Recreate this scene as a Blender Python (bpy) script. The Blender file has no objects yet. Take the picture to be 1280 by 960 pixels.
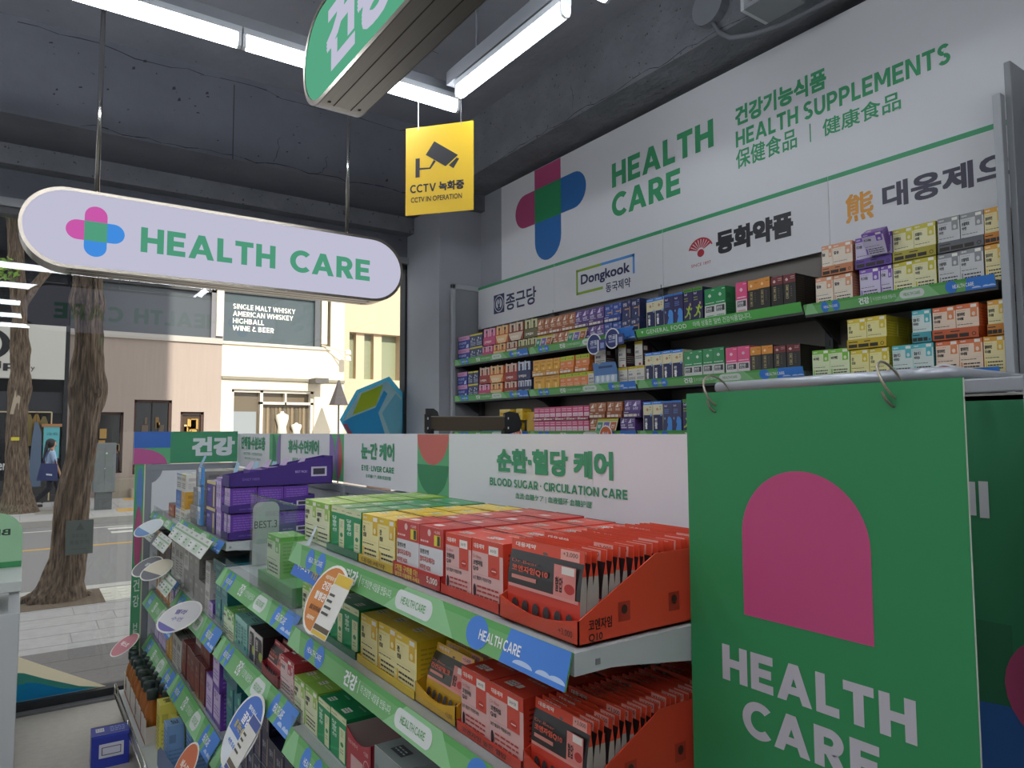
import bpy, bmesh, math, random
from mathutils import Vector, Matrix, noise
R_ = math.radians
C = bpy.context.scene.collection
S = bpy.context.scene

# ---------------------------------------------------------------- camera, light, exposure
cam = bpy.data.cameras.new('camera'); cam_o = bpy.data.objects.new('camera', cam); C.objects.link(cam_o)
cam.sensor_width = 36; cam.lens = 36 * 876.7 / 1280; cam.clip_start = 0.02
yaw, pit, rol = R_(34.832), R_(3.841), R_(-0.251)
Fw = Vector((math.sin(yaw) * math.cos(pit), math.cos(yaw) * math.cos(pit), math.sin(pit)))
Rt = Vector((math.cos(yaw), -math.sin(yaw), 0)); Up = Rt.cross(Fw)
Rt, Up = Rt * math.cos(rol) + Up * math.sin(rol), Up * math.cos(rol) - Rt * math.sin(rol)
cam_o.matrix_world = Matrix(((Rt.x, Up.x, -Fw.x, 0), (Rt.y, Up.y, -Fw.y, 0), (Rt.z, Up.z, -Fw.z, 1.6), (0, 0, 0, 1)))
S.camera = cam_o

W = bpy.data.worlds.new('sky'); S.world = W; W.use_nodes = True
wn = W.node_tree.nodes; wb = wn['Background']
wb.inputs[0].default_value = (.94, .97, 1, 1); wb.inputs[1].default_value = 1.5
SUN_STRENGTH = 5.8
sl = bpy.data.lights.new('sun', 'SUN'); sl.energy = SUN_STRENGTH; sl.angle = R_(0.6); sl.color = (1, 0.93, 0.81)
so = bpy.data.objects.new('sun', sl); C.objects.link(so)
so.rotation_euler = Vector((0.0, 0.875, -0.484)).to_track_quat('-Z', 'Y').to_euler(); so.location = (2, -10, 14)
S.view_settings.view_transform = 'Standard'; S.view_settings.look = 'None'; S.view_settings.gamma = 1
S.view_settings.use_curve_mapping = False; S.view_settings.exposure = 0.0
TUBE_EMIT = 22.0
SIGN_EMIT = 0.72

# ---------------------------------------------------------------- materials
def lin(h):
    h = h.lstrip('#'); out = []
    for i in (0, 2, 4):
        c = int(h[i:i + 2], 16) / 255
        out.append(c / 12.92 if c <= .04045 else ((c + .055) / 1.055) ** 2.4)
    return (*out, 1)
MC = {}
def M(h, rough=.5, metal=0., spec=.5, coat=0.):
    k = (h, rough, metal, spec, coat)
    if k in MC: return MC[k]
    m = bpy.data.materials.new('paint_' + h.strip('#')); m.use_nodes = True
    b = m.node_tree.nodes['Principled BSDF']
    b.inputs['Base Color'].default_value = lin(h); b.inputs['Roughness'].default_value = rough
    b.inputs['Metallic'].default_value = metal; b.inputs['Specular IOR Level'].default_value = spec
    b.inputs['Coat Weight'].default_value = coat
    MC[k] = m; return m
def EM(h, s):
    k = ('em', h, s)
    if k in MC: return MC[k]
    m = bpy.data.materials.new('lit_' + h.strip('#')); m.use_nodes = True; n = m.node_tree.nodes; n.clear()
    e = n.new('ShaderNodeEmission'); o = n.new('ShaderNodeOutputMaterial'); e.inputs[0].default_value = lin(h); e.inputs[1].default_value = s
    m.node_tree.links.new(e.outputs[0], o.inputs[0]); MC[k] = m; return m
def clear(name, tint, rough=0.0, ior=1.45, edge=1.):
    m = bpy.data.materials.new(name); m.use_nodes = True; n = m.node_tree.nodes; n.clear(); L = m.node_tree.links
    t = n.new('ShaderNodeBsdfTransparent'); t.inputs[0].default_value = tint
    g = n.new('ShaderNodeBsdfGlossy'); g.inputs['Roughness'].default_value = rough
    f0 = ((ior - 1) / (ior + 1)) ** 2              # Schlick reflectance, the same from both sides of the sheet
    lw = n.new('ShaderNodeLayerWeight'); lw.inputs[0].default_value = .5
    pw = n.new('ShaderNodeMath'); pw.operation = 'POWER'; pw.inputs[1].default_value = 5; L.new(lw.outputs['Facing'], pw.inputs[0])
    f = n.new('ShaderNodeMath'); f.operation = 'MULTIPLY_ADD'; f.inputs[1].default_value = (1 - f0) * edge; f.inputs[2].default_value = f0; L.new(pw.outputs[0], f.inputs[0])
    x = n.new('ShaderNodeMixShader'); o = n.new('ShaderNodeOutputMaterial')
    L.new(f.outputs[0], x.inputs[0]); L.new(t.outputs[0], x.inputs[1]); L.new(g.outputs[0], x.inputs[2]); L.new(x.outputs[0], o.inputs[0])
    return m
def rough_mat(name, c1, c2, scale=8., bump=.3, rough=.85, specks=None, stretch=(1, 1, 1), detail=6., bscale=None):
    m = bpy.data.materials.new(name); m.use_nodes = True; nt = m.node_tree; n = nt.nodes; L = nt.links; b = n['Principled BSDF']
    b.inputs['Roughness'].default_value = rough
    tc = n.new('ShaderNodeTexCoord'); mp = n.new('ShaderNodeMapping'); mp.inputs['Scale'].default_value = stretch; L.new(tc.outputs['Object'], mp.inputs[0])
    no = n.new('ShaderNodeTexNoise'); no.inputs['Scale'].default_value = scale; no.inputs['Detail'].default_value = detail; L.new(mp.outputs[0], no.inputs[0])
    cr = n.new('ShaderNodeValToRGB'); cr.color_ramp.elements[0].position = .3; cr.color_ramp.elements[1].position = .7
    cr.color_ramp.elements[0].color = lin(c1); cr.color_ramp.elements[1].color = lin(c2); L.new(no.outputs[0], cr.inputs[0])
    col = cr.outputs[0]
    if specks:
        vo = n.new('ShaderNodeTexNoise'); vo.inputs['Scale'].default_value = specks[0]; vo.inputs['Detail'].default_value = 3; L.new(mp.outputs[0], vo.inputs[0])
        r2 = n.new('ShaderNodeValToRGB'); r2.color_ramp.elements[0].position = specks[1]; r2.color_ramp.elements[1].position = specks[1] + .03
        r2.color_ramp.elements[0].color = (0, 0, 0, 1); r2.color_ramp.elements[1].color = (1, 1, 1, 1); L.new(vo.outputs[0], r2.inputs[0])
        mx = n.new('ShaderNodeMix'); mx.data_type = 'RGBA'; L.new(r2.outputs[0], mx.inputs[0]); mx.inputs[7].default_value = lin(specks[2]); L.new(col, mx.inputs[6]); col = mx.outputs[2]
    L.new(col, b.inputs['Base Color'])
    if bump:
        bn = n.new('ShaderNodeTexNoise'); bn.inputs['Scale'].default_value = bscale or scale * 4; bn.inputs['Detail'].default_value = 5; L.new(mp.outputs[0], bn.inputs[0])
        bp = n.new('ShaderNodeBump'); bp.inputs['Strength'].default_value = bump; bp.inputs['Distance'].default_value = .02; L.new(bn.outputs[0], bp.inputs['Height']); L.new(bp.outputs[0], b.inputs['Normal'])
    return m
STEEL = rough_mat('brushed_steel', '#b3aca3', '#bdb7ae', 6, .015, .28, stretch=(60, 1, 60)); STEEL.node_tree.nodes['Principled BSDF'].inputs['Metallic'].default_value = 1
CHROME = M('#c8c6c2', .15, 1)
CONC = rough_mat('grey_painted_concrete', '#5c5f68', '#676a72', 3, .25, .8, specks=(26, .70, '#45474d'))
CEILM = rough_mat('grey_ceiling_paint', '#8b8e97', '#9698a0', 3, .25, .8, specks=(26, .70, '#5a5c62'))
CONC2 = rough_mat('pitted_grey_concrete', '#6b6e74', '#7b7e84', 5, .5, .85, specks=(40, .665, '#46474b'))
PILLAR = rough_mat('grey_wall_paint', '#9a9da3', '#a1a4aa', 3, .05, .7)
GREYM = M('#84888e', .45); GREYL = M('#a9adb1', .45); SHELFW = M('#b5bab9', .4); WHITE = M('#d8d8da', .55)
GLASS = clear('window_glass', (.95, .965, .965, 1), 0, 1.52); ACRYL = clear('clear_acrylic', (.95, .96, .955, 1), .02, 1.3, .45)

# ---------------------------------------------------------------- geometry helpers
TXT = {}
def glyphs(s, bold=0., sp=1.):
    k = (s, bold, sp)
    if k in TXT: return TXT[k]
    cu = bpy.data.curves.new('t', 'FONT'); cu.body = s; cu.resolution_u = 3; cu.space_character = sp; cu.fill_mode = 'FRONT'
    o = bpy.data.objects.new('t', cu); C.objects.link(o)
    dg = bpy.context.evaluated_depsgraph_get(); me = o.evaluated_get(dg).to_mesh()
    vs = [(v.co.x, v.co.y) for v in me.vertices]; fs = [tuple(p.vertices) for p in me.polygons if p.normal.z > 0 or True]
    fl = [p.normal.z < 0 for p in me.polygons]; fs = [f[::-1] if q else f for f, q in zip(fs, fl)]
    o.evaluated_get(dg).to_mesh_clear(); bpy.data.objects.remove(o); bpy.data.curves.remove(cu)
    if vs:
        x0 = min(v[0] for v in vs); x1 = max(v[0] for v in vs); y0 = min(v[1] for v in vs); y1 = max(v[1] for v in vs)
        r = bold if bold > .011 else 0; w = max(x1 - x0, 1e-6) + 2 * r; h = max(y1 - y0, 1e-6) + 2 * r    # heavier strokes: the outline swept over a small square
        off = [(0, 0)] if not r else [(0, 0), (-r, -r), (r, -r), (r, r), (-r, r)] + ([(r, 0), (-r, 0), (0, r), (0, -r)] if r > .032 else [])
        v0, f0 = vs, fs; vs, fs = [], []
        for q, (dx, dy) in enumerate(off):       # each pass a hair above the last, like layers of ink
            n = len(vs); vs += [((a - x0 + r + dx) / w, (b - y0 + r + dy) / h, q * .06) for a, b in v0]; fs += [tuple(n + i for i in f) for f in f0]
    else: w = h = 1
    TXT[k] = (vs, fs, w / h); return TXT[k]
def capital(ch, t):
    """one geometric bold capital, height 1: list of convex pieces, and its width"""
    h = t * .92; F = []; rect = lambda a, b, c, d: F.append([(a, b), (c, b), (c, d), (a, d)])
    def arc(cx, cy, rx, ry, a0, a1, n=14, tx=t, ty=h):
        for i in range(n):
            p, q = R_(a0 + (a1 - a0) * i / n), R_(a0 + (a1 - a0) * (i + 1) / n)
            F.append([(cx + (rx - tx) * math.cos(p), cy + (ry - ty) * math.sin(p)), (cx + rx * math.cos(p), cy + ry * math.sin(p)), (cx + rx * math.cos(q), cy + ry * math.sin(q)), (cx + (rx - tx) * math.cos(q), cy + (ry - ty) * math.sin(q))])
    if ch == 'H': w = .82; rect(0, 0, t, 1); rect(w - t, 0, w, 1); rect(t, .5 - h / 2, w - t, .5 + h / 2)
    elif ch in 'EF': w = .68; rect(0, 0, t, 1); rect(t, 1 - h, w, 1); rect(t, .5 - h / 2, w * .92, .5 + h / 2); (rect(t, 0, w, h) if ch == 'E' else None)
    elif ch == 'A':
        w = .98; c = t * 1.05; F.append([(0, 0), (c, 0), (w / 2 + c * .5, 1), (w / 2 - c * .5, 1)]); F.append([(w - c, 0), (w, 0), (w / 2 + c * .5, 1), (w / 2 - c * .5, 1)]); rect(.24, .2, w - .24, .2 + h * .9)
    elif ch == 'V': w = .94; c = t * 1.05; F.append([(0, 1), (w / 2 - c * .5, 0), (w / 2 + c * .5, 0), (c, 1)]); F.append([(w - c, 1), (w / 2 - c * .5, 0), (w / 2 + c * .5, 0), (w, 1)])
    elif ch == 'W':
        w = 1.36; c = t
        for a, b in ((0, .34), (.68, .34), (.68, 1.02), (1.36, 1.02)): F.append([(a - c * (a / 1.36), 1), (b - c / 2, 0), (b + c / 2, 0), (a - c * (a / 1.36) + c, 1)])
    elif ch == 'Y': w = .88; c = t * 1.05; F.append([(0, 1), (w / 2 - t / 2, .38), (w / 2 + t / 2, .38), (c, 1)]); F.append([(w - c, 1), (w / 2 - t / 2, .38), (w / 2 + t / 2, .38), (w, 1)]); rect(w / 2 - t / 2, 0, w / 2 + t / 2, .38)
    elif ch == 'L': w = .6; rect(0, 0, t, 1); rect(t, 0, w, h)
    elif ch == 'T': w = .74; rect(0, 1 - h, w, 1); rect(w / 2 - t / 2, 0, w / 2 + t / 2, 1 - h)
    elif ch == 'I': w = t; rect(0, 0, t, 1)
    elif ch == 'C': w = .82; arc(.5, .5, .5, .51, 46, 314, 22)
    elif ch == 'G': w = .88; arc(.5, .5, .5, .51, 46, 330, 22); rect(.93 - t, .06, .93, .5); w = .93
    elif ch == 'O': w = 1.0; arc(.5, .5, .5, .51, 0, 360, 28)
    elif ch == 'U': w = .8; rect(0, .38, t, 1); rect(w - t, .38, w, 1); arc(w / 2, .38, w / 2, .39, 180, 360)
    elif ch == 'D': w = .84; rect(0, 0, t, 1); rect(t, 0, .34, h); rect(t, 1 - h, .34, 1); arc(.34, .5, .5, .5, -90, 90)
    elif ch in 'PR':
        w = .74; rect(0, 0, t, 1); rect(t, 1 - h, .4, 1); rect(t, .34, .4, .34 + h); arc(.4, .67, .34, .33, -90, 90)
        if ch == 'R': F.append([(.28, .36), (.50, 0), (.50 + t * 1.2, 0), (.28 + t * 1.25, .4)]); w = .77
    elif ch == 'B': w = .76; rect(0, 0, t, 1); [rect(t, y, .42, y + h) for y in (0, .5 - h / 2, 1 - h)]; arc(.42, .74, .30, .26, -90, 90); arc(.42, .27, .34, .27, -90, 90)
    elif ch == 'S': w = .7; arc(.35, .73, .34, .28, 30, 270, 14); arc(.35, .27, .35, .28, -150, 90, 14)
    elif ch == 'M': w = 1.0; rect(0, 0, t, 1); rect(w - t, 0, w, 1); c = t; F.append([(t * .2, 1), (w / 2 - c * .45, .25), (w / 2 + c * .45, .25), (t * 1.25, 1)]); F.append([(w - t * 1.25, 1), (w / 2 - c * .45, .25), (w / 2 + c * .45, .25), (w - t * .2, 1)])
    elif ch == 'N': w = .86; rect(0, 0, t, 1); rect(w - t, 0, w, 1); F.append([(t * .3, 1), (w - t * 1.15, 0), (w - t * .3, 0), (t * 1.15, 1)])
    elif ch == 'K': w = .82; rect(0, 0, t, 1); F.append([(t, .30), (t, .58), (w - t * 1.1, 1), (w, 1)]); F.append([(.30, .44), (w - t * 1.2, 0), (w, 0), (.44, .62)])
    elif ch == '·': w = t; arc(t / 2, .5, t * .55, t * .55, 0, 360, 10, t * .5, t * .5)
    elif ch == '&': w = .8; arc(.36, .74, .22, .26, 0, 360, 14, t * .8, h * .8); arc(.34, .28, .34, .29, 0, 360, 16); F.append([(.3, .55), (.66, 0), (.66 + t, 0), (.3 + t, .55)])
    else: w = .3
    return F, w
CAPS = set('HEFAVWYLTICGOUDPRBSMNK·& ')
class Pl:                                   # a drawing plane: u to the reader's right, v up
    def __init__(s, O, U, V, lift=.0006):
        s.O = Vector(O); s.U = Vector(U); s.V = Vector(V); s.N = s.U.cross(s.V).normalized(); s.l = lift
    def p(s, u, v, k=1): return s.O + s.U * u + s.V * v + s.N * (s.l * k)
class MB:
    def __init__(s): s.v = []; s.f = []; s.m = []; s.mats = []
    def mi(s, m):
        if isinstance(m, str): m = M(m)
        if m not in s.mats: s.mats.append(m)
        return s.mats.index(m)
    def add(s, vs, fs, m):
        b = len(s.v); s.v += [Vector(v) for v in vs]; i = s.mi(m)
        for f in fs: s.f.append(tuple(b + k for k in f)); s.m.append(i)
    def poly(s, pts, m): s.add(pts, [tuple(range(len(pts)))], m)
    def box(s, x0, y0, z0, x1, y1, z1, m):
        x0, x1 = min(x0, x1), max(x0, x1); y0, y1 = min(y0, y1), max(y0, y1); z0, z1 = min(z0, z1), max(z0, z1)
        s.add([(x0, y0, z0), (x1, y0, z0), (x1, y1, z0), (x0, y1, z0), (x0, y0, z1), (x1, y0, z1), (x1, y1, z1), (x0, y1, z1)],
              [(3, 2, 1, 0), (4, 5, 6, 7), (0, 1, 5, 4), (1, 2, 6, 5), (2, 3, 7, 6), (3, 0, 4, 7)], m)
    def obox(s, c, X, Y, Z, m):             # half axes
        c, X, Y, Z = map(Vector, (c, X, Y, Z)); P = [c + X * a + Y * b + Z * d for d in (-1, 1) for a, b in ((-1, -1), (1, -1), (1, 1), (-1, 1))]
        s.add(P, [(3, 2, 1, 0), (4, 5, 6, 7), (0, 1, 5, 4), (1, 2, 6, 5), (2, 3, 7, 6), (3, 0, 4, 7)], m)
    def prism(s, pts, ext, m, m2=None):     # planar outline pulled along ext, closed
        pts = [Vector(p) for p in pts]; e = Vector(ext); n = len(pts)
        s.add(pts, [tuple(range(n))[::-1]], m2 or m); s.add([p + e for p in pts], [tuple(range(n))], m2 or m)
        s.add(pts + [p + e for p in pts], [(i, (i + 1) % n, n + (i + 1) % n, n + i) for i in range(n)], m)
    def tube(s, pts, r, m, seg=10, r1=None):
        pts = [Vector(p) for p in pts]; n = len(pts); rings = []; last = None
        for i, p in enumerate(pts):
            d = (pts[min(i + 1, n - 1)] - pts[max(i - 1, 0)]).normalized()
            a = Vector((0, 0, 1)) if abs(d.z) < .9 else Vector((1, 0, 0))
            if last is not None: a = last
            x = (a - d * a.dot(d)).normalized(); y = d.cross(x); last = x
            rr = r if r1 is None else r + (r1 - r) * i / (n - 1)
            rings.append([p + (x * math.cos(t) + y * math.sin(t)) * rr for t in (2 * math.pi * k / seg for k in range(seg))])
        V = [q for g in rings for q in g]; F = []
        for i in range(n - 1):
            for k in range(seg): F.append((i * seg + k, i * seg + (k + 1) % seg, (i + 1) * seg + (k + 1) % seg, (i + 1) * seg + k))
        F.append(tuple(range(seg))[::-1]); F.append(tuple((n - 1) * seg + k for k in range(seg))); s.add(V, F, m)
    def lathe(s, c, prof, m, seg=14):       # prof: (r, z) rising
        c = Vector(c); n = len(prof); V = [c + Vector((r * math.cos(2 * math.pi * k / seg), r * math.sin(2 * math.pi * k / seg), z)) for r, z in prof for k in range(seg)]
        F = [(i * seg + k, i * seg + (k + 1) % seg, (i + 1) * seg + (k + 1) % seg, (i + 1) * seg + k) for i in range(n - 1) for k in range(seg)]
        F += [tuple(range(seg))[::-1], tuple((n - 1) * seg + k for k in range(seg))]; s.add(V, F, m)
    # printing on a plane
    def pr(s, P, u0, v0, u1, v1, m, k=1): s.poly([P.p(u0, v0, k), P.p(u1, v0, k), P.p(u1, v1, k), P.p(u0, v1, k)], m)
    def pp(s, P, pts, m, k=1): s.poly([P.p(a, b, k) for a, b in pts], m)
    def pe(s, P, u0, v0, u1, v1, m, k=1, a0=0, a1=360, n=28):
        cu, cv, ru, rv = (u0 + u1) / 2, (v0 + v1) / 2, (u1 - u0) / 2, (v1 - v0) / 2
        full = a1 - a0 >= 360; st = n if full else n + 1
        s.pp(P, [(cu + ru * math.cos(R_(a0 + (a1 - a0) * i / n)), cv + rv * math.sin(R_(a0 + (a1 - a0) * i / n))) for i in range(st)], m, k)
    def pring(s, P, u0, v0, u1, v1, t, m, k=1, a0=0, a1=360, n=28):
        cu, cv, ru, rv = (u0 + u1) / 2, (v0 + v1) / 2, (u1 - u0) / 2, (v1 - v0) / 2
        for i in range(n):
            q = [R_(a0 + (a1 - a0) * j / n) for j in (i, i + 1)]
            s.pp(P, [(cu + (ru - t) * math.cos(q[0]), cv + (rv - t) * math.sin(q[0])), (cu + ru * math.cos(q[0]), cv + rv * math.sin(q[0])),
                     (cu + ru * math.cos(q[1]), cv + rv * math.sin(q[1])), (cu + (ru - t) * math.cos(q[1]), cv + (rv - t) * math.sin(q[1]))], m, k)
    def pill(s, P, u0, v0, u1, v1, m, k=1, n=12):
        r = (v1 - v0) / 2; cv = (v0 + v1) / 2
        s.pp(P, [(u1 - r + r * math.cos(R_(-90 + 180 * i / n)), cv + r * math.sin(R_(-90 + 180 * i / n))) for i in range(n + 1)] +
             [(u0 + r + r * math.cos(R_(90 + 180 * i / n)), cv + r * math.sin(R_(90 + 180 * i / n))) for i in range(n + 1)], m, k)
    def pt(s, P, u0, v0, u1, v1, t, m, bold=.0, k=2, sp=1.):
        if bold >= .018 and len(t) > 2 and set(t) <= CAPS:     # headline capitals
            wt = .115 + bold * 2.5; x = 0; out = []
            for ch in t:
                if ch == ' ': x += .30; continue
                F, w = capital(ch, wt); out.append((x, F)); x += w + .115
            x -= .115
            for x0, F in out:
                for i, f in enumerate(F): s.poly([P.p(u0 + (x0 + a) / x * (u1 - u0), v0 + c * (v1 - v0), k + (.05 * (i % 3) if len(F) < 9 else .04 * (i < 4))) for a, c in f], m)
            return
        vs, fs, _ = glyphs(t, bold, sp); s.add([P.p(u0 + a * (u1 - u0), v0 + b * (v1 - v0), k + q) for a, b, q in vs], fs, m)
    def build(s, name, parent=None, at=None, smooth=False, bevel=0, structure=False):
        me = bpy.data.meshes.new(name)
        if at is None:
            if parent is not None: at = parent_world(parent)
            else:
                lo = [min(v[i] for v in s.v) for i in range(3)]; hi = [max(v[i] for v in s.v) for i in range(3)]; at = ((lo[0] + hi[0]) / 2, (lo[1] + hi[1]) / 2, lo[2])
        at = Vector(at); me.from_pydata([v - at for v in s.v], [], s.f)
        for m in s.mats: me.materials.append(m)
        me.polygons.foreach_set('material_index', s.m)
        if smooth: me.polygons.foreach_set('use_smooth', [True] * len(me.polygons))
        me.update(); o = bpy.data.objects.new(name, me); C.objects.link(o)
        if parent is not None: o.parent = parent; o.location = at - parent_world(parent)
        else: o.location = at
        if bevel:
            b = o.modifiers.new('edge', 'BEVEL'); b.width = bevel; b.segments = 2; b.limit_method = 'ANGLE'; b.angle_limit = R_(40)
        if structure: o['kind'] = 'structure'
        return o
def parent_world(o):
    p = Vector(o.location)
    while o.parent is not None: o = o.parent; p = p + Vector(o.location)
    return p
def tag(o, label, cat, group=None, kind=None):
    o['label'] = label; o['category'] = cat
    if group: o['group'] = group
    if kind: o['kind'] = kind
    return o
def thing(name, loc, label, cat, group=None):
    o = bpy.data.objects.new(name, None); o.empty_display_size = .05; C.objects.link(o); o.location = loc
    return tag(o, label, cat, group)
def clone(o, parent=None):
    c = o.copy(); C.objects.link(c)
    if parent is not None: c.parent = parent
    for ch in list(o.children): clone(ch, c)
    return c
ORD = ['', 'first', 'second', 'third', 'fourth', 'fifth', 'sixth', 'seventh', 'eighth', 'ninth', 'tenth', 'eleventh', 'twelfth', 'thirteenth', 'fourteenth', 'fifteenth', 'sixteenth', 'seventeenth', 'eighteenth', 'nineteenth', 'twentieth']
def ordn(n): return ORD[n] if n < 21 else 'twenty ' + ORD[n - 20]
def facing_west(x, y, z, lift=.0006): return Pl((x, y, z), (0, -1, 0), (0, 0, 1), lift)    # print on a face looking to -x
def facing_south(x, y, z, lift=.0006): return Pl((x, y, z), (1, 0, 0), (0, 0, 1), lift)    # print on a face looking to -y
def facing_north(x, y, z, lift=.0006): return Pl((x, y, z), (-1, 0, 0), (0, 0, 1), lift)
def facing_east(x, y, z, lift=.0006): return Pl((x, y, z), (0, 1, 0), (0, 0, 1), lift)

# ---------------------------------------------------------------- room shell
CEIL = 3.8; XL = -4.2; YB = -6.0
def bx(name, x0, y0, z0, x1, y1, z1, m): b = MB(); b.box(x0, y0, z0, x1, y1, z1, m); return b.build(name, structure=True)
FLOOR = rough_mat('beige_vinyl_floor', '#a59e95', '#ada69c', 30, .08, .55)
bx('floor', XL, YB, -.1, 3.22, 5.0, 0, FLOOR)
bx('ceiling', XL, YB, CEIL, 3.22, 5.1, CEIL + .2, CEILM)
bx('wall_right', 2.83, YB, 0, 3.22, 5.1, CEIL, PILLAR)
bx('wall_left', XL - .2, YB, 0, XL, 5.1, CEIL, M('#a8a8a8'))
bx('wall_back', XL - .2, YB - .2, 0, 3.22, YB, CEIL, M('#a8a8a8'))
bx('wall_front', XL, 5.0, 2.975, 2.468, 5.12, CEIL, CONC)
bx('trim_1', 2.468, 4.475, 0, 2.83, 5.12, CEIL, PILLAR)                    # square pillar in the corner
bx('trim_2', 2.525, YB, 3.39, 2.83, 4.42, CEIL, CONC2)                     # beam above the header board
b = MB(); b.box(XL, 4.42, 3.27, 2.83, 4.885, CEIL, CONC)
b.box(.993, 4.417, 3.27, .999, 4.421, CEIL - .06, M('#2c2d31'))
b.build('trim_3', structure=True)                                          # beam along the window
bx('trim_4', XL, 4.885, 3.15, 2.468, 5.0, CEIL, CONC2)
bx('wall_upper', -9, YB - .2, 4.02, 3.22, 5.12, 16, M('#8d8a86', .9))      # unseen upper storeys, added and sized to shade the street and facade
bx('wall_neighbour', -9, 4.8, -.05, XL - .2, 5.12, 4.02, M('#8d8a86', .9))
# cracks in the paint
b = MB(); rnd = random.Random(4)
def crack(p0, p1, N, w, n=14, j=.02):
    p0, p1, N = Vector(p0), Vector(p1), Vector(N); d = p1 - p0; s_ = d.normalized().cross(N); P = []
    for i in range(n + 1): P.append(p0 + d * (i / n) + s_ * rnd.uniform(-j, j) + N * .0015)
    for i in range(n):
        a = s_ * w * rnd.uniform(.1, .55); c = s_ * w * rnd.uniform(.1, .55); b.poly([P[i] - a, P[i + 1] - c, P[i + 1] + c, P[i] + a], M('#2b2c30', .9))
crack((-.1, 4.42, 3.76), (2.3, 4.42, 3.74), (0, -1, 0), .006, 26, .02); crack((.2, 4.42, 3.29), (2.2, 4.42, 3.285), (0, -1, 0), .006, 30, .012)
crack((1.25, 4.42, 3.30), (1.28, 4.42, 3.48), (0, -1, 0), .004, 8, .01); crack((1.55, 4.42, 3.29), (1.6, 4.42, 3.42), (0, -1, 0), .005, 6, .02)
crack((1.0, 2.9, 3.8), (1.9, 3.5, 3.8), (0, 0, -1), .006, 16, .03); crack((.3, 3.3, 3.8), (.9, 2.9, 3.8), (0, 0, -1), .005, 14, .04)
crack((2.525, .9, 3.41), (2.525, 3.9, 3.40), (-1, 0, 0), .004, 50, .012); crack((2.525, 3.0, 3.45), (2.525, 3.02, 3.6), (-1, 0, 0), .003, 6, .01)
for i in range(46):
    x = rnd.uniform(.0, 2.3); z = rnd.uniform(3.3, 3.75); w = rnd.uniform(.006, .02); h = w * rnd.uniform(.3, 1.4)
    b.poly([(x, 4.4185, z), (x + w, 4.4185, z + h * .3), (x + w * .8, 4.4185, z + h), (x + w * .1, 4.4185, z + h * .7)], M('#33343a', .9))
b.build('trim_5', structure=True)
# shop window
b = MB(); FR = M('#26282b', .4); FG = M('#7d8083', .35)
b.box(XL, 4.99, 0, 2.468, 5.09, .055, FR); b.box(XL, 4.97, 2.925, 2.468, 5.10, 2.975, FG); b.box(XL, 5.0, 2.885, 2.468, 5.09, 2.925, FR)
b.box(2.45, 5.0, .05, 2.468, 5.09, 2.925, FR); b.box(-1.6, 5.0, .05, -1.54, 5.09, 2.925, FR)
b.box(XL, 4.93, 0, 2.468, 4.99, .012, M('#6f7072', .4))
wf = b.build('window_1', structure=True)
b = MB(); b.box(XL, 5.036, .05, 2.455, 5.044, 2.9, GLASS); b.build('glass_pane', wf)
# film stickers on the glass, seen from inside
g5 = 5.0345
def film_mat(h):
    k = ('film', h)
    if k in MC: return MC[k]
    m = bpy.data.materials.new('printed_film_' + h.strip('#')); m.use_nodes = True; n = m.node_tree.nodes; n.clear(); L = m.node_tree.links
    d = n.new('ShaderNodeBsdfDiffuse'); t = n.new('ShaderNodeBsdfTranslucent'); x = n.new('ShaderNodeMixShader'); o = n.new('ShaderNodeOutputMaterial'); x.inputs[0].default_value = .55
    d.inputs[0].default_value = lin(h); t.inputs[0].default_value = lin(h); L.new(d.outputs[0], x.inputs[1]); L.new(t.outputs[0], x.inputs[2]); L.new(x.outputs[0], o.inputs[0]); MC[k] = m; return m
def film(name, polys, label, cat='sticker'):
    b = MB(); lo = min(p[0] for q, _ in polys for p in q), min(p[1] for q, _ in polys for p in q)
    for i, (pts, h) in enumerate(polys):
        y = g5 - .0004 * i; b.poly([(p[0], y, p[1]) for p in pts], film_mat(h))
    return tag(b.build(name), label, cat)
film('window_sticker', [([(-.6, .056), (.47, .056), (.14, .243), (.0, .325), (-.6, .6)], '#e6dcc0'), ([(-.6, .056), (.44, .057), (.33, .085), (.16, .16), (.05, .215), (-.05, .235), (-.6, .5)], '#4b9c9b'),
     ([(-.6, .056), (.40, .057), (.24, .09), (.12, .145), (.06, .16), (.05, .11), (-.6, .08)], '#38b6ea'), ([(-.6, .056), (.36, .057), (.24, .09), (.1, .15), (-.6, .18)], '#38b6ea')],
     'blue and cream wave sticker low on the shop window above the floor')
film('window_sticker', [([(2.335, 2.03), (2.452, 1.905), (2.452, 1.46), (2.36, 1.40), (2.08, 1.44), (1.935, 1.69), (2.065, 1.915)], '#4fa6c9'),
     ([(2.32, 1.995), (2.44, 1.87), (2.44, 1.47), (2.35, 1.43), (2.1, 1.47), (1.965, 1.685), (2.085, 1.895)], '#e0e4da'), ([(2.285, 1.965), (2.225, 1.80), (2.035, 1.725), (2.105, 1.89)], '#e0e44a'),
     ([(2.025, 1.71), (2.22, 1.785), (2.29, 1.92), (2.32, 1.895), (2.245, 1.745), (2.33, 1.5), (2.1, 1.47), (1.96, 1.675)], '#5cc0f0'), ([(2.39, 1.90), (2.44, 1.85), (2.44, 1.5), (2.37, 1.52), (2.275, 1.745)], '#a4dcea'),
     ([(1.96, 1.66), (1.99, 1.66), (2.07, 1.53), (2.055, 1.49)], '#e87880')],
     'blue and yellow hexagon sticker on the window beside the grey pillar')
b = MB(); b.box(.232, 5.03, .868, .374, 5.0345, 1.072, M('#5d645f', .5)); P = facing_south(.232, 5.03, .868)
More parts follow.
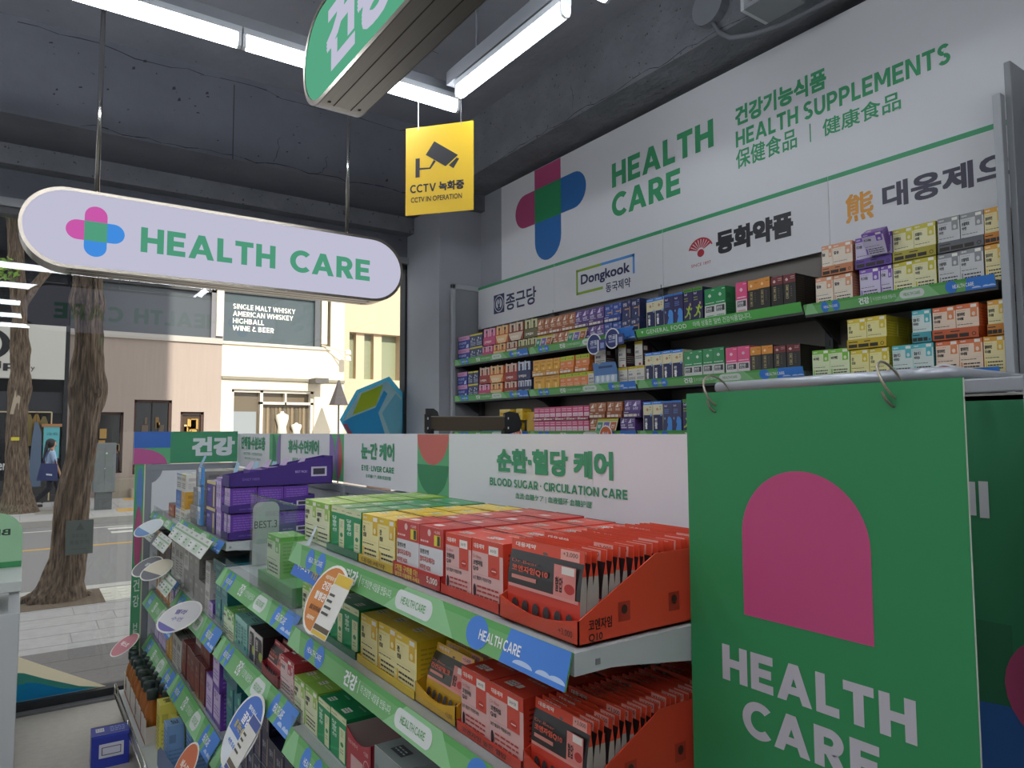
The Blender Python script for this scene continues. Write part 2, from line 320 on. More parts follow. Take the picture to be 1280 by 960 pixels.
b.pp(P, [(.05, .145), (.095, .145), (.0725, .19)], M('#4e554f')); b.pt(P, .03, .10, .11, .125, '유리조심', M('#4a514c')); b.pt(P, .02, .06, .12, .085, '충돌주의', M('#4a514c')); b.pr(P, .03, .03, .11, .034, M('#525953'))
tag(b.build('window_sticker'), 'square grey warning sticker on the window in front of the thick trunk', 'sticker')

# ---------------------------------------------------------------- ceiling lights
TUBE = EM('#f4f8ff', TUBE_EMIT)
def batten(p0, p1, label, group='ceiling tube lights'):
    p0, p1 = Vector(p0), Vector(p1); d = (p1 - p0).normalized(); s_ = Vector((0, 0, 1)).cross(d); L = (p1 - p0).length; c = (p0 + p1) / 2
    t = thing('tube_light', c + Vector((0, 0, .035)), label, 'ceiling light', group)
    b = MB(); prof = [(-.0195, .03), (-.0195, 0), (-.014, -.014), (0, -.020), (.014, -.014), (.0195, 0), (.0195, .03)]
    A = p0 + d * .012; E = d * (L - .024)
    b.prism([A + s_ * u + Vector((0, 0, v)) for u, v in prof][::-1], E, TUBE); b.build('diffuser', t)
    b = MB(); b.obox(c + Vector((0, 0, .043)), d * (L / 2), s_ * .024, (0, 0, .012), GREYL); b.build('housing', t)
    for q in (p0, p1 - d * .012):
        b = MB(); b.prism([q + s_ * u * 1.08 + Vector((0, 0, v * 1.06)) for u, v in prof][::-1], d * .012, M('#d0d2d4', .4)); b.build('end_cap', t)
    return t
ZT = 3.05
def rail(name, p0, p1, label):
    b = MB(); p0, p1 = Vector(p0), Vector(p1); d = (p1 - p0) / 2; s_ = Vector((0, 0, 1)).cross(d.normalized()) * .028
    b.obox((p0 + p1) / 2, d, s_, (0, 0, .03), M('#74777d', .5)); t = tag(b.build(name), label, 'ceiling rail', 'rails over the tube lights')
    n = max(2, int(d.length * 2 / 1.2) + 1)
    for i in range(n):
        q = p0 + (p1 - p0) * ((i + .5) / n); b = MB(); b.tube([q, (q.x, q.y, CEIL)], .005, M('#6d7076')); b.build('hanger_rod', t)
ROWS = [(2.655, 1.562), (1.668, 1.567), (.54, 1.5), (-.5, 1.5), (-1.47, 1.5)]
names = ['closest to the window', 'second from the window', 'third from the window', 'fourth from the window', 'fifth from the window']
for ri, (y, xe) in enumerate(ROWS):
    rail('light_rail', (-3.6, y + .045, 3.14), (xe + .02, y + .045, 3.14), 'grey rail carrying the tube light row ' + names[ri])
    L = .94; x = xe; k = 0
    while x - L > -3.6:
        batten((x - L, y, ZT), (x - .006, y, ZT), 'lit white tube light, %s from the supplement wall in the row %s' % (ORD[k + 1], names[ri])); x -= L; k += 1
rail('light_rail', (1.495, 1.78, 3.14), (1.495, 2.60, 3.14), 'short grey ceiling rail running between two tube rows')
batten((1.495, 1.81, ZT), (1.495, 2.54, ZT), 'short lit tube light running toward the window beside the CCTV sign')
# junction box, conduit and projector on the beam
t = thing('junction_box', (2.45, 2.0, 3.5), 'round grey junction box with conduit on the concrete beam', 'junction box')
b = MB(); n = 20; c = Vector((2.525, 2.0, 3.52))
b.prism([c + Vector((0, .085 * math.cos(2 * math.pi * i / n), .085 * math.sin(2 * math.pi * i / n))) for i in range(n)], (-.05, 0, 0), M('#7b7e85', .5)); b.build('box_body', t, bevel=.006)
b = MB(); b.tube([(2.5, 1.985, 3.44), (2.5, 1.955, 3.38), (2.505, 1.90, 3.33), (2.52, 1.80, 3.30), (2.56, 1.68, 3.30), (2.64, 1.5, 3.345), (2.72, 1.3, 3.375), (2.75, .9, 3.377)], .011, M('#6f7279', .6)); b.build('conduit', t, smooth=True)
t = thing('wall_spotlight', (2.45, 1.72, 3.40), 'white lamp on a grey bracket fixed to the concrete beam', 'lamp')
b = MB(); b.box(2.36, 1.72, 3.315, 2.525, 1.735, 3.60, M('#c9ccd0', .4)); b.box(2.36, 1.55, 3.315, 2.525, 1.72, 3.33, M('#8c8f94', .4)); b.box(2.365, 1.735, 3.39, 2.38, 1.7365, 3.43, M('#54565b')); b.build('bracket', t)
b = MB(); b.box(2.375, 1.58, 3.345, 2.50, 1.705, 3.54, M('#e2e3e2', .35)); b.build('lamp_body', t, bevel=.02)
# ---------------------------------------------------------------- hanging signs
PINK, GREEN, BLUE, LILAC = '#cf5fae', '#55a283', '#4690ea', '#c3c2df'
def pill_pts(w, h, n=20):
    r = h / 2; return [(w - r + r * math.cos(R_(-90 + 180 * i / n)), r + r * math.sin(R_(-90 + 180 * i / n))) for i in range(n + 1)] + [(r + r * math.cos(R_(90 + 180 * i / n)), r + r * math.sin(R_(90 + 180 * i / n))) for i in range(n + 1)]
def cross(b, P, cu, cv, a, r, mats, k=2):          # rounded cross: half-width a, reach r; pink up and left, blue right and down, green square
    pk, gr, bl = mats
    def arm(du, dv, m):
        pts = []
        for i in range(13):
            t = R_(-90 + 180 * i / 12); x = r - a + a * math.cos(t); y = a * math.sin(t); pts.append((x, y))
        pts = [(a, -a)] + pts + [(a, a)]
        pts = [(du * x - dv * y, dv * x + du * y) for x, y in pts]; b.pp(P, [(cu + x, cv + y) for x, y in pts], m, k)
    arm(-1, 0, pk); arm(0, 1, pk); arm(1, 0, bl); arm(0, -1, bl); b.pr(P, cu - a, cv - a, cu + a, cv + a, gr, k)
def lightbox(origin, axis, w, h, dep, label, front, back, rods, flat_rods):
    # origin: lower corner of the front face; axis 'x' faces south (-y), 'y' faces west (-x) and runs toward -y
    if axis == 'x': P = facing_south(*origin, .0008); D = Vector((0, 1, 0)); U = Vector((1, 0, 0))
    else: P = facing_west(*origin, .0008); D = Vector((1, 0, 0)); U = Vector((0, -1, 0))
    O = Vector(origin); Z = Vector((0, 0, 1)); t = thing('hanging_lightbox', O + U * (w / 2), label, 'sign')
    pts = pill_pts(w, h); c = Vector((w / 2, h / 2, 0)); pin = [(w / 2 + (u - w / 2) * (w - .028) / w, h / 2 + (v - h / 2) * (h - .028) / h) for u, v in pts]
    b = MB(); b.prism([O + U * u + Z * v for u, v in pts], D * dep, STEEL)
    for s_ in (0, 1):                                # rims
        for i in range(len(pts)):
            j = (i + 1) % len(pts); off = -D * .004 if s_ == 0 else D * (dep + .004)
            q = [O + U * pts[i][0] + Z * pts[i][1] + off, O + U * pts[j][0] + Z * pts[j][1] + off, O + U * pin[j][0] + Z * pin[j][1] + off, O + U * pin[i][0] + Z * pin[i][1] + off]
            b.poly(q if s_ else q[::-1], M('#8f887d', .35, 1))
            e = [O + U * pts[i][0] + Z * pts[i][1] + off, O + U * pts[j][0] + Z * pts[j][1] + off]; f = [p + D * (.004 if s_ == 0 else -.004) for p in e]; b.poly([e[0], e[1], f[1], f[0]], M('#8f887d', .35, 1))
    for q in (.3, .7): b.obox(O + U * (w / 2) + D * dep * q + Z * -.0005, U * (w / 2 - h / 2), D * .0012, Z * .0006, M('#4b4641', .5))
    for q in (.15, .85):
        for u in (h * .56, w - h * .56): b.obox(O + U * u + D * dep * q, U * .004, D * .004, Z * .0015, M('#2a2826'))
    b.build('casing', t)
    for s_, draw in ((0, front), (1, back)):
        if s_ == 0: Q = Pl(O - D * .001, U, Z, .0008)
        else: Q = Pl(O + U * w + D * (dep + .001), -U, Z, .0008)
        f = MB(); f.pp(Q, pin, draw(None, None)); o = f.build('lit_face', t)
        g = MB(); draw(g, Q)
        if g.v: g.build('lettering', o)
    for u in rods:
        b = MB(); a = O + U * u + D * (dep / 2) + Z * h; b.tube([a, (a.x, a.y, CEIL)], .0105, CHROME, 12); b.lathe((a.x, a.y, a.z), [(.022, 0), (.022, .006), (.011, .012)], CHROME); b.build('hanger_rod', t, smooth=True)
    return t
E1 = lambda h: EM(h, SIGN_EMIT)
def face_hc(g, Q):
    if g is None: return E1('#dddcf4')
    cross(g, Q, .295, .182, .0458, .118, (E1('#e668c2'), E1('#5fb592'), E1('#4fa2ff')))
    g.pt(Q, .481, .115, 1.116, .2355, 'HEALTH', E1('#5cb08e'), .05); g.pt(Q, 1.193, .1122, 1.649, .232, 'CARE', E1('#5cb08e'), .05)
lightbox((-.051, 3.72, 2.347), 'x', 1.857, .370, .146, 'white lit pill-shaped HEALTH CARE sign hanging before the shop window', face_hc, face_hc, [.299, 1.54], None)
def face_kr(g, Q):
    if g is None: return E1('#66bf98')
    g.pt(Q, .205, .05, .67, .262, '건강', E1('#dddcf4'), .05); g.pt(Q, .76, .09, 1.30, .21, 'HEALTH', E1('#dddcf4'), .02)
lightbox((.69, 2.132, 2.575), 'y', 1.522, .304, .135, 'green lit pill-shaped sign with white Korean letters hanging overhead', face_kr, face_kr, [.25, 1.26], None)
# CCTV sign
t = thing('cctv_sign', (1.443, 2.62, 2.54), 'yellow CCTV IN OPERATION sign hanging on two thin wires', 'sign')
A, B = Vector((1.343, 2.742, 2.543)), Vector((1.545, 2.502, 2.543)); U = (B - A).normalized(); wv = (B - A).length; N = U.cross(Vector((0, 0, 1))); hv = .392
b = MB(); b.prism([A, B, B + Vector((0, 0, hv)), A + Vector((0, 0, hv))], -N * .004, M('#d9b21f', .45)); bd = b.build('board', t)
P = Pl(A, U, (0, 0, 1), .0008); K = M('#1d1d22', .5); g = MB(); q = lambda x, y: ((x - 125) / 570 * wv, (900 - y - (x - 125) * -.105 * 1) / 750 * hv)
def cc(x, y):                                        # graphic measured on the board
    u = (x - 128) / 566.; top = 150 - 80 * u; bot = 905 - 62 * u; return (u * wv, (bot - y) / (bot - top) * hv)
g.pp(P, [cc(212, 410), cc(212, 575), cc(248, 570), cc(248, 405)], K); g.pp(P, [cc(248, 490), cc(248, 506), cc(338, 497), cc(330, 484)], K); g.pp(P, [cc(330, 484), cc(338, 497), cc(384, 430), cc(366, 418)], K)
g.pp(P, [cc(370, 255), cc(298, 375), cc(465, 472), cc(568, 372)], K); g.pp(P, [cc(556, 395), cc(492, 462), cc(530, 488), cc(578, 402)], K)
g.pt(P, .022, .098, .143, .134, 'CCTV', K, .035); g.pt(P, .156, .096, .272, .138, '녹화중', K, .04); g.pt(P, .026, .055, .262, .078, 'CCTV IN OPERATION', K, .012)
g.build('lettering', bd)
for f, zt, dx in ((.185, 3.11, 0), (.82, 3.11, 0)):
    a = A + U * (f * wv) + Vector((0, 0, hv)); b = MB(); b.tube([a - Vector((0, 0, .012)), (a.x, a.y, zt)], .002, M('#b9bbbd', .3, .8), 6); b.build('wire', t)

# ---------------------------------------------------------------- big white header board on the right-hand wall
HB = thing('header_board', (2.78, 1.5, 2.66), 'big white HEALTH CARE supplements board above the wall shelves', 'sign board')
b = MB(); b.box(2.771, -1.5, 2.673, 2.79, 4.106, 3.352, M('#d9dade', .5)); b.box(2.79, -1.4, 2.72, 2.828, 4.0, 3.30, GREYM); hb = b.build('panel', HB)
P = facing_west(2.771, 4.106, 0); G2 = M('#3f9d6b', .5); g = MB()
def yu(y): return 4.106 - y
rows_ = [('HEALTH', 2.950, 2.216, 3.010, 3.152, .05), ('CARE', 2.954, 2.436, 2.832, 2.970, .05), ('건강기능식품', 2.084, 1.616, 3.058, 3.154, .04), ('HEALTH SUPPLEMENTS', 2.084, 1.130, 2.955, 3.034, .04), ('保健食品', 2.086, 1.762, 2.848, 2.942, .015), ('健康食品', 1.640, 1.313, 2.850, 2.926, .015)]
for s_, y0, y1, z0, z1, bo in rows_: g.pt(P, yu(y0), z0, yu(y1), z1, s_, G2, bo)
g.pr(P, yu(1.701), 2.85, yu(1.695), 2.932, G2)
cy_, cz_ = 3.565, 3.095
MP, MG, MBl = M('#b24a78', .5), M('#2f8f5c', .5), M('#2f6cae', .5)
yl, yr, zb_, zt_ = yu(3.705), yu(3.425), 2.985, 3.215
def arm2(du, dv, reach, half, base, m):
    pts = [(base, -half)] + [(reach - half + half * math.cos(R_(-90 + 15 * i)), half * math.sin(R_(-90 + 15 * i))) for i in range(13)] + [(base, half)]
    g.pp(P, [(yu(cy_) + du * x - dv * y, 3.10 + dv * x + du * y) for x, y in pts], m)
g.pr(P, yl, zt_, yr, 3.35, MP); arm2(-1, 0, .365, .115, .14, MP); arm2(1, 0, .385, .115, .14, MBl); arm2(0, -1, .385, .14, .115, MBl); g.pr(P, yl, zb_, yr, zt_, MG)
g.build('lettering', hb)

# ---------------------------------------------------------------- wall shelving, four bays
BAYS = [4.412, 3.494, 2.562, 1.622, .935]
DARK = M('#4a4b4d', .55); ends = ['closest to the window', 'second from the window', 'third from the window', 'fourth from the window']
def strip_print(g, P, L, h, kr=True, small=True, s0=0.):
    """printed label strip: green with blue ovals, word and pill; u along, v up"""
    a = M('#57a452', .45); bl = M('#3f7fd4', .45); lt = M('#8cc489', .45); w = M('#eef1ee', .5)
    g.pr(P, 0, 0, L, h, M('#6fae68', .45), 1)
    g.pr(P, 0, h * .78, L, h, a, 1.5); k = L / 1.2
    g.pp(P, [(.0, 0), (.10 * k, 0), (.07 * k, h), (.03 * k, h)], lt, 2); g.pp(P, [(.62 * k, 0), (.9 * k, 0), (.84 * k, h), (.7 * k, h)], lt, 2)
    for u in (.13 * k, .21 * k): g.pe(P, u, 0, u + .055 * k, h, bl, 3, n=16)
    g.pt(P, .15 * k, h * .36, .25 * k, h * .6, 'HEALTH CARE', w, .02, 4)
    g.pt(P, .40 * k, h * .2, .47 * k, h * .82, '건강', w, .035, 4)
    g.pr(P, .482 * k, h * .25, .484 * k, h * .75, w, 4); g.pt(P, .495 * k, h * .36, .645 * k, h * .66, '더 건강한 내일을 만듭니다.', w, .01, 4)
    g.pill(P, .665 * k, h * .14, .815 * k, h * .84, M('#d9ded8', .5), 4); g.pt(P, .69 * k, h * .36, .79 * k, h * .62, 'HEALTH CARE', a, .02, 5)
    g.pe(P, .935 * k, 0, 1.0 * k, h, bl, 3, n=18); g.pp(P, [(1.04 * k, 0), (L, 0), (L, h), (1.055 * k, h)], bl, 3)
    g.pt(P, .975 * k, h * .34, 1.09 * k, h * .64, 'HEALTH CARE', w, .03, 4)
    for u, r in ((1.1, .025), (1.15, .018), (1.19, .03)): g.pe(P, (u - r) * k, 0, min((u + r) * k, L), h * .28, M('#b9cdea', .5), 4, 0, 180, 10)
def general_print(g, P, L, h):
    w = M('#eef1ee', .5); g.pr(P, 0, 0, L, h, M('#58ad52', .45), 1)
    g.pp(P, [(.035, h * .65), (.05, h * .65), (.0425, h * .35)], w, 2); g.pt(P, .07, h * .24, .33, h * .74, 'GENERAL FOOD', w, .01, 2, 1.1); g.pt(P, .37, h * .2, .69, h * .8, '아래 상품은 일반 건강식품입니다.', w, .01, 2)
WALLBAY = []
SH = {0: (2.10, 1.84, 1.585), 1: (2.10, 1.84, 1.585), 2: (2.10, 1.84, 1.585), 3: (2.085, 1.785, 1.535)}
for i in range(4):
    y1, y0 = BAYS[i], BAYS[i + 1]
    t = thing('wall_shelf_bay', (2.65, (y0 + y1) / 2, 0), 'dark wall shelving bay with white brand panel, ' + ends[i], 'shelf unit', 'wall shelving bays'); WALLBAY.append(t)
    b = MB(); b.box(2.80, y0 + .002, .0, 2.825, y1 - .002, 2.37, M('#77726c', .6)); b.box(2.47, y0 + .002, 0, 2.80, y1 - .002, .12, DARK)
    b.build('back_panel', t)
    for y in ((y1 - .02, y0 + .02) if i == 0 else (y0 + .02,)):
        b = MB(); b.box(2.765, y - .0175, 0, 2.80, y + .0175, 2.35, DARK)
        for k in range(30): b.box(2.764, y - .006, .9 + k * .05, 2.7651, y - .002, .925 + k * .05, M('#17181a'))
        b.build('upright', t)
    for z in SH[i] + (1.2, .8, .4):
        b = MB(); b.box(2.565, y0 + .004, z - .028, 2.798, y1 - .004, z - .003, DARK)
        b.box(2.565, y0 + .004, z - .036, 2.60, y1 - .004, z - .028, M('#3a3b3d', .5)); sh = b.build('shelf', t)
        for y in (y1 - .012, y0 + .008):
            b = MB(); b.prism([(2.60, y, z - .03), (2.798, y, z - .03), (2.798, y, z - .13), (2.77, y, z - .12), (2.68, y, z - .06)], (0, .004, 0), DARK); b.build('bracket', sh)
        if z > 1.3:
            b = MB(); P = Pl((2.562, y1 - .004, z - .026), (0, -1, 0), Vector((-.28, 0, 1)).normalized(), .0005)
            L = y1 - y0 - .012; hh = .042; b.prism([P.p(0, 0, 0), P.p(L, 0, 0), P.p(L, hh, 0), P.p(0, hh, 0)], -P.N * .0015, M('#5f9d58', .5))
            (general_print if (i == 2 and z > 2) else strip_print)(b, P, L, hh); b.build('price_strip', sh)
    b = MB(); zl = 2.357; b.box(2.766, y0 + .001, zl, 2.782, y1 - .001, 2.672, M('#d6d7da', .5)); P = facing_west(2.766, y1 - .001, 0); Lb = y1 - y0 - .002
    b.pr(P, 0, 2.652, Lb, 2.672, M('#3f9d6b', .5)); NV = M('#2a2f55', .5); u = lambda y: y1 - .001 - y
    if i == 0:
        b.pr(P, u(4.20), 2.442, u(4.065), 2.578, NV, 1); b.pe(P, u(4.192), 2.45, u(4.073), 2.57, M('#c9ccd4'), 2); b.pring(P, u(4.185), 2.457, u(4.08), 2.563, .014, NV, 3); b.pe(P, u(4.15), 2.49, u(4.115), 2.55, NV, 3)
        b.pp(P, [(u(4.155), 2.475), (u(4.11), 2.475), (u(4.1325), 2.50)], NV, 3); b.pe(P, u(4.142), 2.505, u(4.123), 2.54, M('#c9ccd4'), 4, n=12)
        b.pt(P, u(4.045), 2.445, u(3.687), 2.565, '종근당', NV, .02)
    if i == 1:
        gg, bb = M('#8fb03e', .5), M('#5b9be0', .5); w_ = .016
        b.pr(P, u(3.277), 2.430, u(3.277) + w_, 2.587, gg); b.pr(P, u(3.277), 2.587 - w_, u(3.05), 2.587, gg); b.pr(P, u(3.05), 2.587 - w_, u(2.772), 2.587, bb); b.pr(P, u(2.772) - w_, 2.475, u(2.772), 2.587, bb); b.pr(P, u(3.277), 2.430, u(3.035), 2.430 + w_, gg)
        b.pt(P, u(3.232), 2.470, u(2.810), 2.549, 'Dongkook', NV, .025); b.pt(P, u(3.01), 2.403, u(2.806), 2.460, '동국제약', NV, .015)
    if i == 2:
        rd = M('#b3323f', .5); cu, cv = u(2.308), 2.497
        for k in range(9):
            a = R_(28 + k * 15.5); a2 = R_(28 + k * 15.5 + 11); b.pp(P, [(cu + .022 * math.cos(a), cv + .02 * math.sin(a)), (cu + .078 * math.cos(a), cv + .068 * math.sin(a)), (cu + .078 * math.cos(a2), cv + .068 * math.sin(a2)), (cu + .022 * math.cos(a2), cv + .02 * math.sin(a2))], rd)
        b.pring(P, cu - .08, cv - .07, cu + .08, cv + .07, .008, rd, 2, 20, 165, 16); b.pe(P, cu - .022, cv - .028, cu + .022, cv + .012, rd); b.pt(P, cu - .062, 2.425, cu + .062, 2.440, 'SINCE 1897', rd, .005)
        b.pt(P, u(2.212), 2.457, u(1.79), 2.572, '동화약품', M('#26252c', .5), .055)
    if i == 3:
        og = M('#d9952f', .5); b.pt(P, u(1.549), 2.448, u(1.433), 2.567, '熊', og, .02); b.pt(P, u(1.397), 2.466, u(.952), 2.566, '대웅제약'[:3] + '으', M('#3d3a4e', .5), .035)
    b.build('brand_panel', t)
# end frame by the pillar, and the grey end panel on the other end
b = MB(); b.box(2.545, 4.418, 0, 2.575, 4.45, 2.68, GREYL); b.box(2.79, 4.418, 0, 2.825, 4.45, 2.68, GREYL); b.box(2.545, 4.418, 2.645, 2.825, 4.45, 2.68, GREYL); fr_ = b.build('end_frame', WALLBAY[0], bevel=.004)
b = MB(); b.box(2.575, 4.428, 0, 2.79, 4.436, 2.645, M('#85888c', .5)); b.build('infill_panel', fr_)
b = MB(); b.box(2.60, .885, 0, 2.83, .905, 2.80, M('#8f9296', .5)); ep_ = b.build('end_panel', WALLBAY[3], bevel=.003)
b = MB(); b.box(2.565, .905, 0, 2.60, .93, 2.69, GREYL); b.build('front_post', ep_, bevel=.003)
# ---------------------------------------------------------------- near rack (gondola), four bays
GB = [(1.95, .75, (1.30, 1.075, .806, .5), (.05, .05, .06, .06)), (2.85, 1.95, (1.09, .835, .44), (.055, .062, .065)),
      (3.75, 2.85, (1.18, .845, .45), (.04, .07, .075)), (4.645, 3.75, (1.14, .87, .685, .43), (.035, .035, .075, .07))]
SX = .622
bn = ['first from the camera end', 'second from the camera end', 'third from the camera end', 'closest to the window']
bn = ['by the green poster', 'second from the green poster', 'third from the green poster', 'closest to the window']
for i, (y1, y0, zs, hs) in enumerate(GB):
    t = thing('gondola_bay', (.87, (y0 + y1) / 2, 0), 'pale grey rack bay of health boxes, ' + bn[i], 'shelf unit', 'bays of the near rack')
    b = MB(); b.box(1.122, y0 + .002, 0, 1.135, y1 - .002, 1.345, M('#bfc1c1', .5)); b.build('back_panel', t)
    b = MB(); b.box(1.11, y0 + .002, 1.345, 1.14, y1 - .002, 1.378, GREYM); b.build('top_rail', t, bevel=.003)
    for y in ((y1 - .02, y0 + .02) if i == 0 else (y1 - .02,)):
        b = MB(); b.box(1.10, y - .016, 0, 1.122, y + .016, 1.375, GREYM); b.build('upright', t)
    xb = .60 if i < 2 else .49
    b = MB(); b.box(xb + .03, y0 + .002, 0, 1.12, y1 - .002, .10, M('#9b9d9d', .5)); b.box(xb, y0 + .002, .10, 1.12, y1 - .002, .14, SHELFW); b.build('bottom_deck', t)
    for z, h in zip(zs, hs):
        b = MB(); b.box(SX + (.003 if i == 0 else .03), y0 + .003, z - .033, 1.12, y1 - .003, z - .002, SHELFW)
        for y in (y0 + .003, y1 - .006):
            b.prism([(SX + .07, y, z - .033), (1.12, y, z - .033), (1.12, y, z - .085), (1.05, y, z - .08), (SX + .1, y, z - .036)][::-1], (0, .003, 0), SHELFW)
        for x in (SX + .045,): b.obox((x, y0 + .0025, z - .02), (.004, 0, 0), (0, .001, 0), (0, 0, .004), M('#7c7f7f'))
        sh = b.build('shelf', t)
        tl = (.28 if z > 1 else .4) if i == 0 else .62; sx = SX + (0 if i == 0 else .026)
        b = MB(); V_ = Vector((tl, 0, 1)).normalized(); h = h / V_.z; P = Pl(Vector((sx, y1 - .003, z)) - V_ * h, (0, -1, 0), V_, .0004)
        L = y1 - y0 - .006; b.prism([P.p(0, 0, 0), P.p(L, 0, 0), P.p(L, h, 0), P.p(0, h, 0)], -P.N * .0018, M('#6fae68', .4))
        strip_print(b, P, L, h); b.build('price_strip', sh)
        b = MB(); P = Pl((sx + .001, y1 - .003, z - .004), (0, -1, 0), (0, 0, 1)); b.prism([P.p(0, 0, 0), P.p(L, 0, 0), P.p(L, .036, 0), P.p(0, .036, 0)], (.0016, 0, 0), ACRYL); b.build('clear_fence', sh)
# header sign running along the rack
t = thing('rack_header_sign', (1.118, 2.5, 1.385), 'long white header sign of care categories on top of the near rack', 'sign')
b = MB(); b.box(1.118, .55, 1.388, 1.128, 4.648, 1.592, M('#dfdde0', .5)); bd = b.build('board', t)
P = facing_west(1.118, 4.648, 0); g = MB(); u = lambda y: 4.648 - y
GA, GBk, RE, VI = M('#5fae77', .5), M('#2f8455', .5), M('#c9655a', .5), M('#8a70ad', .5); zb_, zt_, zm = 1.389, 1.591, 1.489
def half_ellipse(y0, y1, z0, z1, a0, a1, m, k=2): g.pe(P, u(y0), z0, u(y1), z1, m, k, a0, a1, 20)
g.pr(P, u(3.948), zb_, u(3.743), zt_, GA, 1); half_ellipse(3.96, 3.82, zb_, zt_, -90, 90, GBk); half_ellipse(3.81, 3.68, zb_, zt_, 90, 270, VI)
g.pr(P, u(3.025), zb_, u(2.854), zt_, GA, 1); half_ellipse(3.09, 2.955, zb_, zt_, -90, 90, VI); half_ellipse(2.95, 2.87, zb_, zt_, 90, 270, VI, 3); half_ellipse(3.0, 2.87, zb_, zt_, -90, 90, RE, 2)
g.pr(P, u(2.178), zb_, u(1.96), zt_, GA, 1); half_ellipse(2.178, 1.96, zm - .0, zt_ + .1, 180, 360, RE); half_ellipse(2.178, 1.96, zb_, zm + .1, 180, 360, GBk)
g.pr(P, u(.72), zb_, u(.56), zt_, GA, 1)
for y0, y1, z0, z1, s_, bo in ((4.55, 4.03, 1.497, 1.575, '단백질·수분보충', .045), (4.49, 4.09, 1.464, 1.480, 'PROTEIN · HYDRATION', .01), (4.46, 4.12, 1.436, 1.450, '蛋白質·水分 | 蛋白', 0),
                               (3.61, 3.157, 1.495, 1.562, '휴식·수면케어', .045), (3.54, 3.22, 1.455, 1.471, 'REST · SLEEP CARE', .03), (3.538, 3.25, 1.428, 1.443, '休息·睡眠ケア | 休息', 0),
                               (2.666, 2.361, 1.491, 1.556, '눈·간 케어', .045), (2.66, 2.361, 1.447, 1.468, 'EYE · LIVER CARE', .04), (2.615, 2.388, 1.418, 1.434, '目·肝臓ケア | 眼睛·肝脏护理', .012),
                               (1.682, 1.199, 1.485, 1.552, '순환·혈당 케어', .045), (1.719, 1.153, 1.445, 1.467, 'BLOOD SUGAR · CIRCULATION CARE', .04), (1.59, 1.275, 1.413, 1.432, '血流·血糖ケア | 血液循环·血糖护理', .012)):
    g.pt(P, u(y0), z0, u(y1), z1, s_, M('#3f9468', .5), bo, 3)
g.build('lettering', bd)
# end panel with its own header, beside the window
t = thing('rack_end_panel', (.87, 4.66, 0), 'white end panel in a grey frame with green edge strip, window end of the rack', 'end panel')
b = MB(); b.box(.62, 4.652, .1, 1.12, 4.662, 1.40, M('#d3d6d8', .5)); b.build('panel', t)
b = MB(); b.box(.60, 4.647, 0, .635, 4.668, 1.415, GREYM); b.box(1.09, 4.646, 0, 1.12, 4.668, 1.395, GREYM); b.box(.60, 4.646, 1.375, 1.12, 4.668, 1.412, GREYM)
b.prism([(.635, 4.6455, 1.375), (.69, 4.6455, 1.375), (.68, 4.6455, 1.345), (.655, 4.6455, 1.315), (.635, 4.6455, 1.305)], (0, .003, 0), GREYM); b.build('frame', t, bevel=.003)
b = MB(); b.box(.545, 4.655, .1, .598, 4.662, 1.425, M('#d9dccf', .5)); b.box(.594, 4.648, .1, .6, 4.662, 1.42, M('#cfcfb2', .5))
P = facing_south(.545, 4.655, 0); b.pr(P, 0, .1, .05, 1.425, M('#4f9f70', .5)); b.pe(P, .012, 1.13, .045, 1.40, M('#5b7fb5', .5), 2); b.pill(P, .0121, .90, .0449, 1.29, M('#b2567f', .5), 3) if False else b.pe(P, .006, .80, .046, 1.17, M('#b2567f', .5), 3)
for k, ch in enumerate('건강'): b.pt(P, .01, .68 - k * .09, .042, .75 - k * .09, ch, M('#d9e2da'), .02, 4)
for k in range(6): b.pt(P, .016, .47 - k * .035, .036, .50 - k * .035, 'HEALTH'[k], M('#d9e2da'), .02, 4)
b.build('edge_strip', t)
b = MB(); b.box(.535, 4.648, 1.415, 1.117, 4.656, 1.606, M('#d9d9d9', .5)); hd = b.build('header_sign', t)
b = MB(); P = facing_south(.535, 4.648, 1.415); b.pr(P, 0, 0, .582, .191, M('#3f8f66', .5), 1); b.pr(P, 0, .095, .195, .191, M('#3567b5', .5), 2); b.pr(P, 0, 0, .195, .095, M('#5aa877', .5), 2)
b.pp(P, [(0, 0)] + [(.18 * math.cos(R_(a)), .095 * math.sin(R_(a))) for a in range(0, 91, 9)], M('#b8568f', .5), 3)
b.pt(P, .315, .04, .565, .158, '건강', M('#cfd6d8', .5), .055, 2); b.build('lettering', hd)

# ---------------------------------------------------------------- end stand with the green poster
t = thing('end_stand', (.93, .52, 0), 'grey tube end stand at the end of the near rack', 'display stand')
b = MB(); b.tube([(.915, .735, 1.668), (.915, .43, 1.668), (.92, .405, 1.668), (.945, .392, 1.668), (1.6, .392, 1.668)], .0085, M('#a9adb3', .3, .3), 12); b.build('top_tube', t, smooth=True)
b = MB(); b.tube([(.945, .72, 1.655), (.945, .60, 1.655)], .006, M('#8f9398', .35, .3)); b.lathe((.945, .60, 1.645), [(.004, 0), (.009, .004), (.010, .012), (.006, .019), (.002, .021)], M('#8f9398', .35, .3)); b.build('hook_bar', t, smooth=True)
b = MB(); PL = M('#96999d', .45); b.box(.93, .31, 1.643, .935, .61, 1.66, PL); b.box(.93, .27, 0, .955, .322, 1.662, PL); b.box(.93, .60, 1.2, .935, .612, 1.66, PL); b.box(.93, .31, 0, .935, .735, .25, PL); b.build('frame', t, bevel=.002)
b = MB(); b.tube([(.95, .725, 0), (.95, .725, 1.66)], .011, M('#a9adb3', .3, .3)); b.tube([(1.5, .392, 0), (1.5, .392, 1.668)], .011, M('#a9adb3', .3, .3)); b.build('post', t, smooth=True)
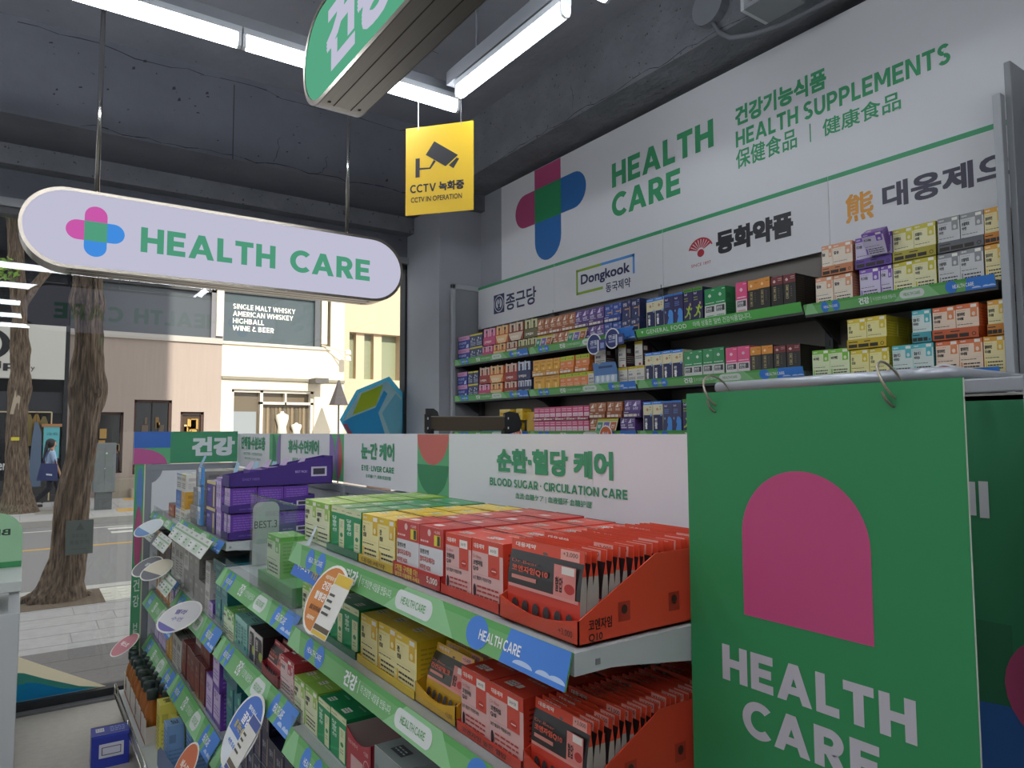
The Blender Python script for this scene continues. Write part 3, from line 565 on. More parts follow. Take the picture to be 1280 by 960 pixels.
b = MB(); b.box(1.0, .2, .4, 1.004, .735, 1.642, M('#2f7d53', .7)); P = facing_west(1.0, .735, 0)
b.pt(P, .735 - .452, 1.488, .735 - .388, 1.534, '게', M('#c9c9cc', .6), .03); b.pe(P, .735 - .38, 1.22, .735 - .24, 1.36, M('#b0486f', .6), 3); b.pe(P, .735 - .56, .95, .735 - .2, 1.262, M('#2c5f9f', .6), 2); b.pr(P, .735 - .42, 1.255, .735 - .37, 1.36, M('#296b48', .6), 1)
b.box(1.0, .2, 1.636, 1.006, .735, 1.645, M('#9c9a92', .6)); b.build('fabric_banner', t)
t = thing('hanging_poster', (.852, .547, 1.05), 'green HEALTH CARE poster with a pink arch hanging from the end stand', 'poster')
b = MB(); b.box(.850, .350, 1.05, .8535, .744, 1.657, M('#d9dccf', .6)); P = facing_west(.850, .744, 0, .0004); b.pr(P, 0, 1.05, .394, 1.657, M('#2d8952', .5), 1); bd = b.build('board', t)
g = MB(); w = M('#bcb8bf', .55); PK = M('#c2497b', .5)
g.pp(P, [(.744 - .646, 1.339), (.744 - .46, 1.339)] + [(.744 - .553 + .093 * math.cos(R_(a)), 1.452 + .093 * math.sin(R_(a))) for a in range(0, 181, 6)], PK, 2)
g.pt(P, .744 - .686, 1.2395, .744 - .4145, 1.2895, 'HEALTH', w, .055, 2); g.pt(P, .744 - .653, 1.173, .744 - .459, 1.2225, 'CARE', w, .055, 2); g.build('lettering', bd)
for y in (.700, .437):
    b = MB(); b.tube([Vector((.872 + .038 * math.cos(R_(a)), y + .012 * math.sin(R_(a)) + .006 * math.cos(R_(a)), 1.658 + .026 * math.sin(R_(a)))) for a in range(0, 361, 20)], .0016, M('#a89f8e', .4, .5), 8)
    b.tube([(.846, y, 1.645), (.843, y - .006, 1.635), (.846, y - .011, 1.628), (.852, y - .012, 1.627)], .0016, M('#6d655a', .5), 8); b.build('wire_ring', t, smooth=True)
# ---------------------------------------------------------------- boxes on the shelves
KIND = {}; PROTO = {}
def doctor(col, cream, dark='#3a3a3a', word='건강', word2='', tagc=None):
    tg = tagc or col
    return dict(body=col, front=[('r', .0, .0, 1, 1, cream), ('r', 0, .86, 1, 1, col), ('r', .64, .60, .93, 1, tg), ('r', .66, .88, .91, .965, '#e9e6dc'), ('t', .06, .90, .5, .95, '대웅제약', '#f2efe6', .02), ('l', .06, .79, .45, .82, 1, col),
        ('t', .06, .65, .40, .76, word, dark, .04)] + ([('t', .06, .53, .34, .62, word2, dark, .04)] if word2 else []) + [('r', .05, .46, .93, .463, '#b9ae98'), ('l', .06, .385, .72, .425, 1, dark), ('r', .06, .06, .12, .33, tg), ('l', .17, .06, .88, .33, 3, dark), ('e', .71, .63, .86, .75, cream)],
        top=[('r', .1, .35, .35, .65, '#e9e6dc'), ('l', .12, .4, .33, .6, 2, '#444444'), ('l', .45, .40, .85, .6, 2, cream)], side=[('l', .1, .1, .9, .88, 9, None)])
KIND.update(
 bluepink=dict(body='#2c3a93', front=[('r', 0, .68, 1, 1, '#d79abf'), ('l', .08, .75, .7, .92, 2, '#8a4a80'), ('t', .06, .36, .7, .56, '콘드로이친', '#c8d4f2', .02), ('l', .08, .12, .55, .28, 2, '#aebbe6'), ('p', [(.68, .06), (.9, .06), (.9, .35), (.75, .3)], '#c9d6f0')]),
 navyyel=dict(body='#343a5c', front=[('r', 0, .88, 1, 1, '#d8c94a'), ('e', .3, .58, .48, .74, '#c9d3e4'), ('e', .62, .5, .78, .66, '#a9b4d0'), ('l', .1, .1, .9, .4, 3, '#b9c2da'), ('t', .12, .42, .6, .55, '골드', '#d5dcea', .02)]),
 copper=dict(body='#a85f35', front=[('p', [(.08, .66), (.5, .96), (.5, .66)], '#efe2cf'), ('l', .6, .72, .9, .93, 2, '#e8c9a8'), ('r', .12, .34, .9, .40, '#efdcc4'), ('t', .1, .44, .9, .6, '유산균', '#efdcc4', .02)]),
 plum=dict(body='#5c3f80', front=[('p', [(.08, .66), (.5, .96), (.5, .66)], '#dcd2ea'), ('l', .6, .72, .9, .93, 2, '#c7b4e0'), ('r', .12, .34, .9, .40, '#ddd2ee'), ('t', .1, .44, .9, .6, '눈건강', '#e4dcf2', .02)]),
 royal=dict(body='#33509e', front=[('t', .12, .68, .62, .86, '마이', '#c9d4ee', .02), ('r', .3, .5, .8, .56, '#c8a070'), ('l', .12, .3, .5, .44, 2, '#b9c8ea'), ('l', .75, .8, .95, .95, 2, '#c9d4ee'), ('r', .84, .4, .92, .68, '#d0a878')]),
 navybox=dict(body='#2b3460', front=[('t', .12, .68, .62, .86, '관절', '#d9d6da', .02), ('r', .3, .5, .8, .56, '#c89a6c'), ('p', [(.45, .2), (.5, .3), (.6, .25), (.52, .15)], '#c8cfe4'), ('l', .75, .8, .95, .95, 2, '#c9cfe0'), ('r', .86, .05, .95, .62, '#b89470')]),
 hwal=dict(body='#d9d2b4', front=[('r', 0, .9, 1, 1, '#3c84d8'), ('l', .1, .93, .8, .975, 1, '#e4eef8'), ('r', .0, .58, 1, .9, '#dcd3ae'), ('fan', .3, .68, .62, .8, '#b5533f'), ('l', .7, .72, .86, .86, 2, '#4a4a44'), ('r', .06, .06, 1, .58, '#252b58'), ('e', .76, .53, .94, .63, '#8fb2dc'), ('t', .2, .38, .68, .48, '편안', '#e8e6e0', .03), ('t', .2, .14, .7, .36, '활', '#eeeae4', .06), ('r', 0, 0, 1, .06, '#3f7fd4')]),
 nightblue=dict(body='#2f2a57', front=[('r', 0, .94, 1, 1, '#3a78c4'), ('t', .1, .80, .8, .88, 'Deep:Sl', '#c4b9d8', .03), ('l', .1, .60, .6, .76, 3, '#6d8fd0'), ('e', .1, .42, .2, .5, '#8fb4e8'), ('p', [(.3, .06), (.95, .06), (.95, .4), (.8, .5), (.55, .48), (.4, .36), (.5, .28)], '#4d93de'), ('e', .45, .32, .8, .52, '#4d93de')]),
 nightgreen=dict(body='#2a2450', front=[('r', 0, .9, 1, 1, '#4f8f35'), ('l', .1, .93, .9, .97, 1, '#24401a'), ('t', .1, .80, .8, .88, 'Deep:Sl', '#c4b9d8', .03), ('l', .1, .62, .5, .76, 2, '#9aa83c'), ('run', .1, .08, .95, .58, '#a4bf3c')]),
 greenwhite=dict(body='#2b8a50', front=[('r', 0, .0, 1, .46, '#cfcfcb'), ('l', .68, .9, .94, .96, 1, '#d6e6d8'), ('fan', .32, .68, .66, .82, '#e4ede6'), ('l', .1, .5, .9, .56, 1, '#d6e6d8'), ('r', .12, .24, .9, .42, '#3a3a3c'), ('t', .17, .26, .85, .40, '편안한', '#d9d9d6', .02), ('l', .15, .08, .85, .16, 1, '#5d9a72'), ('r', 0, 0, 1, .03, '#2b8a50')]),
 rosewhite=dict(body='#dd4f80', front=[('r', 0, .0, 1, .46, '#d4cccd'), ('l', .68, .9, .94, .96, 1, '#f0cfd9'), ('fan', .32, .68, .66, .82, '#f3dbe2'), ('l', .1, .5, .9, .56, 1, '#f5dfe6'), ('r', .12, .24, .9, .42, '#3a3a3c'), ('t', .17, .26, .85, .40, '편안한', '#d9d9d6', .02), ('l', .15, .08, .85, .16, 1, '#d0708e'), ('r', 0, 0, 1, .03, '#dd4f80')]),
 orangeblack=dict(body='#26241f', front=[('r', 0, .70, 1, 1, '#d48a35'), ('l', .62, .87, .92, .94, 1, '#8a5a24'), ('fan', .16, .76, .44, .88, '#f0d9b4'), ('fr', .2, .2, .42, .64, '#a89968'), ('tv', .24, .24, .38, .6, '흑마늘', '#b8a878'), ('l', .6, .3, .7, .62, 5, '#6d6758')]),
 redblack=dict(body='#231f1c', front=[('r', 0, .74, 1, 1, '#722a2c'), ('l', .6, .84, .92, .95, 2, '#c9b0a8'), ('fan', .14, .78, .42, .9, '#ead6d0'), ('fr', .2, .26, .42, .68, '#a89968'), ('tv', .24, .3, .38, .64, '흑삼', '#b8a878'), ('l', .6, .3, .72, .64, 5, '#6d6758')], side=[('l', .1, .08, .9, .94, 12, '#4f4a3f')]),
 gold=dict(body='#d79a2f', front=[('r', .06, .04, .94, .78, '#dfa63c'), ('r', .4, .1, .62, .5, '#ecc884'), ('l', .2, .82, .8, .9, 1, '#7a5218'), ('t', .15, .56, .85, .7, '알부민', '#8a5c1c', .02)]),
 limeorange=dict(body='#dd7a35', front=[('r', 0, .74, 1, 1, '#b9bf2f'), ('l', .12, .82, .6, .9, 1, '#6b7a1c'), ('e', .7, .78, .86, .94, '#5f8a24'), ('t', .12, .5, .7, .64, '비타민', '#f4d9bc', .02), ('l', .12, .16, .85, .42, 3, '#f0c9a4')]),
 whiteyel=dict(body='#cfcac0', front=[('r', 0, .86, 1, 1, '#d6bf3c'), ('l', .1, .89, .9, .96, 1, '#6b5c1c'), ('l', .1, .7, .4, .76, 1, '#4f7a5a'), ('t', .1, .5, .72, .62, '콜라겐', '#3f4470', .03), ('l', .1, .26, .9, .42, 2, '#4a4a50'), ('e', .5, .0, .8, .12, '#b5463f')], side_body='#3f2a30'),
 peach=doctor('#dd9a74', '#e3d5c2', word='칼슘'), violet=doctor('#7f55b5', '#cdc3da', word='마그네슘'), lemon=doctor('#c9bd3c', '#e2dcae', word='프로폴리스', word2='아연'), silver=doctor('#8c8c8e', '#c9c9c9', word='쏘팔메토', word2='아연'), amber=doctor('#dca03c', '#e4d5a0', word='멀티비타민', word2='미네랄', tagc='#e0b545'),
 sun=doctor('#d9c034', '#e6dd9a', word='간', word2='건강'), cyan=doctor('#55b8bf', '#cfdcd6', word='칼슘 마그', word2='비타민D'), orange=doctor('#dd7040', '#e6cdb6', word='멀티비타민', word2='미네랄', tagc='#e08a5a'), lime=doctor('#7fc043', '#d9e2b8', word='녹차 카테킨'), leafmint=doctor('#7cc05a', '#d6e6c4', word='루테인'),
 vityellow=dict(body='#dcb82f', front=[('r', 0, .82, 1, 1, '#e8d27a'), ('l', .1, .86, .9, .94, 1, '#c4703a'), ('t', .15, .5, .85, .68, '비타', '#b5472f', .03), ('l', .15, .2, .85, .4, 2, '#7a611c')]),
 hotpink=dict(body='#c23a6a', front=[('r', .06, .12, .94, .52, '#e6c9d2'), ('l', .1, .62, .9, .9, 2, '#efc2d0'), ('l', .14, .18, .86, .44, 2, '#c987a0')]),
 leafcream=doctor('#8fbf4a', '#dfe3ba', word='쏘팔메토', word2='대웅', tagc='#a8cc62'),
 yellow=doctor('#e6c32f', '#ece0a0', word='간', word2='건강', tagc='#e4b93a'),
 emerald=dict(body='#188a50', front=[('r', 0, .86, 1, 1, '#d8dcae'), ('l', .08, .9, .4, .95, 1, '#5c8a5a'), ('l', .76, .9, .92, .95, 1, '#5c8a5a'), ('r', 0, 0, 1, .86, '#21935a'), ('tv', .1, .42, .4, .78, '당솔루션', '#d9ecd9'), ('r', .58, .03, .94, .74, '#d8dcae'), ('l', .68, .55, .84, .7, 4, '#5c8a5a'), ('e', .66, .34, .86, .44, '#3f8f5c'), ('l', .66, .18, .86, .3, 2, '#5c8a5a'), ('p', [(0, .08), (.58, .2), (.58, .26), (0, .14)], '#37a56a')], top=[('r', .3, .15, .6, .4, '#e0e4d4'), ('l', .32, .2, .58, .36, 2, '#2a3a30'), ('l', .4, .6, .8, .75, 1, '#8fc4a4')], side=[('l', .1, .1, .9, .84, 8, '#0f6a3c')]),
 redwhite=dict(body='#c43f3a', front=[('r', 0, 0, 1, .66, '#d9d8d8'), ('l', .05, .7, .4, .78, 1, '#efc9c4'), ('e', .36, .84, .5, .96, '#e6c4be'), ('r', .64, .70, .9, .88, '#e3cf3a'), ('r', .77, .71, .88, .87, '#3a3a34'), ('t', .64, .9, .88, .955, '+5,000', '#f2dcd8', .01), ('t', .04, .52, .42, .60, '알엔오엔', '#4a4646', .02), ('t', .04, .38, .66, .48, '알티지오메가3', '#c4574f', .03), ('t', .04, .25, .5, .34, '비타민 ADE', '#c4574f', .03), ('e', .76, .02, 1.0, .22, '#d8a4a0')], top=[('r', .2, .2, .5, .4, '#e6d9d4'), ('l', .2, .5, .8, .7, 2, '#e0a49c')]),
 redten=dict(body='#d9432f', front=[('r', 0, .04, 1, .80, '#e0b4ae'), ('r', 0, .80, 1, 1, '#dc4a33'), ('t', .06, .855, .46, .93, '대웅제약', '#f6e0d8', .03), ('r', .54, .46, .9, 1, '#d4503f'), ('r', .56, .80, .86, .93, '#efe4da'), ('t', .61, .84, .80, .89, '30정', '#4a4040', .01), ('e', .62, .5, .84, .62, '#c23a2c'), ('r', .66, .555, .8, .57, '#f0d0c8'), ('t', .04, .70, .44, .75, 'Dr.Bear', '#c4685c', 0), ('t', .05, .59, .36, .67, '코엔자임', '#3f3a3a', .03), ('t', .05, .50, .22, .57, 'Q10', '#3f3a3a', .03), ('r', .04, .46, .94, .463, '#b88880'), ('t', .05, .37, .66, .43, '높은 혈압이 걱정된다면?', '#4a4040', .02), ('e', .06, .10, .15, .30, '#33202a'), ('l', .19, .10, .88, .31, 3, '#b5473c')], top=[('r', .18, .2, .42, .42, '#d9d2cc'), ('r', .46, .24, .58, .4, '#d9d2cc'), ('l', .2, .24, .4, .38, 2, '#4a4040'), ('l', .3, .6, .85, .78, 1, '#e8a498')], side=[('l', .12, .12, .9, .86, 10, '#8a2a20')]),
 crimson=doctor('#b8323c', '#dfc4c0', word='비오틴', tagc='#c4485a'),
 mint=dict(body='#86bfb4', front=[('r', .0, .84, 1, 1, '#9accc0'), ('tv', .12, .2, .4, .8, '마그네슘', '#2f5a5a'), ('l', .55, .3, .85, .8, 5, '#3f7a74'), ('e', .6, .1, .84, .24, '#2f6a80')]),
 blackwhite=dict(body='#1f1a1c', front=[('r', 0, 0, .94, 1, '#cfcac4'), ('p', [(.1, .0), (.9, .0), (.9, .78), (.8, .88), (.2, .88), (.1, .78)], '#3a3234'), ('e', .55, .2, .95, .5, '#9fae4a'), ('tv', .2, .45, .45, .8, '밀크', '#d9d4cc')]),
 purplegold=dict(body='#51398c', front=[('r', 0, .88, 1, 1, '#d9c489'), ('r', .74, .04, .9, .82, '#d9c48a'), ('t', .12, .6, .45, .72, '철분', '#cfc0ea', .02), ('l', .12, .2, .5, .5, 3, '#8a72c0')], top=[('r', .1, .1, .9, .9, '#cfcbd8')]),
 lilac=dict(body='#8a6ab8', front=[('r', .0, 0, 1, 1, '#a98cc9'), ('r', .1, .1, .45, .9, '#d4c4e0'), ('r', .55, .1, .9, .9, '#d4c4e0'), ('tv', .2, .3, .36, .8, '면역', '#5a3f8a'), ('tv', .64, .3, .8, .8, '면역', '#5a3f8a')], side=[('l', .08, .1, .92, .9, 7, '#6a4a9c')]),
 greybox=dict(body='#86837f', front=[('t', .3, .6, .7, .76, '혈압', '#c9c6c0', .02), ('l', .3, .2, .8, .46, 3, '#b5b2ac')], top=[('l', .2, .3, .8, .6, 2, '#a5a29c')]),
 whiteblue=dict(body='#d6d4cc', front=[('r', 0, .92, 1, 1, '#6a94cc'), ('t', .12, .62, .45, .8, '오메', '#5f83b8', .02), ('t', .55, .62, .88, .8, '가3', '#5f83b8', .02), ('l', .12, .15, .88, .5, 3, '#6a6a66')]),
 bluecard=dict(body='#4a74b8', front=[('l', .2, .2, .8, .4, 2, '#b9cdea'), ('e', .35, .5, .65, .75, '#7f9fd4')]),
 whitegold=dict(body='#d6d4cc', front=[('r', 0, .92, 1, 1, '#d0b24a'), ('t', .12, .62, .88, .8, '밀크씨슬', '#b0923a', .02), ('l', .12, .15, .88, .5, 3, '#6a6a66')]),
 goldcard=dict(body='#cf9f3f', front=[('l', .2, .2, .8, .4, 2, '#efdcae'), ('e', .35, .5, .65, .75, '#e0c080')]),
 blackgold=dict(body='#2b2320', front=[('r', 0, .7, 1, 1, '#b8843a'), ('e', .3, .74, .6, .92, '#d9a04a'), ('l', .2, .1, .8, .5, 4, '#8f6a3c')]),
 brick=dict(body='#a0553a', front=[('t', .2, .5, .7, .75, '홍삼', '#e6d0b8', .03), ('l', .2, .15, .8, .35, 2, '#d0a488')], top=[('r', 0, 0, 1, 1, '#6f665c')]),
 teal=dict(body='#216f74', front=[('l', .1, .55, .9, .92, 4, '#4fa3a0'), ('t', .2, .25, .8, .45, '유산균', '#a9d0c9', .02), ('l', .1, .05, .9, .18, 2, '#4fa3a0'), ('e', .6, .6, .86, .8, '#7fc4a0')]),
 tealcase=dict(body='#1d6168', front=[('t', .3, .35, .7, .65, '김정문', '#8fc0bc', .02), ('l', .1, .1, .3, .2, 1, '#6fb0ac')], top=[('r', .1, .1, .9, .9, '#1a5258')]),
 whiteprint=dict(body='#cdc9c2', front=[('t', .2, .65, .8, .85, '골드밀', '#55504c', .02), ('l', .15, .15, .85, .55, 5, '#7a7670')]),
 slimbrown=dict(body='#b98a5a', front=[('r', .5, 0, 1, 1, '#d0c4b0'), ('tv', .1, .3, .42, .9, '홍삼정', '#7a3a20'), ('r', 0, 0, 1, .16, '#c97a35')]),
 slimviolet=dict(body='#8a6fae', front=[('tv', .2, .2, .7, .9, '콜라겐', '#e6dcef')]),
 redbrown=dict(body='#6f3230', front=[('t', .25, .66, .75, .8, '흑삼', '#c9a488', .02), ('e', .2, .1, .8, .5, '#8f4a34'), ('l', .2, .52, .8, .6, 1, '#c08a6a')]),
 violetwhite=dict(body='#6a3fa0', front=[('r', .08, .14, .92, .98, '#cbb8d8'), ('t', .2, .62, .8, .82, '마그', '#5f3a94', .02), ('l', .2, .25, .8, .5, 3, '#7a5aa8')], side=[('l', .1, .1, .9, .9, 8, '#8f6cc0')]),
 navystack=dict(body='#2a2a4c', front=[('t', .15, .55, .6, .75, '멜라', '#c4c2d4', .02), ('l', .15, .1, .8, .4, 3, '#8c7a8c'), ('r', .75, .1, .85, .9, '#c0b098')], side=[('l', .1, .1, .9, .9, 6, '#56567c')]),
 yellowtall=dict(body='#d6cc5a', front=[('l', .15, .08, .85, .74, 8, '#8f8a3a'), ('r', 0, .86, 1, 1, '#dcd470')], top=[('t', .25, .3, .75, .7, '정력', '#3a3a24', .03)]),
 skybox=dict(body='#7fa6cf', front=[('l', .1, .12, .9, .9, 9, '#4f6f9c'), ('r', .1, .05, .9, .1, '#33363c')], top=[('t', .25, .25, .75, .75, '고려', '#26303c', .03)]),
 inner=dict(body='#8f9a96', front=[('t', .06, .40, .96, .66, 'INNERBE', '#6a746f', .0), ('l', .06, .2, .5, .3, 1, '#6a746f')], top=[('t', .35, .55, .65, .64, 'INNERBEAUTY', '#7a8480', 0), ('r', .25, .14, .62, .34, '#3f4248'), ('l', .28, .18, .58, .3, 2, '#c9d0cc')]),
 ashgreen=dict(body='#4f5f58', front=[('t', .2, .4, .8, .6, 'INNERBE', '#8f9a94', 0)], side=[('l', .1, .3, .9, .7, 3, '#7f8c84')]),
 bluemail=dict(body='#2a3aa0', front=[('r', .2, .3, .85, .72, '#cfd0dc'), ('fr', .27, .38, .78, .62, '#1f2030'), ('r', 0, .92, 1, 1, '#3348b0')], top=[('l', .5, .2, .9, .8, 3, '#9fb0e0'), ('r', .12, .35, .34, .75, '#d9d9dc'), ('l', .14, .42, .32, .7, 4, '#26283a')]),
)
LOOK = dict(bluepink='blue and pink joint-care box', navyyel='small navy box with yellow band', copper='copper brown probiotic box', plum='dark purple eye-care box', royal='royal blue box', navybox='navy box with copper stripe', hwal='tall cream and navy box', nightblue='tall night-blue sleep box', nightgreen='dark box with green running figure', greenwhite='green and white digestive box',
 rosewhite='pink and white digestive box', orangeblack='black box with orange top', redblack='black box with dark red top', gold='golden yellow box', limeorange='orange box with lime top', whiteyel='white box with yellow band', peach='peach and cream calcium box', violet='violet and lilac magnesium box', lemon='lemon and cream propolis box', silver='grey and silver box', amber='amber multivitamin box',
 sun='bright yellow liver-care box', cyan='cyan and white mineral box', orange='orange multivitamin box', lime='lime green box', leafmint='green and mint box', vityellow='small yellow vitamin box', hotpink='small hot pink box', leafcream='leaf green and cream box', yellow='yellow liver-care box', emerald='emerald green blood-sugar box', redwhite='red and white omega box', redten='red coenzyme Q10 box', crimson='crimson and pink box',
 mint='mint teal box', blackwhite='black and white box', purplegold='purple box with cream stripe', lilac='lilac box', greybox='plain grey box', whiteblue='white box with blue print', bluecard='blue box in the middle tier', whitegold='white box with gold print', goldcard='gold box in the middle tier', blackgold='black and gold box', brick='brick red carton', teal='teal patterned box', tealcase='dark teal carton', whiteprint='white printed box',
 slimbrown='slim tan and orange box', slimviolet='slim violet box', redbrown='dark red-brown ginseng box', violetwhite='violet and white box', navystack='navy box with pale print', yellowtall='yellow upright box', skybox='sky blue upright box', inner='grey-green box', ashgreen='dark ash-green box', bluemail='deep blue carton with white label')
ASP = 1.25
def draw(b, P, items, rnd, sw=1., sh=1.):
    k = 1.
    for it in items:
        c, u0, v0, u1, v1 = it[0], *(it[1:5] if it[0] != 'p' else (0, 0, 0, 0)); k += .35
        if c == 'r': b.pr(P, u0, v0, u1, v1, it[5], k)
        elif c == 'e': b.pe(P, u0, v0, u1, v1, it[5], k, n=14)
        elif c == 'p': b.pp(P, it[1], it[2], k)
        elif c == 't':
            q = glyphs(it[5], it[7])[2] * (v1 - v0) * ASP; b.pt(P, u0, v0, u0 + (min(u1 - u0, q) if u0 < .3 else u1 - u0), v1, it[5], M(it[6]), it[7], k)
        elif c == 'tv':
            n = len(it[5]); h = (v1 - v0) / n
            for i, ch in enumerate(it[5]): b.pt(P, u0, v1 - (i + .88) * h, u1, v1 - i * h, ch, M(it[6]), .02, k)
        elif c == 'fr':
            t = .02
            for q in ((u0, v0, u1, v0 + t), (u0, v1 - t, u1, v1), (u0, v0, u0 + t, v1), (u1 - t, v0, u1, v1)): b.pr(P, *q, it[5], k)
        elif c == 'fan':
            cu = (u0 + u1) / 2; r = (u1 - u0) / 2
            for i in range(5):
                a, a2 = R_(30 + i * 25), R_(30 + i * 25 + 17); b.pp(P, [(cu, v0 + .02), (cu + r * math.cos(a), v0 + (v1 - v0) * math.sin(a)), (cu + r * math.cos(a2), v0 + (v1 - v0) * math.sin(a2))], it[5], k)
        elif c == 'run':                             # plain running figure
            X = lambda u, v: (u0 + u * (u1 - u0), v0 + v * (v1 - v0))
            def seg(p, q, w):
                d = Vector((q[0] - p[0], q[1] - p[1])); s_ = Vector((-d.y, d.x)).normalized() * w / 2; b.pp(P, [X(p[0] + s_.x, p[1] + s_.y), X(p[0] - s_.x, p[1] - s_.y), X(q[0] - s_.x, q[1] - s_.y), X(q[0] + s_.x, q[1] + s_.y)], it[5], k)
            e0 = X(.66, .82); e1 = X(.86, 1.0); b.pe(P, *e0, *e1, '#c9a07a', k, n=10)
            seg((.66, .82), (.5, .48), .2); seg((.5, .5), (.75, .3), .13); seg((.75, .3), (.68, .05), .1); seg((.5, .5), (.3, .28), .13); seg((.3, .28), (.02, .2), .1); seg((.64, .76), (.4, .62), .09); seg((.4, .62), (.26, .74), .08); seg((.66, .76), (.86, .58), .09); seg((.86, .58), (1., .7), .08)
        elif c == 'l':
            n = it[5]; col = it[6]
            if col is None: col = '#5a5a4a'
            h = (v1 - v0) / n
            for i in range(n):
                u = u0
                while u < u1 - .02:
                    w = rnd.uniform(.06, .2) * (u1 - u0) + .02; e = min(u + w, u1); b.pr(P, u, v0 + (i + .3) * h, e, v0 + (i + .7) * h, col, k); u = e + .025
def proto(kind):
    if kind in PROTO: return PROTO[kind]
    K = KIND[kind]; rnd = random.Random(kind); b = MB(); body = M(K['body'], .33); b.box(0, -1, 0, 1, 0, 1, body)
    draw(b, Pl((0, 0, 0), (0, -1, 0), (0, 0, 1), .004), K['front'], rnd)
    side = Pl((0, -1, 0), (1, 0, 0), (0, 0, 1), .004)
    if 'side_body' in K: b.pr(side, 0, 0, 1, 1, K['side_body'], .5)
    dk = tuple(c * .72 for c in lin(K['body'])[:3]); 
    its = [(i[:6] + ((i[6] or '#%02x%02x%02x' % tuple(int(255 * (c ** (1 / 2.2))) for c in dk)),)) if i[0] == 'l' else i for i in K.get('side', [('l', .12, .15, .88, .5, 4, None), ('r', .12, .62, .5, .8, '#%02x%02x%02x' % tuple(int(255 * (c ** (1 / 2.2))) for c in dk))])]
    draw(b, side, its, rnd)
    T = Pl((0, 0, 1), (0, -1, 0), (1, 0, 0), .003); draw(b, T, K.get('top', [('l', .2, .35, .8, .6, 2, None)]), rnd)
    b.pr(T, .0, .955, 1, 1, '#2b2a2a', 1); b.pr(T, .0, .0, 1, .012, '#e8e4dc', 1); b.pp(T, [(.03, .93), (.97, .93), (.9, .965), (.1, .965)], '#3a3836', 1.5)
    o = b.build(kind, at=(0, 0, 0)); C.objects.unlink(o); PROTO[kind] = o.data; bpy.data.objects.remove(o); return PROTO[kind]
def shelf_phrase(x, z):
    if x > 2: return 'top wall shelf' if z > 2.05 else 'middle wall shelf' if z > 1.7 else 'lower wall shelf'
    return None
CNT = {}; NBOX = [0]
BOXNAME = {k: 'carton' for k in ('tealcase', 'brick', 'bluemail', 'ashgreen')}; BOXNAME.update({k: 'vitamin_box' for k in ('peach', 'violet', 'lemon', 'silver', 'amber', 'sun', 'cyan', 'orange', 'lime', 'leafmint', 'vityellow', 'leafcream', 'yellow', 'crimson', 'redten', 'redwhite')})
BOXNAME.update({k: 'ginseng_box' for k in ('orangeblack', 'redblack', 'redbrown', 'slimbrown', 'blackgold')}); BOXNAME.update({k: 'probiotic_box' for k in ('copper', 'plum', 'teal', 'hotpink')})
def short(s):
    n = lambda q: len([w for w in q.replace(',', ' ').split() if w[0].isascii()])
    for a, b in ((' row back', ' row'), ('from the window', 'from window'), (' tier,', ','), ('small ', ''), ('tall ', '')):
        if n(s) <= 16: break
        s = s.replace(a, b)
    return s
def put(kind, x, y, z, w, h, d, label, group, rz=0., rx=0.):
    o = bpy.data.objects.new(BOXNAME.get(kind, 'supplement_box'), proto(kind)); C.objects.link(o)
    o.location = (x, y, z); o.scale = (d, w, h); o.rotation_euler = (rx, 0, rz); NBOX[0] += 1
    return tag(o, short(label), 'box', group)
JR = random.Random(11)
def row(kind, x, z, h, d, nd, edges, shelf, tier='', mode='end', group=None, gap=.0015):
    n = len(edges) - 1
    for i in range(n):
        w = edges[i] - edges[i + 1] - gap
        for k in range(nd if (mode == 'all' or i == n - 1) else 1):
            key = (kind, shelf, tier, k); CNT[key] = CNT.get(key, 0) + 1
            who = (ordn(CNT[key]) + ' from the window') if TOTAL.get((kind, shelf, tier), 9) > 1 else 'only one'
            lab = LOOK[kind] + ', ' + (who + ', ' if who != 'only one' else '') + (('' if k == 0 else ordn(k + 1) + ' row back, ')) + (tier + ' tier, ' if tier else '') + shelf
            put(kind, x + k * (d + .002) + JR.uniform(0, .004), edges[i] - gap / 2, z, w, h * JR.uniform(.99, 1.008), d, lab, group or ('boxes on the ' + shelf), JR.uniform(-.008, .008) if x < 2 else 0)
TOTAL = {}
def tray(x, y1, y0, z, lip, d, col, label, text=None, tcol='#2a241c', h2=None):
    """cut-open display tray: floor, low front lip, sides, back"""
    t = thing('display_tray', (x, (y0 + y1) / 2, z), short(label), 'tray', 'display trays'); m = M(col, .5)
    b = MB(); th = .0015; b.box(x, y0, z, x + d, y1, z + th, m); b.box(x, y0, z, x + th, y1, z + lip, m); hb_ = h2 or lip * 1.1; b.box(x + d - th, y0, z, x + d, y1, z + hb_, m)
    for y in (y0, y1 - th): b.prism([(x, y, z), (x + d, y, z), (x + d, y, z + hb_), (x + d * .35, y, z + hb_), (x, y, z + lip)][::-1], (0, th, 0), m)
    o = b.build('carton', t)
    if text:
        g = MB(); P = facing_west(x, y1, z, .0005); L = y1 - y0
        if text is True:
            rnd = random.Random(col); draw(g, P, [('l', L * .05, lip * .62, L * .6, lip * .84, 1, tcol)], rnd); u = L * .05
            for w in (.22, .26, .2): g.pr(P, u, lip * .16, u + L * w, lip * .5, tcol, 2); u += L * (w + .03)
            g.pring(P, L * .85, lip * .2, L * .94, lip * .2 + L * .09 if L < .2 else lip * .7, .002, M(tcol), 2, n=14)
        else:
            for s_, u0, v0, u1, v1, c in text: g.pt(P, u0 * L, v0 * lip, u1 * L, v1 * lip, s_, M(c), .02)
        g.build('print', o)
    return t
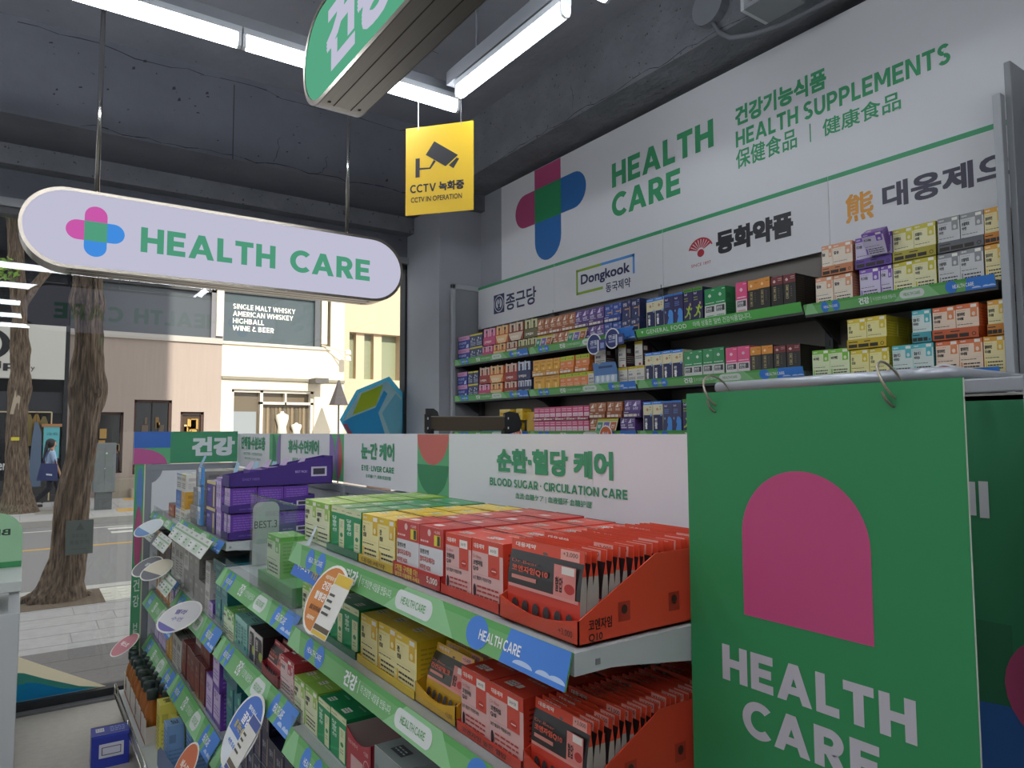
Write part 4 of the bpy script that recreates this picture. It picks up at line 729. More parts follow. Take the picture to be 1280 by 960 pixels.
ROWSDATA = [
 ('bluepink',2.59,2.1,0.092,0.07,1,[4.412,4.253]),
 ('bluepink',2.59,2.192,0.092,0.07,1,[4.412,4.253]),
 ('navyyel',2.59,2.1,0.092,0.07,1,[4.249,4.163,4.079]),
 ('navyyel',2.59,2.192,0.092,0.07,1,[4.249,4.163,4.079]),
 ('pinkpack',2.59,2.1,0.085,0.07,1,[4.089,3.953]),
 ('orangepack',2.59,2.1,0.085,0.07,1,[3.948,3.794]),
 ('brownpack',2.59,2.1,0.085,0.07,1,[3.789,3.662]),
 ('khakipack',2.59,2.1,0.085,0.07,1,[3.657,3.552,3.452]),
 ('pinkpack',2.59,2.186,0.12,0.07,1,[4.068,3.918]),
 ('orangepack',2.59,2.186,0.12,0.07,1,[3.913,3.766]),
 ('brownpack',2.59,2.186,0.12,0.07,1,[3.761,3.595]),
 ('khakipack',2.59,2.186,0.12,0.07,1,[3.586,3.443]),
 ('copper',2.59,2.186,0.098,0.07,1,[3.442,3.377,3.322,3.26,3.199,3.14,3.082]),
 ('copper',2.59,2.1,0.085,0.07,1,[3.434,3.369,3.306,3.244,3.184,3.133,3.082]),
 ('plum',2.59,2.186,0.1,0.07,1,[3.085,3.025,2.96,2.899,2.837]),
 ('plum',2.59,2.1,0.085,0.07,1,[3.082,3.022,2.96,2.899,2.837]),
 ('royal',2.59,2.186,0.1,0.07,1,[2.834,2.768,2.703]),
 ('navybox',2.59,2.186,0.1,0.07,1,[2.696,2.63,2.567]),
 ('royal',2.59,2.1,0.085,0.07,1,[2.835,2.772,2.707]),
 ('navybox',2.59,2.1,0.085,0.07,1,[2.7,2.634,2.568]),
 ('hwal',2.59,2.11,0.157,0.07,1,[2.521,2.461,2.402]),
 ('nightblue',2.59,2.11,0.157,0.07,1,[2.399,2.336,2.276]),
 ('nightgreen',2.59,2.11,0.165,0.07,1,[2.273,2.217,2.157]),
 ('greenwhite',2.59,2.11,0.145,0.07,1,[2.149,2.087,2.027]),
 ('rosewhite',2.59,2.11,0.145,0.07,1,[1.971,1.912]),
 ('orangeblack',2.59,2.11,0.142,0.07,1,[1.909,1.852,1.795]),
 ('redblack',2.59,2.11,0.137,0.07,4,[1.791,1.734,1.676]),
 ('peach',2.59,2.085,0.12,0.08,2,[1.587,1.513,1.436]),
 ('violet',2.59,2.085,0.12,0.08,2,[1.406,1.328,1.284]),
 ('lemon',2.59,2.085,0.12,0.08,2,[1.282,1.208,1.133]),
 ('silver',2.59,2.085,0.12,0.08,2,[1.128,1.058,0.986]),
 ('amber',2.59,2.085,0.12,0.08,2,[0.983,0.924,0.865]),
 ('peach',2.59,2.208,0.12,0.08,2,[1.556,1.51,1.429]),
 ('violet',2.59,2.208,0.12,0.08,2,[1.419,1.354,1.281]),
 ('lemon',2.59,2.208,0.12,0.08,2,[1.278,1.204,1.13]),
 ('silver',2.59,2.208,0.12,0.08,2,[1.124,1.053,0.981]),
 ('amber',2.59,2.208,0.12,0.08,2,[0.979,0.919,0.86]),
 ('bluepink',2.59,1.84,0.092,0.07,1,[4.417,4.282]),
 ('bluepink',2.59,1.932,0.092,0.07,1,[4.417,4.282]),
 ('navyyel',2.59,1.84,0.092,0.07,1,[4.271,4.206,4.137]),
 ('navyyel',2.59,1.932,0.09,0.07,1,[4.271,4.206,4.137]),
 ('redpack',2.59,1.926,0.115,0.07,1,[4.121,3.988]),
 ('orangepack',2.59,1.926,0.117,0.07,1,[3.988,3.823]),
 ('redpack',2.59,1.926,0.118,0.07,1,[3.804,3.668]),
 ('navypack',2.59,1.926,0.12,0.07,1,[3.663,3.52]),
 ('pinkpack',2.59,1.84,0.085,0.07,1,[4.132,3.989]),
 ('orangepack',2.59,1.84,0.085,0.07,1,[3.984,3.833]),
 ('redpack',2.59,1.84,0.085,0.07,1,[3.815,3.668]),
 ('navypack',2.59,1.84,0.085,0.07,1,[3.659,3.589,3.513]),
 ('gold',2.59,1.936,0.098,0.07,1,[3.495,3.421,3.356,3.294,3.229]),
 ('gold',2.59,1.84,0.095,0.07,1,[3.487,3.373,3.303,3.234]),
 ('limeorange',2.59,1.936,0.098,0.07,1,[3.225,3.162,3.096]),
 ('limeorange',2.59,1.936,0.098,0.07,1,[3.086,3.029,2.964]),
 ('limeorange',2.59,1.84,0.095,0.07,1,[3.23,3.167,3.101,3.038,2.976]),
 ('whiteyel',2.59,1.935,0.125,0.07,1,[2.92,2.829]),
 ('whiteyel',2.59,1.935,0.12,0.07,1,[2.731,2.674]),
 ('whiteyel',2.59,1.935,0.125,0.07,1,[2.609,2.552]),
 ('whiteyel',2.59,1.84,0.092,0.07,1,[2.976,2.889]),
 ('whiteyel',2.59,1.84,0.092,0.07,1,[2.793,2.724,2.661,2.6,2.54]),
 ('hwal',2.59,1.84,0.152,0.07,1,[2.536,2.478,2.417,2.356,2.288]),
 ('greenwhite',2.59,1.84,0.137,0.07,1,[2.278,2.224,2.167,2.107,2.044]),
 ('rosewhite',2.59,1.84,0.13,0.07,1,[2.035,1.972,1.907]),
 ('orangeblack',2.59,1.84,0.12,0.07,1,[1.905,1.849,1.792]),
 ('redblack',2.59,1.84,0.112,0.07,4,[1.788,1.729,1.665]),
 ('lime',2.59,1.8,0.115,0.07,1,[1.612,1.537,1.456]),
 ('sun',2.59,1.785,0.118,0.08,2,[1.454,1.382,1.308]),
 ('sun',2.59,1.906,0.115,0.08,3,[1.462,1.387,1.313]),
 ('cyan',2.59,1.785,0.118,0.08,2,[1.296,1.224,1.154]),
 ('cyan',2.59,1.906,0.115,0.08,1,[1.222,1.157]),
 ('orange',2.59,1.785,0.118,0.08,2,[1.148,1.074,1.002]),
 ('orange',2.59,1.906,0.115,0.08,3,[1.154,1.08,1.009]),
 ('amber',2.59,1.785,0.118,0.08,2,[1.0,0.938,0.877]),
 ('amber',2.59,1.906,0.115,0.08,2,[0.94,0.881]),
 ('vityellow',2.59,1.585,0.085,0.07,1,[3.835,3.788,3.747,3.679]),
 ('vityellow',2.59,1.672,0.07,0.07,1,[3.872,3.811,3.746]),
 ('vityellow',2.59,1.672,0.07,0.07,1,[3.679,3.608]),
 ('hotpink',2.59,1.585,0.078,0.07,1,[3.49,3.437,3.385,3.33,3.276,3.223,3.171,3.12,3.07,3.022,2.974]),
 ('hotpink',2.59,1.664,0.078,0.07,1,[3.489,3.436,3.384,3.328,3.274,3.221,3.169,3.119,3.069,3.02,2.972]),
 ('copper',2.59,1.585,0.083,0.07,1,[2.967,2.907,2.842]),
 ('copper',2.59,1.669,0.085,0.07,1,[2.966,2.902,2.834]),
 ('copper',2.59,1.669,0.085,0.07,1,[2.822,2.765,2.707]),
 ('plum',2.59,1.585,0.083,0.07,1,[2.724,2.67,2.614]),
 ('plum',2.59,1.669,0.088,0.07,1,[2.692,2.633,2.57]),
 ('hwal',2.59,1.585,0.16,0.07,1,[2.553,2.489,2.422]),
 ('nightblue',2.59,1.585,0.16,0.07,1,[2.417,2.357,2.299]),
 ('nightgreen',2.59,1.585,0.165,0.07,1,[2.296,2.235]),
 ('leafcream',0.655,1.302,0.112,0.085,4,[1.964,1.866,1.767]),
 ('emerald',0.655,1.302,0.11,0.085,4,[1.761,1.666,1.566]),
 ('yellow',0.655,1.302,0.11,0.085,4,[1.552,1.46,1.377]),
 ('redwhite',0.655,1.302,0.113,0.085,4,[1.369,1.267,1.171]),
 ('redten',0.655,1.302,0.11,0.085,4,[1.164,1.072,0.974]),
 ('leafcream',0.655,1.075,0.105,0.085,2,[1.975,1.883]),
 ('emerald',0.655,1.075,0.108,0.085,2,[1.755,1.669,1.575]),
 ('yellow',0.655,1.075,0.108,0.085,3,[1.557,1.462,1.369,1.274]),
 ('redten',0.655,1.075,0.108,0.085,3,[1.105,1.013,0.914]),
 ('leafcream',0.655,0.806,0.107,0.085,3,[2.027,1.938,1.841]),
 ('emerald',0.655,0.806,0.107,0.085,3,[1.834,1.745,1.642]),
 ('leafmint',0.655,0.835,0.1,0.08,2,[2.896,2.808,2.73]),
 ('mint',0.655,0.835,0.105,0.08,2,[2.722,2.632,2.542]),
 ('blackwhite',0.655,0.835,0.105,0.08,3,[2.524,2.45,2.347]),
 ('crimson',0.655,0.835,0.105,0.08,3,[2.16,2.055,2.03]),
]
TRAYS = dict(peach='#c27a50', violet='#5f3f96', lemon='#a89b2c', silver='#5f6064', amber='#c47a24', sun='#c4a824', cyan='#3f9aa4', orange='#c05a30', copper='#9c5631', plum='#553a78', gold='#cf922c', limeorange='#d6752f', hotpink='#a32f58', royal='#2f4a96', hwal='#2f6fc4', rosewhite='#cf4373', greenwhite='#267f49')
def tier_of(k, x, z):
    if k in ('hwal', 'nightblue', 'nightgreen', 'greenwhite', 'rosewhite', 'orangeblack', 'redblack', 'lime') or x < 2: return ''
    base = 2.10 if z > 2.05 else 1.84 if z > 1.77 else 1.585
    if z < base + .03: return 'lower'
    return 'upper'
def sh_of(x, z):
    if x > 2: return shelf_phrase(x, z)
    return {1.302: 'poster bay top shelf', 1.075: 'poster bay second shelf', .806: 'poster bay third shelf', .835: 'middle bay second shelf'}[z]
EXTRA = []
for r in ROWSDATA + EXTRA:
    k, x, z, h, d, nd, e = r; key = (k, sh_of(x, z), tier_of(k, x, z)); TOTAL[key] = (TOTAL.get(key, 0) if key in TOTAL else 0) + len(e) - 1
for k, x, z, h, d, nd, e in ROWSDATA:
    sh, ti = sh_of(x, z), tier_of(k, x, z)
    if 'pack' in k: continue
    if k == 'amber' and x > 2: e = e[:2] if e[0] > .95 else [.984, .932]
    if x > 2 and ti == 'upper' and k in TRAYS:
        n = len(e) - 1; j = 0
        while j < n:
            q = min(2, n - j); lip = .038 if k not in ('hotpink',) else .022
            key = ('tray', k, sh); CNT[key] = CNT.get(key, 0) + 1
            tray(x - .004, e[j] + .001, e[j + q] - .0005 if j + q < n else e[j + q] - .001, z - .002, lip, .16 if d > .075 else .12, TRAYS[k], '%s tray under the %ss, %s from the window, %s' % ({'peach': 'terracotta', 'violet': 'deep violet', 'lemon': 'olive yellow', 'silver': 'dark grey', 'amber': 'dark amber', 'sun': 'mustard', 'cyan': 'dark cyan', 'orange': 'burnt orange', 'copper': 'brown', 'plum': 'purple', 'gold': 'golden', 'limeorange': 'orange', 'hotpink': 'dark pink', 'royal': 'blue'}[k], LOOK[k].replace(' box', '') + ' boxe', ordn(CNT[key]), sh), True, '#2a1f14' if k not in ('copper', 'plum', 'gold', 'limeorange', 'hotpink', 'royal') else '#e0d6c8')
            j += q
    if x > 2 and ti == '' and k in ('hwal', 'rosewhite', 'greenwhite'):
        key = ('tray', k, sh); tray(x - .004, e[0] + .001, e[-1] - .001, z - .002, .014, .1, TRAYS[k], '%s low tray under the %ses on the %s' % ({'hwal': 'bright blue', 'rosewhite': 'pink', 'greenwhite': 'dark green'}[k], LOOK[k], sh), None)
    mode = 'all' if x < 2 else 'end'
    row(k, x, z, h, d, nd, e, sh, ti, mode)
for k, y1, y0, z, c, lab, tx in (('emerald', 1.766, 1.562, 1.3, '#126b40', 'dark green low tray of the emerald boxes on the top shelf', None), ('yellow', 1.557, 1.373, 1.3, '#d8b424', 'yellow low tray of the yellow boxes on the top shelf', [('대웅제약', .1, .2, .8, .8, '#8a6a18')]),
        ('redwhite', 1.372, 1.168, 1.3, '#b92c28', 'red tray lip reading 5,000 under the red and white boxes', [('1개월 구매를 더!', .06, .45, .55, .9, '#e8c83a'), ('할인의 더블혜택 사세요', .06, .08, .6, .4, '#e8c83a'), ('5,000', .74, .3, .95, .75, '#f0e0d8')]), ('redten', 1.167, .971, 1.3, '#cf3d2a', 'red low tray of the coenzyme Q10 boxes on the top shelf', None),
        ('emerald', 1.760, 1.570, 1.073, '#126b40', 'dark green low tray of the emerald boxes on the second shelf', None), ('yellow', 1.560, 1.270, 1.073, '#d8b424', 'yellow low tray of the yellow boxes on the second shelf', None), ('redten', 1.108, .911, 1.073, '#cf3d2a', 'red low tray of the Q10 boxes on the second shelf', [('코엔자임 높은 혈압', .1, .3, .8, .8, '#5a1c14')])):
    tray(.648, y1, y0, z, .03 if k == 'redwhite' else .018, .40 if z > 1.2 else .2, c, lab, tx)
# printed folding packs with a window on the wall shelves
PK = dict(pinkpack=('#c9507c', '#e2a9be', 'pink'), orangepack=('#cf6f3a', '#e8c08a', 'orange'), brownpack=('#8f4434', '#d9c4ae', 'red-brown'), khakipack=('#6f6a48', '#d0cda0', 'khaki'), redpack=('#9c3a34', '#e0c0ac', 'dark red'), navypack=('#33375c', '#c4c9d8', 'navy'))
PKM = {}
def pack_mesh(k):
    if k in PKM: return PKM[k]
    c, l, _ = PK[k]; b = MB(); b.box(.06, -1, 0, 1, 0, .92, c); b.prism([(0, 0, 0), (0, 0, .42), (.06, 0, .5), (.06, 0, 0)][::-1], (0, -1, 0), M(c))
    for u in (.06, .53):
        P = facing_west(.06, 0, 0, .004); b.pr(P, u, .42, u + .41, 1.0 - .06, l); b.pr(P, u + .13, .46, u + .27, .86, '#3f2f2c', 2); b.pe(P, u + .12, .5, u + .3, .72, c, 3, n=12)
        b.prism([(.03, -u, .5), (.06, -u, .5), (.06, -u, 1.0), (.03, -u, .94)][::-1], (0, -.09, 0), M(l))
    P = Pl((0, 0, 0), (0, -1, 0), (0, 0, 1), .004); b.pt(P, .12, .12, .7, .26, '단백질바', M('#f0e6da'), .02); b.pp(P, [(.2, .0), (.8, .0), (1, .42), (0, .42)], M(l), .5) if k in ('orangepack', 'brownpack') else None
    o = b.build(k, at=(0, 0, 0)); C.objects.unlink(o); PKM[k] = o.data; bpy.data.objects.remove(o); return PKM[k]
for k, x, z, h, d, nd, e in ROWSDATA:
    if 'pack' not in k: continue
    sh, ti = sh_of(x, z), ('lower' if z in (2.10, 1.84) else 'upper')
    for i in range(len(e) - 1):
        o = bpy.data.objects.new('snack_pack', pack_mesh(k)); C.objects.link(o); o.location = (x, e[i] - .001, z); o.scale = (d, e[i] - e[i + 1] - .002, h)
        key = (k, sh, ti); CNT[key] = CNT.get(key, 0) + 1
        tag(o, '%s open-topped pack of bars, %s %s tier, %s' % (PK[k][2], ordn(CNT[key]) + ' from the window,', ti, sh), 'pack', 'open packs on the ' + sh)
# a tilted violet box leaning out of its tray
o = put('violet', 2.565, 1.362, 2.245, .075, .085, .05, 'violet box tipped forward out of its violet tray', 'boxes on the top wall shelf', 0, 0); o.rotation_euler = (0, R_(-28), R_(4))
# ---------------------------------------------------------------- pouches standing in trays
def pouch_mesh(key, c_top, c_mid, c_bot, tx):
    b = MB(); W_, H = 1., 1.; n = 7
    th = lambda v: .5 * max(0, math.sin(math.pi * min(1, v / .86)) ** .8) if v < .86 else 0
    for k in range(n):                                # front and back sheets bulge, sides show the grey gusset
        v0, v1 = k / n, (k + 1) / n; t0, t1 = th(v0) + .06, th(v1) + .06
        col = c_bot if v1 < .44 else c_mid if v1 < .87 else c_top
        b.poly([(-t0, 0, v0), (-t0, -1, v0), (-t1, -1, v1), (-t1, 0, v1)], M(col, .35)); b.poly([(t0, -1, v0), (t0, 0, v0), (t1, 0, v1), (t1, -1, v1)], M(c_bot, .35))
        for y in (0, -1):
            q = [(-t0, y, v0), (t0, y, v0), (t1, y, v1), (-t1, y, v1)]; b.poly(q if y else q[::-1], M('#a39c92', .4) if v1 < .8 else M(c_top, .4))
    b.poly([(-.06, 0, 1), (-.06, -1, 1), (.06, -1, 1), (.06, 0, 1)], M(c_top, .4))
    P = Pl((-.065, 0, 0), (0, -1, 0), (0, 0, 1), .01); Q = Pl((-.60, 0, 0), (0, -1, 0), (0, 0, 1), .01)
    b.pt(P, .06, .905, .36, .965, '대웅제약', M('#f2dcd2'), .03); b.pe(P, .46, .86, .53, .90, '#6a5a54', 2); b.pr(P, .7, .86, .94, .985, '#e8a498', 1); b.pt(P, .73, .90, .92, .96, '+3,000', M('#3a2a28'), .01, 2)
    b.pr(Q, .66, .43, .94, .80, '#d8857c', 1); b.pr(Q, .76, .70, .92, .79, '#dfd6cc', 2); b.pe(Q, .80, .48, .93, .6, '#b8322a', 2); b.pt(Q, .68, .48, .78, .66, '혈압', M('#3a1f1c'), .03, 2)
    b.pt(Q, .06, .71, .44, .75, 'Dr.Bear', M('#c0604c'), 0, 2); b.pt(Q, .06, .59, .58, .68, tx, M('#d8593f'), .03, 2); b.pr(Q, .06, .50, .42, .55, '#d08578', 2); b.pr(Q, .02, .39, .98, .43, '#d99088', 2)
    for i in range(6): b.pe(Q, .08 + i * .15, .08, .17 + i * .15, .26, '#3a3234', 2, n=10)
    o = b.build(key, at=(0, 0, 0)); C.objects.unlink(o); m = o.data; bpy.data.objects.remove(o); return m
PM = dict(red=pouch_mesh('red_pouch', '#d9492f', '#262022', '#cf3d2c', '코엔자임Q10'), yellow=pouch_mesh('yellow_pouch', '#d9a92c', '#33301f', '#c99a24', '간건강밀크'), crimson=pouch_mesh('crimson_pouch', '#a82f38', '#2a1f22', '#a02a34', '비오틴'))
def pouches(kind, x0, y1, z, w, h, n, step, tilt, where):
    rnd = random.Random(n)
    for i in range(n):
        o = bpy.data.objects.new('supplement_pouch', PM[kind]); C.objects.link(o); hh = h * rnd.uniform(.99, 1.015) + (.004 if i % 7 == 5 else 0)
        o.location = (x0 + i * step, y1 + rnd.uniform(-.003, .003), z); o.scale = (step * .86, w, hh); o.rotation_euler = (0, tilt, rnd.uniform(-.015, .015))
        tag(o, '%s supplement pouch, %s from the front in %s' % (kind, ordn(i + 1), where), 'pouch', 'pouches in ' + where)
def big_tray(x, y1, y0, z, d, hf, hb, xk, col, label, sidetext):
    t = thing('display_tray', (x + d / 2, (y0 + y1) / 2, z), label, 'tray', 'display trays'); m = M(col, .45); th = .002; b = MB(); inn = M('#9c948a', .7)
    b.box(x, y0, z, x + d, y1, z + th, m)
    n = 10; top = [(x, y1 - (y1 - y0) * i / n, z + hf * (1.25 - .5 * math.sin(math.pi * i / n))) for i in range(n + 1)]
    b.prism([(x, y1, z), (x, y0, z)] + top[::-1], (th, 0, 0), m); b.box(x + d - th, y0, z, x + d, y1, z + hb, inn)
    for y in (y0, y1 - th):
        b.prism([(x, y, z), (x + d, y, z), (x + d, y, z + hb), (x + xk, y, z + hb), (x, y, z + hf * 1.2)][::-1], (0, th, 0), m, m)
    c = b.build('carton', t); g = MB(); P = facing_south(x, y0, z, .0006)
    for s_, u0, v0, u1, v1 in sidetext: g.pt(P, u0, v0, u1, v1, s_, M('#2a1412', .5), .015)
    for u in (.075, .18): g.pr(P, u, .022, u + .024, .05, M('#a03020', .5)); g.pe(P, u + .006, .032, u + .018, .046, M('#3a1a14'), 2, n=10)
    Q = facing_west(x, y1, z, .0006); g.pt(Q, (y1 - y0) * .78, .008, (y1 - y0) * .94, .018, '+3,000', M('#3a1814'), .01); g.build('print', c)
    return t
big_tray(.640, .958, .762, 1.302, .36, .028, .112, .155, '#d2472c', 'big red-orange tray of red pouches on the top shelf', [('코엔자임', .018, .018, .062, .034), ('Q10', .018, .002, .044, .014)])
pouches('red', .656, .950, 1.305, .178, .122, 25, .0130, .06, 'the top red tray')
big_tray(.648, .906, .762, 1.075, .36, .028, .108, .15, '#c23d26', 'lower red-orange tray of red pouches on the second shelf', [('코엔자임', .018, .018, .062, .034)])
pouches('red', .664, .899, 1.078, .128, .110, 25, .0130, .06, 'the lower red tray')
big_tray(.648, 1.268, 1.112, 1.075, .20, .03, .06, .06, '#cf9f22', 'yellow tray of yellow pouches between yellow and red boxes', [])
pouches('yellow', .668, 1.256, 1.078, .138, .108, 7, .022, .22, 'the yellow tray')
big_tray(.650, 2.34, 2.165, .835, .20, .03, .06, .06, '#8f2830', 'dark red tray of crimson pouches on the middle bay', [])
pouches('crimson', .668, 2.325, .838, .15, .10, 6, .024, .22, 'the dark red tray')
# ---------------------------------------------------------------- further rows of boxes on the near rack
def rr(kind, x, z, h, d, nd, edges, shelf, tier='', mode='all'):
    TOTAL[(kind, shelf, tier)] = 9; row(kind, x, z, h, d, nd, edges, shelf, tier, mode)
T1, T2 = 'third bay top shelf', 'third bay second shelf'
rr('purplegold', .66, 1.18, .106, .2, 1, [3.255, 3.088], T1, 'lower'); rr('purplegold', .66, 1.288, .108, .2, 1, [3.255, 3.088], T1, 'upper')
rr('lilac', .66, 1.18, .105, .1, 2, [3.08, 2.99], T1, 'lower'); rr('lilac', .66, 1.286, .13, .1, 3, [3.08, 2.99], T1, 'upper')
for i, z in enumerate((1.18, 1.262, 1.344)): rr('greybox', .66 + .01 * i, z, .0812, .12, 2, [3.62, 3.51, 3.40], T1, ('lower', 'middle', 'upper')[i])
for i, z in enumerate((1.14, 1.224, 1.308)):
    k1, k2 = (('whiteblue', 'whitegold'), ('bluecard', 'goldcard'), ('whiteblue', 'whitegold'))[i]
    rr(k1, .66, z, .083, .1, 1, [4.0, 3.865], 'window bay top shelf', ('lower', 'middle', 'upper')[i]); rr(k2, .66, z, .083, .1, 2, [3.86, 3.755], 'window bay top shelf', ('lower', 'middle', 'upper')[i])
rr('blackgold', .82, 1.14, .083, .1, 1, [4.35, 4.2, 4.06], 'window bay top shelf', 'lower'); rr('blackgold', .82, 1.224, .083, .1, 1, [4.35, 4.2, 4.06], 'window bay top shelf', 'middle'); rr('blackgold', .82, 1.308, .083, .1, 1, [4.2, 4.06], 'window bay top shelf', 'upper')
rr('brick', .68, 1.14, .07, .14, 1, [4.33, 4.17], 'window bay top shelf'); rr('blackgold', .66, .87, .17, .1, 1, [4.55, 4.46, 4.37, 4.28, 4.19, 4.1], 'window bay second shelf'); rr('whiteprint', .66, .87, .165, .1, 1, [4.08, 3.97, 3.86, 3.76], 'window bay second shelf')
rr('slimbrown', .66, .685, .155, .1, 1, [4.55, 4.45, 4.35, 4.25, 4.15, 4.06], 'window bay third shelf'); rr('slimviolet', .66, .685, .15, .1, 1, [4.05, 3.97, 3.89, 3.82], 'window bay third shelf'); rr('lilac', .66, .43, .14, .1, 1, [4.55, 4.42, 4.30, 4.18], 'window bay fourth shelf'); rr('goldcard', .66, .43, .15, .1, 1, [4.16, 4.08, 4.0], 'window bay fourth shelf'); rr('whiteprint', .66, .43, .16, .1, 1, [3.99, 3.87, 3.76], 'window bay fourth shelf')
for i, z in enumerate((.845, .95)):
    rr('greybox', .66, z, .104, .12, 1, [3.74, 3.62, 3.50, 3.38, 3.26] if i == 0 else [3.62, 3.50, 3.38], T2, ('lower', 'upper')[i]); rr('whiteprint', .66, z, .104, .12, 1, [3.25, 3.16] if i == 0 else [3.25, 3.16], T2, ('lower', 'upper')[i])
rr('whiteprint', .66, .95, .104, .12, 1, [3.74, 3.63], T2, 'upper', 'all'); rr('violetwhite', .655, .845, .06, .1, 1, [3.15, 3.07], T2, 'lower')
rr('teal', .66, .845, .10, .12, 1, [3.06, 2.96, 2.86], T2, 'lower'); rr('teal', .66, .946, .10, .12, 1, [3.06, 2.96, 2.86], T2, 'upper'); rr('tealcase', .65, 1.047, .045, .4, 1, [3.06, 2.86], T2, 'topmost')
T3, M3 = 'third bay third shelf', 'middle bay third shelf'
rr('redbrown', .66, .45, .16, .1, 1, [3.72, 3.62, 3.52, 3.42, 3.32, 3.22], T3, 'lower'); rr('redbrown', .68, .612, .14, .1, 1, [3.42, 3.32, 3.22], T3, 'upper'); rr('whiteprint', .7, .612, .1, .2, 1, [3.62, 3.47], T3, 'upper')
rr('violetwhite', .66, .45, .155, .12, 1, [3.19, 3.06, 2.93], T3, 'lower'); rr('violetwhite', .645, .607, .16, .12, 1, [3.0, 2.88], T3, 'upper')
rr('teal', .66, .44, .12, .12, 1, [2.83, 2.73, 2.63], M3, 'lower'); rr('teal', .66, .562, .12, .12, 1, [2.83, 2.73, 2.63], M3, 'middle'); rr('tealcase', .645, .684, .09, .3, 1, [2.83, 2.63], M3, 'topmost')
for i, z in enumerate((.44, .545, .65)): rr('navystack', .66, z, .103, .1, 1, [2.61, 2.53, 2.45, 2.37, 2.29, 2.21, 2.13, 2.05, 1.98] if i < 2 else [2.53, 2.45, 2.37, 2.29], M3, ('lower', 'middle', 'upper')[i])
rr('navystack', .66, .5, .12, .12, 1, [1.93, 1.83, 1.73, 1.63], 'poster bay fourth shelf', 'lower'); rr('navystack', .66, .622, .12, .12, 1, [1.93, 1.83, 1.73], 'poster bay fourth shelf', 'upper')
rr('navystack', .64, .14, .13, .12, 1, [2.83, 2.72, 2.61, 2.5, 2.39, 2.28], 'middle bay bottom deck')
# purple display cartons at the near end of the third bay
def carton(z, y1, y0, hf, hb, x0, x1, label, flaps):
    t = thing('display_carton', ((x0 + x1) / 2, (y0 + y1) / 2, z), label, 'carton', 'purple display cartons'); m = M('#432a78', .45); b = MB(); th = .002
    b.box(x0, y0, z, x1, y1, z + th, m); b.box(x0, y0, z, x0 + th, y1, z + hf, m); b.box(x1 - th, y0, z, x1, y1, z + hb, m)
    for y in (y0, y1 - th): b.prism([(x0, y, z), (x1, y, z), (x1, y, z + hb), (x0, y, z + hf)][::-1], (0, th, 0), m)
    o = b.build('carton', t); g = MB(); P = facing_south(x0, y0, z, .0005); L = x1 - x0
    g.pr(P, L * .78, hb * .28, L * .94, hb * .62, '#c9c2d4'); g.pr(P, L * .8, hb * .34, L * .92, hb * .56, '#3a3644', 2); g.pt(P, L * .62, hb * .42, L * .74, hb * .5, 'BEST PICK!', M('#c9b8e4'), 0); g.pt(P, L * .12, hb * .22, L * .28, hb * .3, 'DAILY FIBER', M('#8f78c0'), 0); g.build('print', o)
    return t
carton(1.385, 2.985, 2.872, .045, .115, .662, 1.075, 'topmost purple display carton with sloping side on the third bay', 1)
carton(1.284, 2.985, 2.872, .03, .06, .662, 1.0, 'middle purple display carton under the sloping one', 0)
carton(1.182, 2.985, 2.872, .03, .06, .662, 1.0, 'lowest purple display carton standing on the shelf edge', 0)
rr('violetwhite', .668, 1.186, .094, .1, 3, [2.98, 2.928, 2.877], T1, 'lower'); rr('violetwhite', .668, 1.288, .094, .1, 3, [2.98, 2.928, 2.877], T1, 'upper')
for i in range(4):
    x = .74 + i * .07; t = thing('flap_top_box', (x + .04, 2.93, 1.39), 'purple box with raised printed lid, %s from the aisle in the sloping carton' % ordn(i + 1), 'box', 'lidded purple boxes')
    b = MB(); b.box(x, 2.88, 1.389, x + .062, 2.975, 1.452 + .006 * min(i, 2), M('#5c3c94', .45)); P = facing_south(x, 2.88, 1.389, .0005); draw(b, P, [('l', .008, .03, .055, .058, 2, '#a890d4')], random.Random(i)); b.build('body', t)
    b = MB(); zt = 1.452 + .006 * min(i, 2); b.prism([(x + .002, 2.885, zt), (x + .002, 2.97, zt), (x + .022, 2.95, zt + .03), (x + .022, 2.905, zt + .03)], (.001, 0, 0), M('#b9a4c0', .5)); b.build('lid', t)
# hanging strip of blue sachets
t = thing('sachet_strip', (.64, 3.35, 1.19), 'blue and white strip of sachets hanging between grey and purple boxes', 'sachet strip')
for i in range(3):
    b = MB(); z = 1.20 + i * .085; b.box(.640, 3.27, z, .652, 3.345, z + .08, M('#4f8cc4', .35)); P = facing_west(.640, 3.345, z, .0004); b.pr(P, .02, .0, .032, .08, '#d0dbe6'); b.pr(P, .01, .058, .065, .077, '#dfe4e8', 2); b.pt(P, .045, .02, .065, .06, '비타', M('#e6eef6'), .02); b.build('sachet', t)
b = MB(); b.prism([(.641, 3.285, 1.452), (.641, 3.33, 1.452), (.66, 3.33, 1.497), (.66, 3.285, 1.497)], (.001, 0, 0), M('#8fb4d4', .4)); b.build('hang_tab', t)
for i in range(4):
    x = .72 + i * .075; t = bpy.data.objects.new('x', None); bpy.data.objects.remove(t)
    b = MB(); b.prism([(x, 3.02, 1.418), (x, 3.08, 1.418), (x + .02, 3.09, 1.475), (x + .02, 3.03, 1.475)], (.001, 0, 0), M('#9cc0d6', .4)); tag(b.build('shelf_tab_card'), 'pale blue card tab standing above the lilac boxes, %s from the aisle' % ordn(i + 1), 'card', 'pale blue card tabs')
